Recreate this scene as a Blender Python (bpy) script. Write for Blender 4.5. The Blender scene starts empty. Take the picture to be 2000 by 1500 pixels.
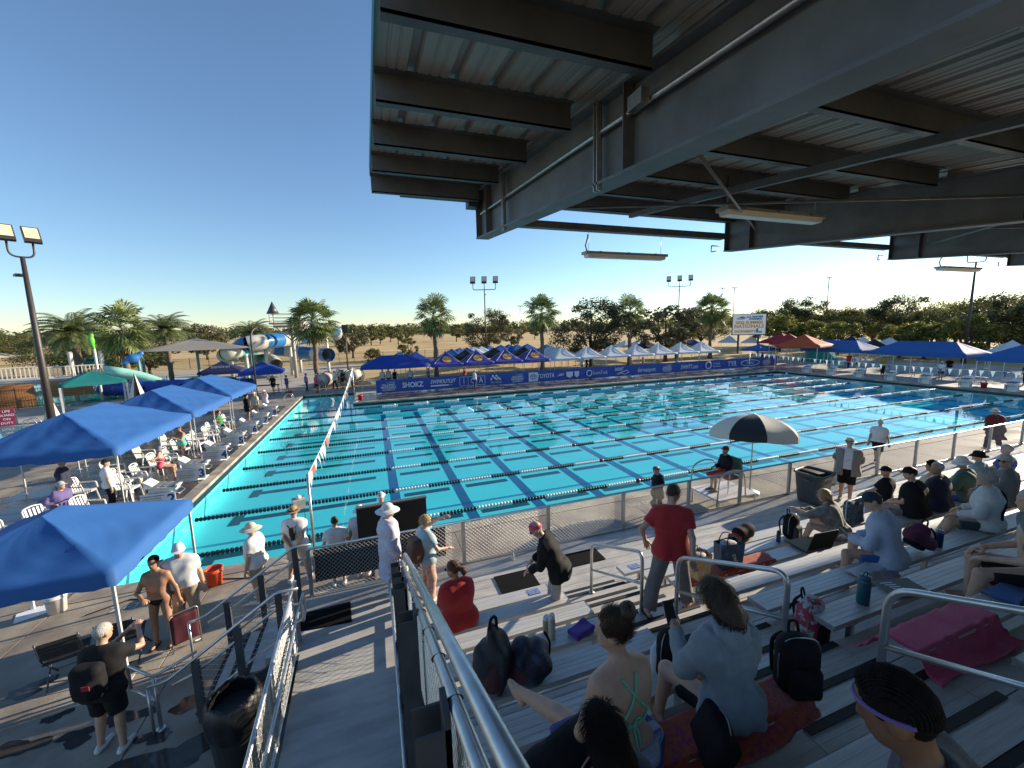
import bpy, math, random
import numpy as np
from mathutils import Vector, Matrix, Euler
random.seed(7); RNG = np.random.default_rng(7)
R = math.radians
SC = bpy.context.scene
COL = SC.collection

# ------------------------------------------------------------------ camera
CAM = np.array([6.0541, -10.7637, 5.4674]); YAW, PITCH, ROLL, FPX = 0.3319, 0.1357, -0.0239, 787.18
_f = np.array([math.sin(YAW)*math.cos(PITCH), math.cos(YAW)*math.cos(PITCH), -math.sin(PITCH)])
_r = np.array([math.cos(YAW), -math.sin(YAW), 0.0]); _u = np.cross(_r, _f)
CR = _r*math.cos(ROLL)+_u*math.sin(ROLL); CU = -_r*math.sin(ROLL)+_u*math.cos(ROLL); CF = _f
cam = bpy.data.objects.new('camera', bpy.data.cameras.new('camera')); COL.objects.link(cam)
cam.data.sensor_width = 36; cam.data.lens = 36*FPX/2000; cam.data.clip_start = .05; cam.data.clip_end = 6000
cam.matrix_world = Matrix(((CR[0], CU[0], -CF[0], CAM[0]), (CR[1], CU[1], -CF[1], CAM[1]), (CR[2], CU[2], -CF[2], CAM[2]), (0, 0, 0, 1)))
SC.camera = cam

# ------------------------------------------------------------------ sky, sun, exposure
SUN_AZ, SUN_EL = 9.0, 15.5      # azimuth measured from +X (pool length) towards +Y
w = bpy.data.worlds.new('World'); SC.world = w; w.use_nodes = True
nt = w.node_tree; bgn = nt.nodes['Background']
sky = nt.nodes.new('ShaderNodeTexSky'); sky.sky_type = 'NISHITA'; sky.sun_disc = False
sky.sun_elevation = R(SUN_EL); sky.sun_rotation = R(90-SUN_AZ); sky.altitude = 30
sky.air_density = 1.0; sky.dust_density = .06; sky.ozone_density = 3.4
nt.links.new(sky.outputs[0], bgn.inputs[0]); bgn.inputs[1].default_value = .1
sv = Vector((math.cos(R(SUN_AZ))*math.cos(R(SUN_EL)), math.sin(R(SUN_AZ))*math.cos(R(SUN_EL)), math.sin(R(SUN_EL))))
sun = bpy.data.objects.new('sun', bpy.data.lights.new('sun', 'SUN')); COL.objects.link(sun)
sun.data.energy = 4.6; sun.data.angle = R(.55); sun.data.color = (1, .86, .66)
sun.rotation_euler = (-sv).to_track_quat('-Z', 'Y').to_euler(); sun.location = (60, 10, 40)
SC.view_settings.view_transform = 'Standard'; SC.view_settings.look = 'None'
SC.view_settings.exposure = 1.06; SC.view_settings.gamma = 1; SC.view_settings.use_curve_mapping = False
SC.render.engine = 'CYCLES'; SC.cycles.use_denoising = True
SC.cycles.max_bounces = 7; SC.cycles.transparent_max_bounces = 10; SC.cycles.diffuse_bounces = 3
SC.cycles.caustics_reflective = False; SC.cycles.caustics_refractive = False

# ------------------------------------------------------------------ helpers
def G(px, py, z=0.0):
    "point of the level surface at height z seen at photo position px, py (ground survey of the place)"
    d = CF+CR*(px-1000)/FPX+CU*(750-py)/FPX
    t = (z-CAM[2])/d[2]
    return Vector(CAM+t*d)
def ray(px, py, dist):
    "point at a horizontal distance along the sight line"
    d = CF+CR*(px-1000)/FPX+CU*(750-py)/FPX
    return Vector(CAM+d*(dist/math.hypot(d[0], d[1])))

def top_h(px, py, dist):
    "height of something whose top is seen at px, py when it stands at that horizontal distance"
    return ray(px, py, dist).z
MATS = {}
def M(name, col, rough=.6, metal=0., var=.12, scale=6., bump=0., bscale=40., spec=.5, stretch=(1, 1, 1), col2=None, thr=None, rough2=None, emit=0, sheen=0, sub=0, trans=0, world=False):
    "procedural principled material: noise-driven colour variation, roughness and fine relief"
    if name in MATS: return MATS[name]
    m = bpy.data.materials.new(name); m.use_nodes = True; n = m.node_tree.nodes; l = m.node_tree.links
    b = n['Principled BSDF']; b.inputs['Roughness'].default_value = rough; b.inputs['Metallic'].default_value = metal
    b.inputs['Specular IOR Level'].default_value = spec
    tc = n.new('ShaderNodeTexCoord'); mp = n.new('ShaderNodeMapping'); mp.inputs['Scale'].default_value = stretch
    if world: l.new(n.new('ShaderNodeNewGeometry').outputs['Position'], mp.inputs[0])
    else: l.new(tc.outputs['Object'], mp.inputs[0])
    nz = n.new('ShaderNodeTexNoise'); nz.inputs['Scale'].default_value = scale; nz.inputs['Detail'].default_value = 5; nz.inputs['Roughness'].default_value = .6
    l.new(mp.outputs[0], nz.inputs['Vector'])
    rp = n.new('ShaderNodeValToRGB')
    c2 = col2 or tuple(min(1, c*(1+var)) for c in col); c1 = col if col2 else tuple(c*(1-var) for c in col)
    lo, hi = thr or (.3, .7)
    rp.color_ramp.elements[0].position = lo; rp.color_ramp.elements[0].color = (*c1, 1)
    rp.color_ramp.elements[1].position = hi; rp.color_ramp.elements[1].color = (*c2, 1)
    l.new(nz.outputs[0], rp.inputs[0]); l.new(rp.outputs[0], b.inputs['Base Color'])
    if rough2 is not None:
        mr = n.new('ShaderNodeMapRange'); mr.inputs[1].default_value = lo; mr.inputs[2].default_value = hi
        mr.inputs[3].default_value = rough; mr.inputs[4].default_value = rough2
        l.new(nz.outputs[0], mr.inputs[0]); l.new(mr.outputs[0], b.inputs['Roughness'])
    if bump:
        nb = n.new('ShaderNodeTexNoise'); nb.inputs['Scale'].default_value = bscale; nb.inputs['Detail'].default_value = 4
        l.new(mp.outputs[0], nb.inputs['Vector'])
        bp = n.new('ShaderNodeBump'); bp.inputs['Strength'].default_value = bump; bp.inputs['Distance'].default_value = .01
        l.new(nb.outputs[0], bp.inputs['Height']); l.new(bp.outputs[0], b.inputs['Normal'])
    if emit: b.inputs['Emission Color'].default_value = (*col, 1); b.inputs['Emission Strength'].default_value = emit
    if sheen: b.inputs['Sheen Weight'].default_value = sheen
    if sub: b.inputs['Subsurface Weight'].default_value = sub; b.inputs['Subsurface Radius'].default_value = (.02, .008, .004)
    if trans:                                   # thin cloth or leaf that lets light through
        tr = n.new('ShaderNodeBsdfTranslucent'); mx = n.new('ShaderNodeMixShader'); mx.inputs[0].default_value = trans
        l.new(rp.outputs[0], tr.inputs[0]); l.new(b.outputs[0], mx.inputs[1]); l.new(tr.outputs[0], mx.inputs[2])
        l.new(mx.outputs[0], n['Material Output'].inputs[0])
    MATS[name] = m; return m

class MB:
    "collects faces of one mesh"
    def __init__(s): s.v = []; s.f = []; s.m = []; s.cur = 0; s.sm = []; s.smooth = False
    def add(s, vs, fs):
        o = len(s.v); s.v += [tuple(map(float, v)) for v in vs]; s.f += [tuple(i+o for i in f) for f in fs]
        s.m += [s.cur]*len(fs); s.sm += [s.smooth]*len(fs); return s
    def box(s, c, d, rot=None):
        x, y, z = (k/2 for k in d)
        vs = [Vector((sx*x, sy*y, sz*z)) for sx in (-1, 1) for sy in (-1, 1) for sz in (-1, 1)]
        if rot is not None:
            q = rot if isinstance(rot, Matrix) else Euler(rot).to_matrix(); vs = [q @ v for v in vs]
        c = Vector(c)
        return s.add([v+c for v in vs], [(0, 1, 3, 2), (4, 6, 7, 5), (0, 4, 5, 1), (2, 3, 7, 6), (0, 2, 6, 4), (1, 5, 7, 3)])
    def box2(s, a, b):
        return s.box([(p+q)/2 for p, q in zip(a, b)], [abs(q-p) for p, q in zip(a, b)])
    def beam(s, a, b, w, h, up=(0, 0, 1)):
        a = Vector(a); b = Vector(b); d = (b-a); L = d.length; d.normalize(); up = Vector(up)
        x = d.cross(up)
        if x.length < 1e-4: x = d.cross(Vector((0, 1, 0)))
        x.normalize(); y = x.cross(d)
        m = Matrix((x, d, y)).transposed()
        return s.box((a+b)/2, (w, L, h), m)
    def tube(s, pts, r, n=8, cap=True, closed=False):
        pts = [Vector(p) for p in pts]; k = len(pts)
        rs = r if isinstance(r, (list, tuple)) else [r]*k
        vs = []; pu = None
        for i, p in enumerate(pts):
            if closed: t = pts[(i+1) % k]-pts[i-1]
            else: t = pts[min(i+1, k-1)]-pts[max(i-1, 0)]
            t.normalize()
            if pu is None:
                a = Vector((0, 0, 1)) if abs(t.z) < .9 else Vector((1, 0, 0)); u = t.cross(a).normalized()
            else:
                u = pu-t*pu.dot(t); u = u.normalized() if u.length > 1e-6 else pu
            pu = u; v = t.cross(u)
            for j in range(n):
                a = 2*math.pi*j/n; vs.append(p+(u*math.cos(a)+v*math.sin(a))*rs[i])
        fs = []
        for i in range(k if closed else k-1):
            for j in range(n):
                a = i*n+j; b = i*n+(j+1) % n; c = ((i+1) % k)*n+(j+1) % n; d = ((i+1) % k)*n+j
                fs.append((a, b, c, d))
        if cap and not closed: fs += [tuple(range(n-1, -1, -1)), tuple((k-1)*n+j for j in range(n))]
        sm = s.smooth; s.smooth = True; s.add(vs, fs); s.smooth = sm; return s
    def lathe(s, prof, c=(0, 0, 0), n=16, cap=True, sq=0):
        "prof: list of (radius, z); sq>0 makes it squarish"
        vs = []; c = Vector(c)
        for r, z in prof:
            for j in range(n):
                a = 2*math.pi*(j+.5)/n; k = 1
                if sq: k = 1/(abs(math.cos(a))**sq+abs(math.sin(a))**sq)**(1/sq)
                vs.append(c+Vector((r*math.cos(a)*k, r*math.sin(a)*k, z)))
        fs = [(i*n+j, i*n+(j+1) % n, (i+1)*n+(j+1) % n, (i+1)*n+j) for i in range(len(prof)-1) for j in range(n)]
        if cap: fs += [tuple(range(n-1, -1, -1)), tuple((len(prof)-1)*n+j for j in range(n))]
        sm = s.smooth; s.smooth = True; s.add(vs, fs); s.smooth = sm; return s
    def prism(s, poly, a, b, axis=2):
        "polygon extruded along an axis from a to b"
        def pt(p, t): q = list(p); q.insert(axis, t); return q
        n = len(poly); vs = [pt(p, a) for p in poly]+[pt(p, b) for p in poly]
        fs = [tuple(range(n-1, -1, -1)), tuple(range(n, 2*n))]+[(i, (i+1) % n, n+(i+1) % n, n+i) for i in range(n)]
        return s.add(vs, fs)
    def quad(s, a, b, c, d): return s.add([a, b, c, d], [(0, 1, 2, 3)])
    def mesh(s, name, mats):
        me = bpy.data.meshes.new(name); me.from_pydata(s.v, [], s.f)
        mats = mats if isinstance(mats, (list, tuple)) else [mats]
        for m in mats: me.materials.append(m)
        me.polygons.foreach_set('material_index', s.m); me.polygons.foreach_set('use_smooth', s.sm)
        me.update(); return me
    def build(s, name, mats, parent=None, loc=None, rz=None):
        return obj(name, s.mesh(name, mats), parent, loc, rz)
def obj(name, me, parent=None, loc=None, rz=None):
    o = bpy.data.objects.new(name, me); COL.objects.link(o)
    if parent is not None: o.parent = parent
    if loc is not None: o.location = loc
    if rz is not None: o.rotation_euler = (0, 0, rz)
    return o
def tag(o, label=None, cat=None, group=None, kind=None):
    if label: o['label'] = label
    if cat: o['category'] = cat
    if group: o['group'] = group
    if kind: o['kind'] = kind
    return o
def thing(name, label, cat, loc=(0, 0, 0), rz=0, group=None):
    o = bpy.data.objects.new(name, None); COL.objects.link(o); o.empty_display_size = .1
    o.location = loc; o.rotation_euler = (0, 0, rz); return tag(o, label, cat, group)
def copy_tree(o, parent=None):
    c = o.copy(); COL.objects.link(c); c.parent = parent
    for ch in KIDS.get(o.name) or [k for k in o.children]: copy_tree(ch, c)
    return c
KIDS = {}
def dup(src, loc, rz=0, label=None, scale=None, group=None):
    c = copy_tree(src); c.location = loc; c.rotation_euler = (0, 0, rz)
    if label: c['label'] = label
    if scale is not None: c.scale = (scale,)*3 if isinstance(scale, (int, float)) else scale
    if group: c['group'] = group
    return c
def arr_mesh(name, v, f, mats, smooth=True, mi=None):
    "mesh from numpy arrays, f (n,3) or (n,4)"
    me = bpy.data.meshes.new(name); k = f.shape[1]
    me.vertices.add(len(v)); me.vertices.foreach_set('co', np.asarray(v, np.float32).ravel())
    me.loops.add(len(f)*k); me.loops.foreach_set('vertex_index', np.asarray(f, np.int32).ravel())
    me.polygons.add(len(f)); me.polygons.foreach_set('loop_start', np.arange(len(f), dtype=np.int32)*k)
    me.polygons.foreach_set('use_smooth', np.full(len(f), smooth))
    if mi is not None: me.polygons.foreach_set('material_index', np.asarray(mi, np.int32))
    for m in (mats if isinstance(mats, (list, tuple)) else [mats]): me.materials.append(m)
    me.update(calc_edges=True); return me
def text_mesh(body, size=1, extrude=.004, align='CENTER', shear=0, bold=0, space=1):
    cu = bpy.data.curves.new('lettering', 'FONT'); cu.body = body; cu.size = size; cu.extrude = extrude
    cu.align_x = align; cu.align_y = 'CENTER'; cu.shear = shear; cu.offset = bold; cu.resolution_u = 2; cu.space_character = space
    o = bpy.data.objects.new('lettering', cu); COL.objects.link(o)
    dg = bpy.context.evaluated_depsgraph_get(); me = bpy.data.meshes.new_from_object(o.evaluated_get(dg))
    bpy.data.objects.remove(o); me.name = 'lettering'; return me
def letter(body, mat, parent, loc, rot, size, sx=1, name='lettering', **k):
    me = text_mesh(body, size, **k); me.materials.clear(); me.materials.append(mat)
    o = obj(name, me, parent); o.location = loc; o.rotation_euler = rot; o.scale = (sx, 1, 1); return o
def arc(c, r, a0, a1, n, ax, ay):
    c = Vector(c); ax = Vector(ax); ay = Vector(ay)
    return [c+ax*(r*math.cos(a0+(a1-a0)*i/n))+ay*(r*math.sin(a0+(a1-a0)*i/n)) for i in range(n+1)]
def bend(pts, r, n=5):
    "polyline with rounded corners"
    pts = [Vector(p) for p in pts]; out = [pts[0]]
    for i in range(1, len(pts)-1):
        p = pts[i]; a = (pts[i-1]-p); b = (pts[i+1]-p); rr = min(r, a.length*.45, b.length*.45)
        a = p+a.normalized()*rr; b = p+b.normalized()*rr
        out += [a*(1-t)**2+p*2*t*(1-t)+b*t*t for t in [k/n for k in range(n+1)]]
    return out+[pts[-1]]

# ------------------------------------------------------------------ shared materials
ALU = M('brushed_aluminium', (.56, .555, .54), .42, .2, var=.2, scale=3, stretch=(.6, 14, 14), bump=.12, bscale=30, world=True)
ALU_D = M('worn_aluminium', (.52, .50, .47), .5, .1, var=.22, scale=2.5, stretch=(.8, 3, 3), bump=.15, bscale=60, world=True)
GALV = M('galvanised_steel', (.42, .43, .44), .38, .85, var=.15, scale=18)
PIPE = M('galvanised_pipe', (.5, .51, .52), .34, .8, var=.1, scale=10)
DARKSTEEL = M('painted_steel', (.075, .08, .088), .5, .3, var=.2, scale=4, bump=.1)
ROOFSTEEL = M('roof_steel', (.135, .15, .17), .55, .35, var=.25, scale=2.2, bump=.1, bscale=20)
ROOFSHEET = M('roof_sheet_metal', (.36, .36, .35), .6, .15, var=.18, scale=1.5, stretch=(2, .3, 1), bump=.06)
BLACK = M('black_rubber', (.012, .012, .013), .7, var=.3, scale=30, bump=.2)
BLACKF = M('black_fabric', (.010, .010, .012), .85, var=.3, scale=20, bump=.3, bscale=60, spec=.25)
WHITEP = M('white_plastic', (.72, .71, .68), .35, var=.08, scale=9)
WHITEM = M('white_paint', (.78, .78, .76), .4, var=.05)
CONC = M('deck_concrete', (.19, .155, .12), .5, var=.2, scale=.9, bump=.35, bscale=25, col2=(.38, .33, .265), thr=(.36, .66), rough2=.85, world=True)
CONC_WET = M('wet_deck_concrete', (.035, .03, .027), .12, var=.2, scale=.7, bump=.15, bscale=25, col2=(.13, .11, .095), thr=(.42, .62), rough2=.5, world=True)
CONC_P = M('pale_concrete', (.40, .36, .31), .85, var=.14, scale=.8, bump=.3, bscale=30, world=True)
# ================================================================== ground, deck, pool
WZ = -.2; FZ = -.92                     # water level, (apparent) floor level
PL, PW, NX, NY = 50.0, 22.86, 4.4, 29.2  # pool length, width, rear bay
def struct(name, mb, mats): return tag(mb.build(name, mats), kind='structure')
DRY = M('dry_grass', (.42, .27, .10), .95, var=.2, scale=.05, bump=.5, bscale=3, col2=(.60, .42, .18), thr=(.35, .65), world=True)
b = MB()
g0 = -.06
# one ground sheet out to the horizon with the pools let into it
xs = [-3000, -60, -34.5, -14.5, -.02, 50.02, 75, 3000]; ys = [-3000, -16, -.02, 14, PW+.02, 31, 3000]
for i in range(len(xs)-1):
    for j in range(len(ys)-1):
        if 3 <= i < 5 and False: continue
        inpool = (i == 4 and ys[j] >= -.03 and ys[j+1] <= PW+.03) or (i == 3 and False)
        if inpool: continue
        if i == 4 and ys[j] > PW and ys[j+1] <= 31.01:
            b.quad((NX+.02, ys[j], g0), (xs[i+1], ys[j], g0), (xs[i+1], ys[j+1], g0), (NX+.02, ys[j+1], g0))
            b.quad((xs[i], NY+.02, g0), (NX+.02, NY+.02, g0), (NX+.02, ys[j+1], g0), (xs[i], ys[j+1], g0)); continue
        b.quad((xs[i], ys[j], g0), (xs[i+1], ys[j], g0), (xs[i+1], ys[j+1], g0), (xs[i], ys[j+1], g0))
struct('ground', b, DRY)

deck = tag(bpy.data.objects.new('pool_deck', None), kind='structure'); COL.objects.link(deck)
slabs = {}
def slab(x0, y0, x1, y1, mat, top=0., name='slab'):
    w, d = round(x1-x0, 3), round(y1-y0, 3); k = (w, d, mat.name)
    if k not in slabs:
        e = .006; h = .1; m = MB(); a, c = w/2-.006, d/2-.006
        m.add([(-a, -c, -h), (a, -c, -h), (a, c, -h), (-a, c, -h), (-a, -c, -e), (a, -c, -e), (a, c, -e), (-a, c, -e),
               (-a+e, -c+e, 0), (a-e, -c+e, 0), (a-e, c-e, 0), (-a+e, c-e, 0)],
              [(0, 1, 5, 4), (1, 2, 6, 5), (2, 3, 7, 6), (3, 0, 4, 7), (4, 5, 9, 8), (5, 6, 10, 9), (6, 7, 11, 10), (7, 4, 8, 11), (8, 9, 10, 11)])
        slabs[k] = m.mesh(name, mat)
    return obj(name, slabs[k], deck, ((x0+x1)/2, (y0+y1)/2, top))
for i in range(4):                                                   # side deck behind the starting blocks
    for j in range(17):
        x0 = -12.4+3*i; y0 = -15+3*j
        if y0 > 31: continue
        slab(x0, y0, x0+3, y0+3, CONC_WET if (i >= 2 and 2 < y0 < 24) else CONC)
for i in range(21):                                                  # deck between pool and grandstand
    slab(-.4+2.75*i, -3.1, -.4+2.75*(i+1), -.4, CONC)
for i in range(6):
    for j in range(4):
        if i < 2: slab(-.4+3*i, -15.1+3*j, 2.6+3*i, -12.1+3*j, CONC_P if False else CONC)
slab(5.6, -15.1, 57.35, -3.1, CONC, name='stand_base')
for i in range(16):
    slab(NX+.4+3.2*i, PW+.4, NX+.4+3.2*(i+1), PW+5, CONC_WET)
slab(NX+.4, PW+5, 73, 33.2, CONC_P); slab(-.4, NY+.4, NX+.4, 33.2, CONC)
slab(NX+.4+51.2, -3.1, 73, PW+5, CONC_P); slab(50.4, -.4, NX+51.6, PW+.4, CONC)
b = MB()                                                             # coping round the water, overflow slot below it with its shadow painted dark
cp = .1
def cop(x0, y0, x1, y1): b.box2((x0, y0, -cp), (x1, y1, .012))
cop(-.4, -.4, 0, NY+.4); cop(0, -.4, 50.4, 0); cop(50, 0, 50.4, PW+.4); cop(NX+.4, PW, 50, PW+.4); cop(NX, PW, NX+.4, NY+.4); cop(0, NY, NX, NY+.4)
b.build('coping', M('coping_stone', (.42, .36, .28), .7, var=.2, scale=1.2, bump=.3, col2=(.24, .2, .16), thr=(.4, .6), world=True), deck)
TILE = M('pool_plaster', (.80, .88, .88), .5, var=.04, scale=.5, world=True)
BAND = M('gutter_shadow_band', (.012, .016, .02), .3, var=.3, scale=8)  # near-black band: gutter with the shadow under the deck edge painted in
b = MB()
def wall(p, q):
    b.cur = 0; b.quad((*p, WZ-.1), (*q, WZ-.1), (*q, -cp), (*p, -cp)); b.cur = 1; b.quad((*p, FZ), (*q, FZ), (*q, WZ-.1), (*p, WZ-.1))
for p, q in (((0, 0), (50, 0)), ((50, 0), (50, PW)), ((50, PW), (NX, PW)), ((NX, PW), (NX, NY)), ((NX, NY), (0, NY)), ((0, NY), (0, 0))): wall(p, q)
struct('pool_wall', b, [BAND, TILE])
b = MB(); b.quad((0, 0, FZ), (50, 0, FZ), (50, PW, FZ), (0, PW, FZ)); b.quad((0, PW, FZ), (NX, PW, FZ), (NX, NY, FZ), (0, NY, FZ))
pfloor = struct('pool_floor', b, TILE)
LANE = M('black_lane_tile', (.012, .045, .06), .4, var=.2, scale=3, world=True); CROSS = M('blue_lane_tile', (.02, .11, .27), .4, var=.15, scale=3, world=True)
GAP = 1.21; ROPE_Y = [GAP+2.5*k for k in range(9)]; LANE_Y = [GAP+1.25+2.5*k for k in range(8)]
mk = {}
def paint(name, cx, cy, w, d, mat, z=.004):
    k = (round(w, 3), round(d, 3), mat.name)
    if k not in mk: m = MB(); m.box((0, 0, 0), (w, d, .006)); mk[k] = m.mesh(name, mat)
    return obj(name, mk[k], pfloor, (cx, cy, FZ+z))
CX = [6.55+2.47*k for k in range(18)]
for x in CX: paint('cross_line', x, PW/2+.2, .36, PW-2.6, CROSS)
for y in LANE_Y:
    paint('lane_line', 3.55, y, 4.6, .32, LANE); paint('lane_end_bar', 1.22, y, .34, .8, LANE, .009)
    for x in CX[:-1]: paint('lane_dash', x+1.235, y, 1.78, .32, LANE)
    paint('lane_end_bar', 48.8, y, .34, .8, LANE, .009)
# ---- water: clear tinted sheet with mirror reflection by viewing angle and small ripples
wm = bpy.data.materials.new('pool_water'); wm.use_nodes = True; n = wm.node_tree.nodes; l = wm.node_tree.links; n.remove(n['Principled BSDF'])
tr = n.new('ShaderNodeBsdfTransparent'); tr.inputs[0].default_value = (.27, .88, .92, 1)
gl = n.new('ShaderNodeBsdfGlossy'); gl.inputs['Roughness'].default_value = .012; gl.inputs[0].default_value = (1, 1, 1, 1)
mx = n.new('ShaderNodeMixShader')
ge = n.new('ShaderNodeNewGeometry')
n1 = n.new('ShaderNodeTexNoise'); n1.inputs['Scale'].default_value = 1.1; n1.inputs['Detail'].default_value = 2
n2 = n.new('ShaderNodeTexNoise'); n2.inputs['Scale'].default_value = 6; n2.inputs['Detail'].default_value = 2
for q in (n1, n2): l.new(ge.outputs['Position'], q.inputs['Vector'])
ad = n.new('ShaderNodeMath'); ad.operation = 'MULTIPLY_ADD'; ad.inputs[1].default_value = .14; l.new(n2.outputs[0], ad.inputs[0]); l.new(n1.outputs[0], ad.inputs[2])
bp = n.new('ShaderNodeBump'); bp.inputs['Strength'].default_value = .3; bp.inputs['Distance'].default_value = .009; l.new(ad.outputs[0], bp.inputs['Height'])
l.new(bp.outputs[0], gl.inputs['Normal'])
dt = n.new('ShaderNodeVectorMath'); dt.operation = 'DOT_PRODUCT'; l.new(bp.outputs[0], dt.inputs[0]); l.new(ge.outputs['Incoming'], dt.inputs[1])
def mth(op, a, v, sw=False):
    q = n.new('ShaderNodeMath'); q.operation = op; l.new(a, q.inputs[1 if sw else 0])
    if v is not None: q.inputs[0 if sw else 1].default_value = v
    return q.outputs[0]
fz = mth('MULTIPLY_ADD', mth('POWER', mth('SUBTRACT', mth('ABSOLUTE', dt.outputs['Value'], None), 1.0, True), 5.0), .98); fz.node.inputs[2].default_value = .02
l.new(fz, mx.inputs[0]); l.new(tr.outputs[0], mx.inputs[1]); l.new(gl.outputs[0], mx.inputs[2]); l.new(mx.outputs[0], n['Material Output'].inputs[0])
b = MB(); b.quad((0, 0, WZ), (50, 0, WZ), (50, PW, WZ), (0, PW, WZ)); b.quad((0, PW, WZ), (NX, PW, WZ), (NX, NY, WZ), (0, NY, WZ))
struct('water', b, wm)
# deck lettering
DECKPAINT = M('worn_white_paint', (.55, .52, .46), .8, var=.4, scale=12)
for body, x, y, s, rz in (('7 FT 0 IN', 1.25, -1.0, .3, 0), ('NO RUNNING', 11.1, -1.25, .32, R(0)), ('12 FT 1', 7.2, -1.1, .3, 0), ('NO DIVING', 13.9, -.8, .28, 0), ('5 FT', 20, PW+.75, .3, 0), ('9 FT', 13, PW+.75, .3, 0)):
    letter(body, DECKPAINT, deck, (x, y, .006), (0, 0, rz), s, extrude=.002, name='deck_marking')

# ================================================================== lane ropes
FW = M('white_float', (.8, .8, .78), .35, var=.05); FB = M('black_float', (.008, .010, .02), .4, var=.2); FR = M('red_float', (.45, .03, .02), .4)
def float_section(mat, n=11):
    m = MB()
    for i in range(n):
        x = .055+.108*i
        ring = []
        prof = [(.03, -.045), (.062, -.035), (.07, 0), (.062, .035), (.03, .045)]
        vs = []; fs = []
        for r, dx in prof:
            for j in range(9):
                a = 2*math.pi*j/9; vs.append((x+dx, r*math.cos(a), r*math.sin(a)))
        for k in range(4):
            for j in range(9): fs.append((k*9+j, k*9+(j+1) % 9, (k+1)*9+(j+1) % 9, (k+1)*9+j))
        m.smooth = True; m.add(vs, fs)
    return m.mesh('float_section', mat)
SECW, SECB, SECR = float_section(FW), float_section(FB), float_section(FR, 1)
ordn = ['first', 'second', 'third', 'fourth', 'fifth', 'sixth', 'seventh', 'eighth', 'ninth']
wire = MB(); wire.tube([(0.02, 0, 0), (49.98, 0, 0)], .008, 5); wire = wire.mesh('cable', GALV)
ballm = MB(); ballm.lathe([(.01, -.1), (.07, -.07), (.1, 0), (.07, .07), (.01, .1)], n=10); ballm = ballm.mesh('float_ball', FW)
for k, y in enumerate(ROPE_Y):
    t = thing('lane_rope', ('lane rope of black and white floats, %s one out from the bleacher fence' % ordn[k]), 'lane rope', (0, y, WZ), 0, 'lane ropes across the pool')
    obj('cable', wire, t)
    x = .5; i = 0
    while x < 49:
        s = SECB if x < 4.3 or (i % 2) else SECW
        if x+1.2 > 49.3: break
        obj('float_section', s, t, (x, 0, .012)); x += 1.2; i += x >= 4.3
    obj('red_float', SECR, t, (14.95, 0, .016)).scale = (1.3, 1.15, 1.15)
    if k == 8:
        for j in range(18): obj('float_ball', ballm, t, (CX[j]+.9, .12, .05))
# ================================================================== backstroke flags
FLW = M('white_pennant', (.75, .75, .74), .7, trans=.3); FLR = M('red_pennant', (.55, .12, .09), .7, trans=.3); FLB = M('pale_blue_pennant', (.35, .52, .6), .7, trans=.3); FLK = M('navy_pennant', (.03, .06, .12), .7, trans=.2)
def pennant(mat, w=.24, h=.42):
    m = MB(); nx = 4; vs = []; fs = []
    for i in range(nx+1):
        t = i/nx; a = w*(1-t)/2
        vs += [(.02*math.sin(3*t), -a, -h*t), (.02*math.sin(3*t+1), a, -h*t)]
    for i in range(nx): fs.append((2*i, 2*i+1, 2*i+3, 2*i+2))
    m.smooth = True; m.add(vs, fs); return m.mesh('pennant', mat)
def flag_line(label, a, b, n, mats, sag, poles, grp='backstroke flag lines'):
    a = Vector(a); b = Vector(b); t = thing('flag_line', label, 'flag line', (a.x, a.y, 0), 0, grp)
    P = lambda u: a.lerp(b, u)-Vector((0, 0, sag*4*u*(1-u)))
    m = MB(); m.tube([P(i/30)-Vector((a.x, a.y, 0)) for i in range(31)], .012, 5); m.build('rope', WHITEP, t)
    for q, bz in zip((a, b), poles):
        m = MB(); m.tube([(q.x-a.x, q.y-a.y, bz), (q.x-a.x, q.y-a.y, q.z+.03)], .032, 8); m.lathe([(.2, bz), (.2, bz+.03), (.05, bz+.06)], (q.x-a.x, q.y-a.y, 0), 12); m.build('pole', GALV, t)
    pm = [pennant(x) for x in mats]
    for i in range(n):
        u = (i+.5)/n; o = obj('pennant', pm[(i*7+i//3) % len(pm)], t, P(u)-Vector((a.x, a.y, 0))); o.rotation_euler = (0, random.uniform(-.25, .25), random.uniform(-.5, .5))
flag_line('white and red pennants strung over the pool near the numbered starting blocks', (4.42, -.5, 2.15), (4.5, 23.5, 2.75), 46, [FLW, FLW, FLW, FLR], .35, (.012, .0))
flag_line('pale pennant line strung across the far end of the pool', (45.3, -.5, 2.0), (46.4, 23.5, 2.2), 44, [FLB, FLW, FLB, FLK], .25, (.012, 0))

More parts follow.
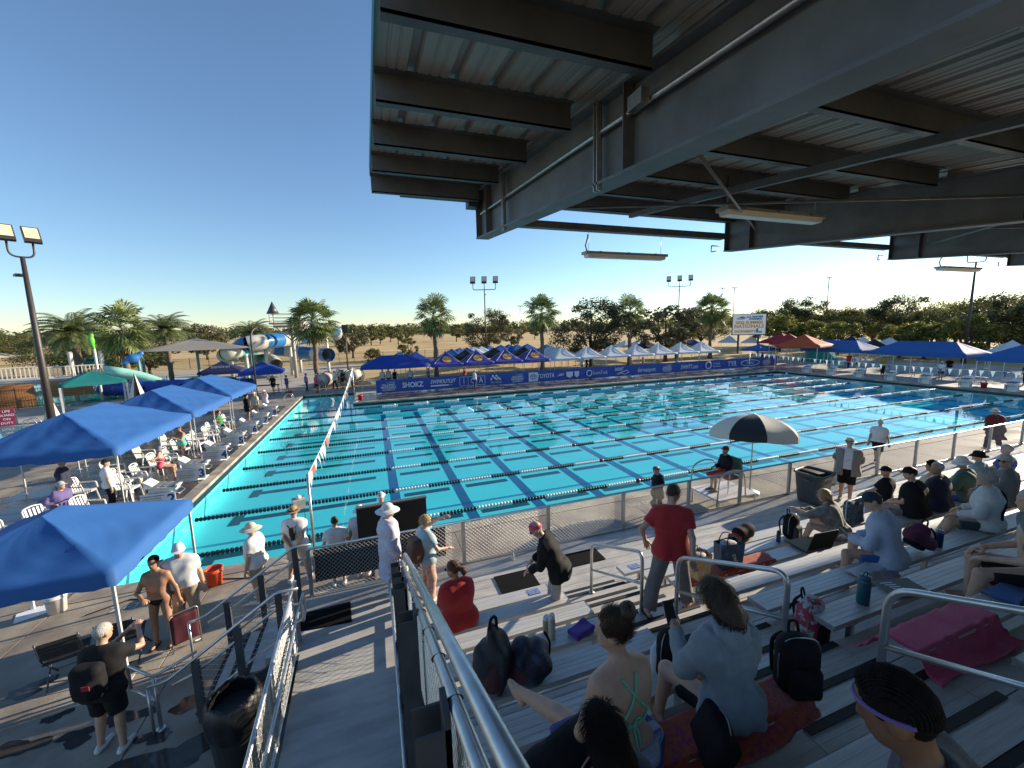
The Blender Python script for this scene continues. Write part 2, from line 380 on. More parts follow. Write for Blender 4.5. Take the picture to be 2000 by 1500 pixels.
# ================================================================== starting blocks
NAVY = M('navy_print', (.02, .05, .22), .5); GOLD = M('gold_print', (.5, .36, .1), .5); SIGNW = M('sign_white', (.78, .78, .8), .5, var=.03)
BLUEP = M('blue_print', (.05, .2, .5), .5)
def block_proto(num=None):
    t = thing('starting_block', 'block', 'starting block', (0, 0, 0))
    m = MB(); m.box((-.5, 0, .2), (.12, .5, .4)); m.box((-.86, 0, .2), (.1, .42, .4)); m.box((-.62, 0, .02), (.75, .56, .035)); m.box((-.68, 0, .44), (.62, .4, .06)); m.build('base', WHITEP, t)
    m = MB(); m.box((-.55, 0, .66), (.82, .56, .05), (0, R(6), 0)); m.box((-.55, 0, .56), (.7, .4, .12)); m.build('platform', WHITEP, t)
    m = MB()
    for i in range(3): m.box((-.28+.02-.2*i, 0, .668+.021*i+.012), (.14, .5, .012), (0, R(6), 0))
    m.build('grip_strip', M('grip_grey', (.16, .16, .17), .8, bump=.4, bscale=200), t)
    m = MB(); m.prism([(-1.0, .7), (-.72, .7), (-.98, .9)], -.24, .24, 1); m.build('kick_wedge', WHITEP, t)
    m = MB(); m.box((-.86, 0, .7), (.06, .5, .05)); m.build('wedge_rail', BLACK, t)
    m = MB(); m.box((-.2, 0, .5), (.04, .5, .04)); m.tube([(-.2, -.22, .5), (-.08, -.22, .4), (-.08, .22, .4), (-.2, .22, .5)], .014, 6); m.build('hand_grip', GALV, t)
    m = MB(); m.box((-.62, -.3, .3), (.92, .014, .42)); s = m.build('side_board', SIGNW, t)
    if num:
        q = R(90)
        letter(num, NAVY, s, (-.27, -.312, .29), (q, 0, 0), .42, bold=.012, extrude=.002, name='number')
        letter('US MASTERS SWIMMING', BLUEP, s, (-.78, -.312, .43), (q, 0, 0), .06, extrude=.002)
        letter('2026 SUMMER', GOLD, s, (-.78, -.312, .35), (q, 0, 0), .08, extrude=.002)
        letter('NATIONALS', GOLD, s, (-.78, -.312, .26), (q, 0, 0), .1, extrude=.002, bold=.003)
        letter('SACRAMENTO', BLUEP, s, (-.78, -.312, .17), (q, 0, 0), .07, extrude=.002)
    return t
for k in range(1, 8):
    t = block_proto(str(k+1)); t.location = (-.42+.3, LANE_Y[k], .0)
    tag(t, 'white starting block whose side board shows the number %s' % ('two', 'three', 'four', 'five', 'six', 'seven', 'eight')[k-1], 'starting block', 'numbered starting blocks')
pb = block_proto()
for k in range(8):
    t = pb if k == 0 else copy_tree(pb); t.location = (50.12, LANE_Y[k], 0); t.rotation_euler = (0, 0, math.pi)
    tag(t, 'pale starting block at the far end of the pool, %s out from the bleacher side' % ordn[k], 'starting block', 'starting blocks at the far end')
# ================================================================== grandstand
HZ = .68; DY, DZ = .663, .293
XL0, XA0, XA1, XE = 6.45, 8.6, 10.0, 34.0
seatY = lambda i: -5.16-DY*(i-1)          # rear edge of bench i
seatZ = lambda i: 1.14+DZ*(i-1)
treadZ = lambda i: .71+DZ*(i-1)
riserY = lambda i: seatY(i-1)-.015        # front edge of tread i (i >= 2)
NROW = 10
st = thing('grandstand', 'aluminium bleacher grandstand with ribbed benches, stepped floor and aisle', 'grandstand', (0, 0, 0))
def plank_mesh(L, w, h, ribs, mat, name):
    "extruded aluminium plank along X with raised ribs"
    m = MB(); prof = [(-w/2, -h), (-w/2, 0)]
    for k in range(ribs):
        a = -w/2+w*(k+.015)/ribs; c = -w/2+w*(k+.985)/ribs
        prof += [(a, 0), (a+.0015, .0014), (c-.0015, .0014), (c, 0)]
    prof += [(w/2, 0), (w/2, -h)]
    n = len(prof); vs = [(-L/2, y, z) for y, z in prof]+[(L/2, y, z) for y, z in prof]
    fs = [(i, i+1, n+i+1, n+i) for i in range(n-1)]+[tuple(range(n)), tuple(range(2*n-1, n-1, -1)), (0, n, 2*n-1, n-1)]
    m.add(vs, fs); return m.mesh(name, mat)
# walkway planks
pw = .245; nw = 6; y0 = -3.06
wl = [(6.32, 12.0), (12.0, 18.0), (18.0, 24.0), (24.0, 30.0), (30.0, 36.0)]
pm = {}
def put_plank(name, x0, x1, yc, z, w, ribs, mat, h=.045):
    k = (round(x1-x0, 3), w, ribs, mat.name, name)
    if k not in pm: pm[k] = plank_mesh(x1-x0-.006, w-.008, h, ribs, mat, name)
    return obj(name, pm[k], st, ((x0+x1)/2, yc, z))
for r in range(9):
    for x0, x1 in wl: put_plank('walkway_plank', x0, x1, -3.06-.119-r*.237, HZ, .237, 6, ALU_D)
for i in range(2, NROW+1):
    yf = riserY(i); z = treadZ(i)
    for x0, x1 in ((XL0, XA0), (XA0, XA1), (XA1, 16), (16, 22), (22, 28), (28, XE)):
        for k in range(2): put_plank('floor_plank', x0, x1, yf-DY*(k+.5)/2, z, DY/2, 6, ALU_D)
        m = MB(); m.box2((x0+.003, yf-.012, z-DZ-.0), (x1-.003, yf-.002, z-.046)); m.build('riser', ALU_D, st)
    # aisle: black nosing on every tread and half step
    m = MB(); m.box2((XA0+.02, yf-.052, z+.004), (XA1-.02, yf+.006, z+.012)); m.box2((XA0+.02, yf+.001, z-.03), (XA1-.02, yf+.006, z+.012)); m.build('step_nosing', BLACK, st)
    hz = z-DZ/2
    m = MB(); m.box2((XA0+.03, yf+.003, hz-DZ/2+.004), (XA1-.03, yf+.3, hz)); s = m.build('half_step', ALU, st)
    m = MB(); m.box2((XA0+.03, yf+.25, hz+.001), (XA1-.03, yf+.306, hz+.008)); m.box2((XA0+.03, yf+.3005, hz-.035), (XA1-.03, yf+.306, hz+.008)); m.build('step_nosing', BLACK, s)
STICK = M('blue_sticker', (.03, .12, .42), .5, var=.1)
def bench(i, x0, x1, sticker=None):
    L = x1-x0; m = plank_mesh(L-.012, .25, .05, 5, ALU, 'bench'); o = obj('bench', m, st, ((x0+x1)/2, seatY(i)+.125, seatZ(i)))
    for sx in (-1, 1): e = MB(); e.box((sx*(L/2-.003), 0, -.024), (.006, .258, .056)); e.build('end_cap', GALV, o)
    n = max(2, int(L/1.8))
    for k in range(n):
        x = -L/2+.35+(L-.7)*k/(n-1); l = MB(); h = seatZ(i)-treadZ(i)
        l.box((x, -.06, -.05-h/2+.025), (.045, .05, h-.05)); l.box((x, 0, -.065), (.05, .22, .03)); l.build('leg', GALV, o)
    if sticker:
        q = MB(); q.box((sticker-(x0+x1)/2, .0, .0055), (.2, .14, .002)); s = q.build('sticker', STICK, o)
        for r in range(3):
            letter(('RESERVED FOR', 'PATRONS WITH', 'DISABILITIES')[r], SIGNW, s, (sticker-(x0+x1)/2, .04-.04*r, .007), (0, 0, 0), .032, extrude=.0005)
for i in range(1, NROW+1):
    bench(i, XL0+.05, XA0, XA0-.28 if i == 1 else None)
    for x0, x1 in ((XA1, 16), (16.02, 22), (22.02, 28), (28.02, XE)): bench(i, x0, x1, XA1+.3 if i == 1 and x0 == XA1 else None)
# sub-structure
for x in (6.5, 8.5, 12, 16, 20, 24, 28, 32):
    m = MB(); m.beam((x, -3.1, HZ-.14), (x, -4.9, HZ-.14), .1, .12); m.beam((x, -4.9, HZ-.16), (x, -11.7, treadZ(NROW)-.22), .1, .16)
    for y in (-3.3, -5, -7, -9, -11.2): z = HZ-.2 if y > -4.9 else HZ-.16-.435*(y+4.9)-.1; m.box2((x-.05, y-.05, 0.0), (x+.05, y+.05, z))
    m.build('support_frame', GALV, st)
m = MB(); m.box2((6.34, -3.055, HZ-.28), (36, -3.03, HZ+.02)); m.build('front_skirt', ALU_D, st)
# dark floor mats on the walkway
MATR = M('black_mat', (.009, .009, .010), .9, bump=.12, bscale=150, spec=.1)
def floor_mat(label, pts, z, kind='rubber floor mat'):
    m = MB(); P = [Vector(p) for p in pts]; c = sum(P, Vector())/4
    vs = [p-c for p in P]+[p-c+Vector((0, 0, .014)) for p in P]
    m.add(vs, [(3, 2, 1, 0), (4, 5, 6, 7), (0, 1, 5, 4), (1, 2, 6, 5), (2, 3, 7, 6), (3, 0, 4, 7)])
    o = m.build('floor_mat', MATR, None, (c.x, c.y, z)); return tag(o, label, 'mat', 'black mats on the walkway')
floor_mat('black mat on the walkway beside the woman in the red top', [(8.0, -4.3, 0), (8.75, -4.3, 0), (8.75, -3.75, 0), (8.0, -3.75, 0)], HZ+.006)
floor_mat('black mat on the walkway by the pink-capped swimmer', [(9.2, -4.0, 0), (10.35, -4.0, 0), (10.35, -3.55, 0), (9.2, -3.55, 0)], HZ+.006)
# aisle handrails
def loop_rail(label, a, b, h, mid, parent_name='handrail'):
    a = Vector(a); b = Vector(b); t = thing(parent_name, label, 'handrail', a, 0, 'aisle handrails')
    d = b-a; U = Vector((0, 0, h))
    m = MB(); m.tube(bend([Vector(), U, d+U, d], .16, 7), .024, 12); m.build('rail', PIPE, t)
    m = MB(); k = Vector((0, 0, mid)); m.tube([k, d+k], .02, 10); m.build('mid_rail', PIPE, t)
    for q in (Vector(), d): m = MB(); m.lathe([(.05, 0), (.05, .012), (.03, .02)], q, 12); m.build('foot_flange', GALV, t)
loop_rail('bent tube handrail at the foot of the aisle steps', (9.3, -5.22, treadZ(2)), (9.3, -6.55, treadZ(4)), .88, .42)
loop_rail('bent tube handrail gripped by the man in the red shirt', (9.3, -7.2, treadZ(5)), (9.3, -8.5, treadZ(7)), .88, .44)
loop_rail('bent tube handrail higher up beside the draped pink towel', (9.3, -9.19, treadZ(8)), (9.3, -10.6, treadZ(10)), .88, .44)

# ================================================================== chain-link
LINK = M('chain_link_wire', (.45, .46, .46), .4, .8, var=.1)
LINKD = M('black_chain_link', (.02, .02, .022), .5, .3)
def chain(L, H, pitch=.055, r=.0024, sh=0.):
    "diamond wire mesh in local X (0..L), Z (0..H), sheared by sh*x in z"
    V = []; F = []
    def seg(a, b):
        o = len(V); a = np.array(a); b = np.array(b); d = b-a; ln = np.linalg.norm(d)
        n1 = np.array([-d[1], d[0]])/ln*r
        for (x, z) in (a, b):
            V.extend([(x+n1[0], 0, z+n1[1]), (x, -r, z), (x-n1[0], 0, z-n1[1]), (x, r, z)])
        for j in range(4): F.append((o+j, o+(j+1) % 4, o+4+(j+1) % 4, o+4+j))
    s = -H
    while s < L:
        a0, a1 = max(0, s), min(L, s+H)
        if a1 > a0:
            seg((a0, a0-s), (a1, a1-s)); seg((a0, H-(a0-s)), (a1, H-(a1-s)))
        s += pitch*1.414
    v = np.array(V); v[:, 2] += v[:, 0]*sh
    return arr_mesh('chain_link', v, np.array(F), LINK, False)
def fence(label, a, b, H, posts, group=None, mat=LINK, top=True, post_r=.03, pitch=.055, name='chain_link_fence', r=.0024):
    a = Vector(a); b = Vector(b); t = thing(name, label, 'fence', a, 0, group)
    d = b-a; L = math.hypot(d.x, d.y); sh = d.z/L; rz = math.atan2(d.y, d.x)
    me = chain(L, H, pitch, r, sh); me.materials[0] = mat; o = obj('chain_link', me, t, (0, 0, .03)); o.rotation_euler = (0, 0, rz)
    dirv = Vector((d.x/L, d.y/L, sh))
    for k, z in (('top_rail', H+.03), ('bottom_rail', .03)):
        m = MB(); m.tube([Vector((0, 0, z)), dirv*L+Vector((0, 0, z))], .024 if k[0] == 't' else .018, 8); m.build(k, PIPE, t)
    for x in posts:
        m = MB(); q = dirv*x; m.beam(q+Vector((0, .0, -.02)), q+Vector((0, .0, H+.02)), post_r*2, post_r*2, (0, 1, 0)); m.build('post', GALV if mat is LINK else DARKSTEEL, t)
    return t
px = [0.0, 2.85, 4.75, 6.68, 8.6, 10.3, 12.1, 14.0, 15.9, 17.8, 19.9, 22.1, 24.3, 26.5, 28.7, 30.9]
fence('chain-link fence along the front of the grandstand walkway', (4.72, -3.08, HZ), (36, -3.08, HZ), .9, px, 'chain-link fences', post_r=.032)
PRIV = M('black_screen_fabric', (.008, .008, .009), .9, bump=.5, bscale=200)
m = MB(); m.box((0, 0, 0), (2.42, .008, .62)); tag(m.build('privacy_screen', PRIV, None, (6.0, -3.03, HZ+.55)), 'black screen cloth behind the chain-link near the ramp landing', 'screen')

# sloping side guard beside the benches
gx = 6.34
gz = lambda y: 1.92-.442*(y+4.5)
sg = thing('side_guardrail', 'double pipe guardrail with dark posts rising along the bleacher edge', 'guardrail', (gx, -4.5, 0))
m = MB(); m.tube([(0, .1, gz(-4.4)), (0, -7.2, gz(-11.7))], .036, 14); m.build('top_rail', PIPE, sg)
m = MB(); m.tube([(-.055, .1, gz(-4.4)-.1), (-.055, -7.2, gz(-11.7)-.1)], .03, 14); m.build('second_rail', PIPE, sg)
for k in range(14):
    y = -.25-.5*k
    m = MB(); z = gz(-4.5+y)
    m.tube([Vector((-.055, y, z-.1))+q for q in arc((0, 0, 0), .034, 0, 2*math.pi, 14, (1, 0, 0), (0, -.4, 1))], .006, 6); m.build('tie_band', BLACK, sg)
c = chain(7.3, .95, .055, .0024, .442); o = obj('chain_link', c, sg, (-.05, .1, gz(-4.4)-1.08)); o.rotation_euler = (0, 0, -math.pi/2)
for y in (-4.5, -5.55, -6.35, -7.7, -9.3, -11):
    z = gz(y); m = MB()
    m.prism([(-.115, y+4.5-.07), (-.09, y+4.5-.07), (-.09, y+4.5+.07), (-.115, y+4.5+.07)], .02, z-.06)
    m.box((-.16, y+4.5+.065, z/2-.05), (.14, .01, z-.14)); m.box((-.16, y+4.5-.065, z/2-.05), (.14, .01, z-.14)); m.build('post', DARKSTEEL, sg)
m = MB(); m.tube([(0, .1, HZ), (0, .1, gz(-4.4))], .036, 12); m.build('end_post', PIPE, sg)
m = MB()
for i in range(2, NROW+1): m.box2((.03, riserY(i)-DY+4.5, 0), (.045, riserY(i)+4.5, treadZ(i)+.1))
m.build('side_panel', DARKSTEEL, sg)

# ================================================================== ramp, landing, stairs
lt = thing('ramp', 'pale concrete-topped access ramp with landing beside the bleachers', 'ramp', (5.5, -4.5, 0))
RAMPT = M('ramp_surface', (.36, .345, .32), .7, var=.22, scale=1.6, stretch=(.6, 2.5, 1), bump=.25, bscale=60, col2=(.52, .50, .46), thr=(.35, .6), world=True)
m = MB(); m.box2((-.98, 0, HZ-.1), (.80, 1.44, HZ)); m.build('landing', RAMPT, lt)
rl = 8.4; segs = 4
for k in range(segs):
    ya, yb = -rl*k/segs, -rl*(k+1)/segs; za, zb = HZ*(1-k/segs), HZ*(1-(k+1)/segs)
    m = MB(); e = .004
    m.add([(-.78, ya-e, za), (.62, ya-e, za), (.62, yb+e, zb), (-.78, yb+e, zb), (-.78, ya-e, za-.12), (.62, ya-e, za-.12), (.62, yb+e, zb-.12), (-.78, yb+e, zb-.12)],
          [(0, 3, 2, 1), (4, 5, 6, 7), (0, 1, 5, 4), (1, 2, 6, 5), (2, 3, 7, 6), (3, 0, 4, 7)]); m.build('ramp_panel', RAMPT, lt)
m = MB(); m.box2((-.98, -.1, 0), (.8, -.04, HZ-.1)); m.box2((-.98, 1.4, 0), (.8, 1.44, HZ-.1)); m.build('landing_support', DARKSTEEL, lt)
rs = -HZ/rl
def ramp_rail(x, side, label):
    t = thing('ramp_handrail', label, 'handrail', (5.5+x, -4.5, 0), 0, 'ramp handrails')
    def line(z, r, y0=.35, y1=-rl, mat=PIPE, nm='rail', dx=0):
        m = MB(); m.tube([(dx, y0, HZ+z-rs*0), (dx, 0, HZ+z), (dx, y1, HZ+z+rs*(-y1))], r, 10); m.build(nm, mat, t)
    line(.98, .026); line(.66, .024, dx=side*.07, nm='inner_rail'); line(.08, .022, nm='toe_rail'); 
    m = MB(); m.tube(bend([(side*.07, .33, HZ+.66), (side*.07, .55, HZ+.66), (side*.07, .55, HZ+.3), (side*.07, .33, HZ+.3)], .08), .022, 10); m.build('end_loop', PIPE, t)
    o = obj('chain_link', chain(rl, .82, .055, .0022, rs), t, (0, 0, HZ+.1)); o.rotation_euler = (0, 0, -math.pi/2)
    for k in range(6):
        y = .3-k*1.7; z = HZ+rs*max(0, -y)
        m = MB(); m.box2((-.025, y-.025, max(0, z-.2)), (.025, y+.025, z+.97)); m.build('post', GALV, t)
        m = MB(); m.tube([(0, y, z+.62), (side*.07, y, z+.66)], .01, 6); m.build('bracket', GALV, t)
ramp_rail(-.82, 1, 'galvanised handrail with chain-link on the open side of the ramp')
ramp_rail(.66, -1, 'galvanised handrail on the bleacher side of the ramp')
for x in (-.86, -.98):
    pass
ss = thing('stairs', 'short metal stair with black treads up to the ramp landing', 'stairs', (3.4, -3.8, 0))
for k in range(4):
    z = HZ*(k+1)/4-.002
    if k < 3:
        m = MB(); m.box2((.0+.28*k, -.6, z-.04), (.3+.28*k, .6, z)); s = m.build('tread', ALU_D, ss)
        m = MB(); m.box2((.0+.28*k, -.6, z+.001), (.06+.28*k, .6, z+.006)); m.build('step_nosing', BLACK, s)
for sy in (-.62, .62): m = MB(); m.beam((-.05, sy, .05), (1.12, sy, HZ-.1), .04, .16); m.build('stringer', DARKSTEEL, ss)
m = MB(); m.box2((.84, -.6, 0), (1.1, .6, HZ-.01)); m.build('top_tread', ALU_D, ss)
def stair_rail(y, label, full=True):
    t = thing('stair_rail', label, 'handrail', (3.4, y, 0), 0, 'stair handrails')
    m = MB(); m.tube(bend([(-.55, 0, .0 if not full else .72), (-.3, 0, .9 if not full else .78), (.0, 0, .98), (1.1, 0, 1.72), (1.38, 0, 1.72)], .05), .022, 10); m.build('rail', PIPE, t)
    m = MB(); m.tube(bend([(-.3, .06, .62), (.0, .06, .74), (1.08, .06, 1.44), (1.4, .06, 1.44), (1.4, .06, 1.16), (1.1, .06, 1.16)], .07), .02, 10); m.build('inner_rail', PIPE, t)
    m = MB(); m.tube([(-.55, 0, .72), (-.55, 0, 0)], .02, 8); m.build('foot_post', PIPE, t)
    for x, z in ((.02, .95), (.56, 1.33), (1.12, 1.7)):
        m = MB(); m.box2((x-.045, -.03, 0 if x < 1 else 0), (x+.045, .03, z)); m.build('post', DARKSTEEL, t)
    c = chain(1.08, .62, .06, .0022, .68); o = obj('chain_link', c, t, (.04, -.02, .32)); 
    m = MB(); m.tube([(.02, 0, .3), (1.12, 0, 1.04)], .018, 8); m.build('bottom_rail', PIPE, t)
stair_rail(-3.14, 'stair handrail with mesh infill on the pool side of the steps')
stair_rail(-4.47, 'stair handrail with mesh infill on the spectator side of the steps')
t = thing('stub_rail', 'low bent pipe rail standing on the deck by the photographer', 'handrail', (2.85, -4.5, 0))
A = Vector((-.42, .5, 0)); B_ = Vector((.28, -.08, 0))
m = MB(); m.tube(bend([A+Vector((0, 0, .42)), A+Vector((0, 0, .8)), Vector((0.05, .1, .82)), Vector((.6, .02, 1.1))], .06), .02, 10); m.build('rail', PIPE, t)
m = MB(); m.tube(bend([A+Vector((0, 0, .42)), Vector((.05, .1, .45))], .05), .018, 8); m.build('lower_rail', PIPE, t)
m = MB(); m.tube([(.05, .1, 0), (.05, .1, .82)], .024, 10); m.lathe([(.06, 0), (.06, .015), (.03, .03)], (.05, .1, 0), 12); m.build('post', PIPE, t)
floor_mat('black ribbed mat across the top of the ramp landing', [(4.62, -3.98, 0), (5.44, -4.06, 0), (5.39, -3.5, 0), (4.62, -3.54, 0)], HZ+.002)

# ================================================================== roof over the stand
rf = thing('grandstand_roof', 'dark steel cantilever roof with corrugated deck over the bleachers', 'roof', (7.85, -12.4, 0))
O = Vector((7.85, -12.4, 0))
RX0, RX1, RYF, RYB = 6.2, 37.0, -4.42, -14.0
sz = lambda y: 7.66+.118*(y+4.5)            # underside of the sheet
def part(m, name, mat, parent=rf):
    o = m.build(name, mat, parent)
    if parent is rf: o.location = -O
    return o
prof = []; x = RX0
while x < RX1:
    prof += [(x, 0), (x+.2, 0), (x+.225, .045), (x+.275, .045), (x+.3, 0)]
    if True: prof[-5:-5] = []
    x += .3
# sheet panels, each about 0.9 m wide
x = RX0; pk = {}
while x < RX1-.01:
    m = MB(); pr = []
    for j in range(3):
        q = j*.3; pr += [(q, 0), (q+.07, 0), (q+.075, .006), (q+.09, .006), (q+.095, 0), (q+.14, 0), (q+.145, .006), (q+.16, .006), (q+.165, 0), (q+.215, 0), (q+.235, .05), (q+.28, .05)]
    pr += [(.9, 0)]
    n = len(pr); ys = (RYF, -7, -10, RYB)
    if 'p' not in pk:
        vs = [(px_, y-O.y, z+sz(y)) for y in ys for px_, z in pr]
        m.add(vs, [(r*n+i, r*n+i+1, (r+1)*n+i+1, (r+1)*n+i) for r in range(3) for i in range(n-1)]); pk['p'] = m.mesh('roof_sheet', ROOFSHEET)
    o = obj('roof_sheet', pk['p'], rf, (x-O.x, 0, 0)); x += .9
frames = [7.85, 12.95, 18.07, 23.3, 28.5, 33.7]
for k, y in enumerate((-4.5, -5.5, -6.5, -7.5, -8.55, -9.6, -10.7, -11.8, -13)):
    h = .2 if k else .24; z = sz(y)
    cuts = [RX0]+frames+[RX1]
    for j in range(len(cuts)-1):
        a = cuts[j]+(.1 if j else 0); c = cuts[j+1]-(.1 if j < len(cuts)-2 else 0)
        m = MB(); m.box2((a, y-.006, z-h), (c, y+.006, z-.002)); m.box2((a, y-.006, z-h), (c, y+.07, z-h+.012)); m.box2((a, y-.07, z-.014), (c, y+.006, z-.002)); part(m, 'purlin', ROOFSTEEL)
m = MB(); m.box2((RX0, RYF+.002, sz(RYF)-.2), (RX1, RYF+.012, sz(RYF)+.08)); part(m, 'fascia', ROOFSTEEL)
m = MB(); m.box2((RX0+.4, RYF+.015, sz(RYF)-.22), (RX1, RYF+.16, sz(RYF)-.205)); m.box2((RX0+1.2, RYF+.15, sz(RYF)-.22), (RX1, RYF+.16, sz(RYF)-.05)); part(m, 'gutter', DARKSTEEL)
m = MB(); m.add([(RX0-.012, RYF, sz(RYF)-.02), (RX0-.012, RYB, sz(RYB)-.02), (RX0-.012, RYB, sz(RYB)+.12), (RX0-.012, RYF, sz(RYF)+.12), (RX0-.002, RYF, sz(RYF)-.02), (RX0-.002, RYB, sz(RYB)-.02), (RX0-.002, RYB, sz(RYB)+.12), (RX0-.002, RYF, sz(RYF)+.12)],
                [(0, 1, 2, 3), (7, 6, 5, 4), (0, 4, 5, 1), (3, 2, 6, 7)]); part(m, 'edge_trim', M('teal_trim', (.03, .16, .17), .5))
bt = lambda y: 7.62+.135*(y+4.2); bb = lambda y: 6.93+.1*(y+4.2)
for fx in frames:
    m = MB(); tw, fw = .014, .2
    for y0, y1 in ((-4.25, -8), (-8, -13.6)):
        for (x0, x1, za, zb, zc, zd) in ((fx-tw/2, fx+tw/2, bb(y0), bt(y0), bb(y1), bt(y1)), (fx-fw/2, fx+fw/2, bb(y0)-.02, bb(y0), bb(y1)-.02, bb(y1)), (fx-fw/2, fx+fw/2, bt(y0), bt(y0)+.02, bt(y1), bt(y1)+.02)):
            m.add([(x0, y0, za), (x1, y0, za), (x1, y0, zb), (x0, y0, zb), (x0, y1, zc), (x1, y1, zc), (x1, y1, zd), (x0, y1, zd)], [(0, 1, 2, 3), (7, 6, 5, 4), (0, 4, 5, 1), (1, 5, 6, 2), (2, 6, 7, 3), (3, 7, 4, 0)])
    bmn = part(m, 'main_beam', ROOFSTEEL)
    for y in (-4.27, -4.83, -8.25, -10.6):
        for s in (-1, 1):
            q = MB(); q.box2((fx+s*.008, y-.006, bb(y)+.001), (fx+s*.095, y+.006, bt(y)-.001)); q.build('stiffener', ROOFSTEEL, bmn)
    m = MB(); m.box2((fx-.15, -12.6, 0), (fx+.15, -12.3, 6.1)); part(m, 'column', ROOFSTEEL)
fx = 7.85
m = MB(); m.tube([(fx-.06, -4.45, bb(-4.5)+.34), (fx-.06, -7.2, bb(-7.2)+.36), (fx-.06, -12, bb(-12)+.36)], .018, 8); part(m, 'conduit', GALV)
for y in (-5.62, -7.9):
    m = MB(); m.box2((fx-.1, y-.03, bb(y)-.06), (fx-.06, y-.015, bt(y)+.02)); m.box2((fx-.1, y+.015, bb(y)-.06), (fx-.06, y+.03, bt(y)+.02)); m.box2((fx-.065, y-.03, bb(y)-.06), (fx-.06, y+.03, bt(y)+.02)); part(m, 'strut_channel', GALV)
m = MB(); m.box((fx-.12, -8.45, bb(-8.45)+.36), (.06, .14, .09)); part(m, 'outlet_box', GALV)
m = MB(); m.box((fx-.16, -4.3, bb(-4.3)+.5), (.16, .2, .12)); part(m, 'camera_box', DARKSTEEL)
for j in range(len(frames)-1):              # wind bracing rods
    a, c = frames[j], frames[j+1]
    m = MB(); m.tube([(a+.1, -5, bt(-5)-.35), (c-.1, -8.6, bt(-8.6)-.35)], .016, 6); m.tube([(a+.1, -8.6, bt(-8.6)-.39), (c-.1, -5, bt(-5)-.39)], .016, 6); part(m, 'brace_rod', ROOFSTEEL)
    m = MB(); xm = (a+c)/2; m.beam((xm, -4.6, sz(-4.6)-.3), (xm, -12, sz(-12)-.3), .06, .08); part(m, 'tie_beam', ROOFSTEEL)
    m = MB(); m.box2((a+.11, -4.3, 7.14), (c-.11, -4.16, 7.25)); part(m, 'end_purlin', ROOFSTEEL)
    m = MB(); m.tube(bend([(c-.1, -4.2, 7.02), (c-.35, -4.2, 7.02), (c-.35, -4.2, 6.9), (c-.1, -4.2, 6.95)], .02), .012, 6); part(m, 'hook', ROOFSTEEL)
# hanging strip lights
DIFF = M('frosted_diffuser', (.75, .77, .76), .35, var=.04)
def strip_light(label, c, L, top, rz=0):
    t = thing('strip_light', label, 'ceiling light', c, rz, 'hanging strip lights')
    m = MB(); pr = [(-.085, .045), (-.1, .0), (.1, 0), (.085, .045)]
    m.prism(pr, -L/2, L/2, 0); m.box((-L/2-.01, 0, .02), (.03, .2, .05)); m.box((L/2+.01, 0, .02), (.03, .2, .05)); m.build('housing', M('light_housing', (.4, .4, .38), .5), t)
    m = MB(); m.prism([(-.095, 0), (.095, 0), (.07, -.06), (-.07, -.06)], -L/2+.02, L/2-.02, 0); m.build('diffuser', DIFF, t)
    for s in (-1, 1):
        m = MB(); m.tube([(s*L*.46, 0, .05), (s*L*.46, 0, top-c[2])], .004, 5); m.build('chain', GALV, t)
    m = MB(); m.tube([(-L*.48, 0, .05), (-L*.49, .02, .16), (-L*.47, 0, .3), (-L*.47, 0, top-c[2]-.05)], .012, 6); m.build('cable', BLACK, t)
    for s in (-.35, .0, .35): m = MB(); m.box((s*L, 0, .03), (.05, .215, .03)); m.build('clip', GALV, t)
strip_light('strip light hanging under the roof edge against the sky', (10.75, -3.98, 6.8), 1.75, 7.2)
strip_light('larger strip light hanging from the roof between two frames', (11.35, -6.5, 6.92), 1.75, 7.4)
strip_light('small strip light hanging far along the roof beside the light pole', (21.3, -4.1, 6.8), 1.75, 7.2)
# ================================================================== foliage
def leafmat(name, c1, c2, trans=.25, rough=.55):
    m = bpy.data.materials.new(name); m.use_nodes = True; n = m.node_tree.nodes; l = m.node_tree.links; b = n['Principled BSDF']
    ge = n.new('ShaderNodeNewGeometry'); rp = n.new('ShaderNodeValToRGB'); rp.color_ramp.elements[0].color = (*c1, 1); rp.color_ramp.elements[1].color = (*c2, 1)
    l.new(ge.outputs['Random Per Island'], rp.inputs[0]); l.new(rp.outputs[0], b.inputs['Base Color']); b.inputs['Roughness'].default_value = rough; b.inputs['Specular IOR Level'].default_value = .35
    tr = n.new('ShaderNodeBsdfTranslucent'); mx = n.new('ShaderNodeMixShader'); mx.inputs[0].default_value = trans
    l.new(rp.outputs[0], tr.inputs[0]); l.new(b.outputs[0], mx.inputs[1]); l.new(tr.outputs[0], mx.inputs[2]); l.new(mx.outputs[0], n['Material Output'].inputs[0])
    return m
PALMG = leafmat('fan_palm_leaf', (.10, .135, .04), (.27, .31, .11)); DATEG = leafmat('date_palm_leaf', (.085, .115, .04), (.23, .26, .10))
OAKD = leafmat('dark_oak_leaf', (.045, .05, .022), (.14, .14, .065), .35); OAKM = leafmat('mid_green_leaf', (.075, .09, .03), (.21, .21, .08), .45)
YELG = leafmat('yellow_green_leaf', (.10, .11, .02), (.26, .25, .06), .4); OLIVE = leafmat('olive_leaf', (.075, .075, .035), (.18, .17, .09), .25)
DEADL = leafmat('dry_palm_leaf', (.14, .085, .03), (.3, .2, .09), .1)
BARK = M('bark', (.09, .065, .045), .9, var=.35, scale=5, stretch=(1, 1, .25), bump=.8, bscale=10)
PBARK = M('palm_bark', (.17, .12, .085), .9, var=.35, scale=5, stretch=(.4, .4, 3), bump=.8, bscale=8)
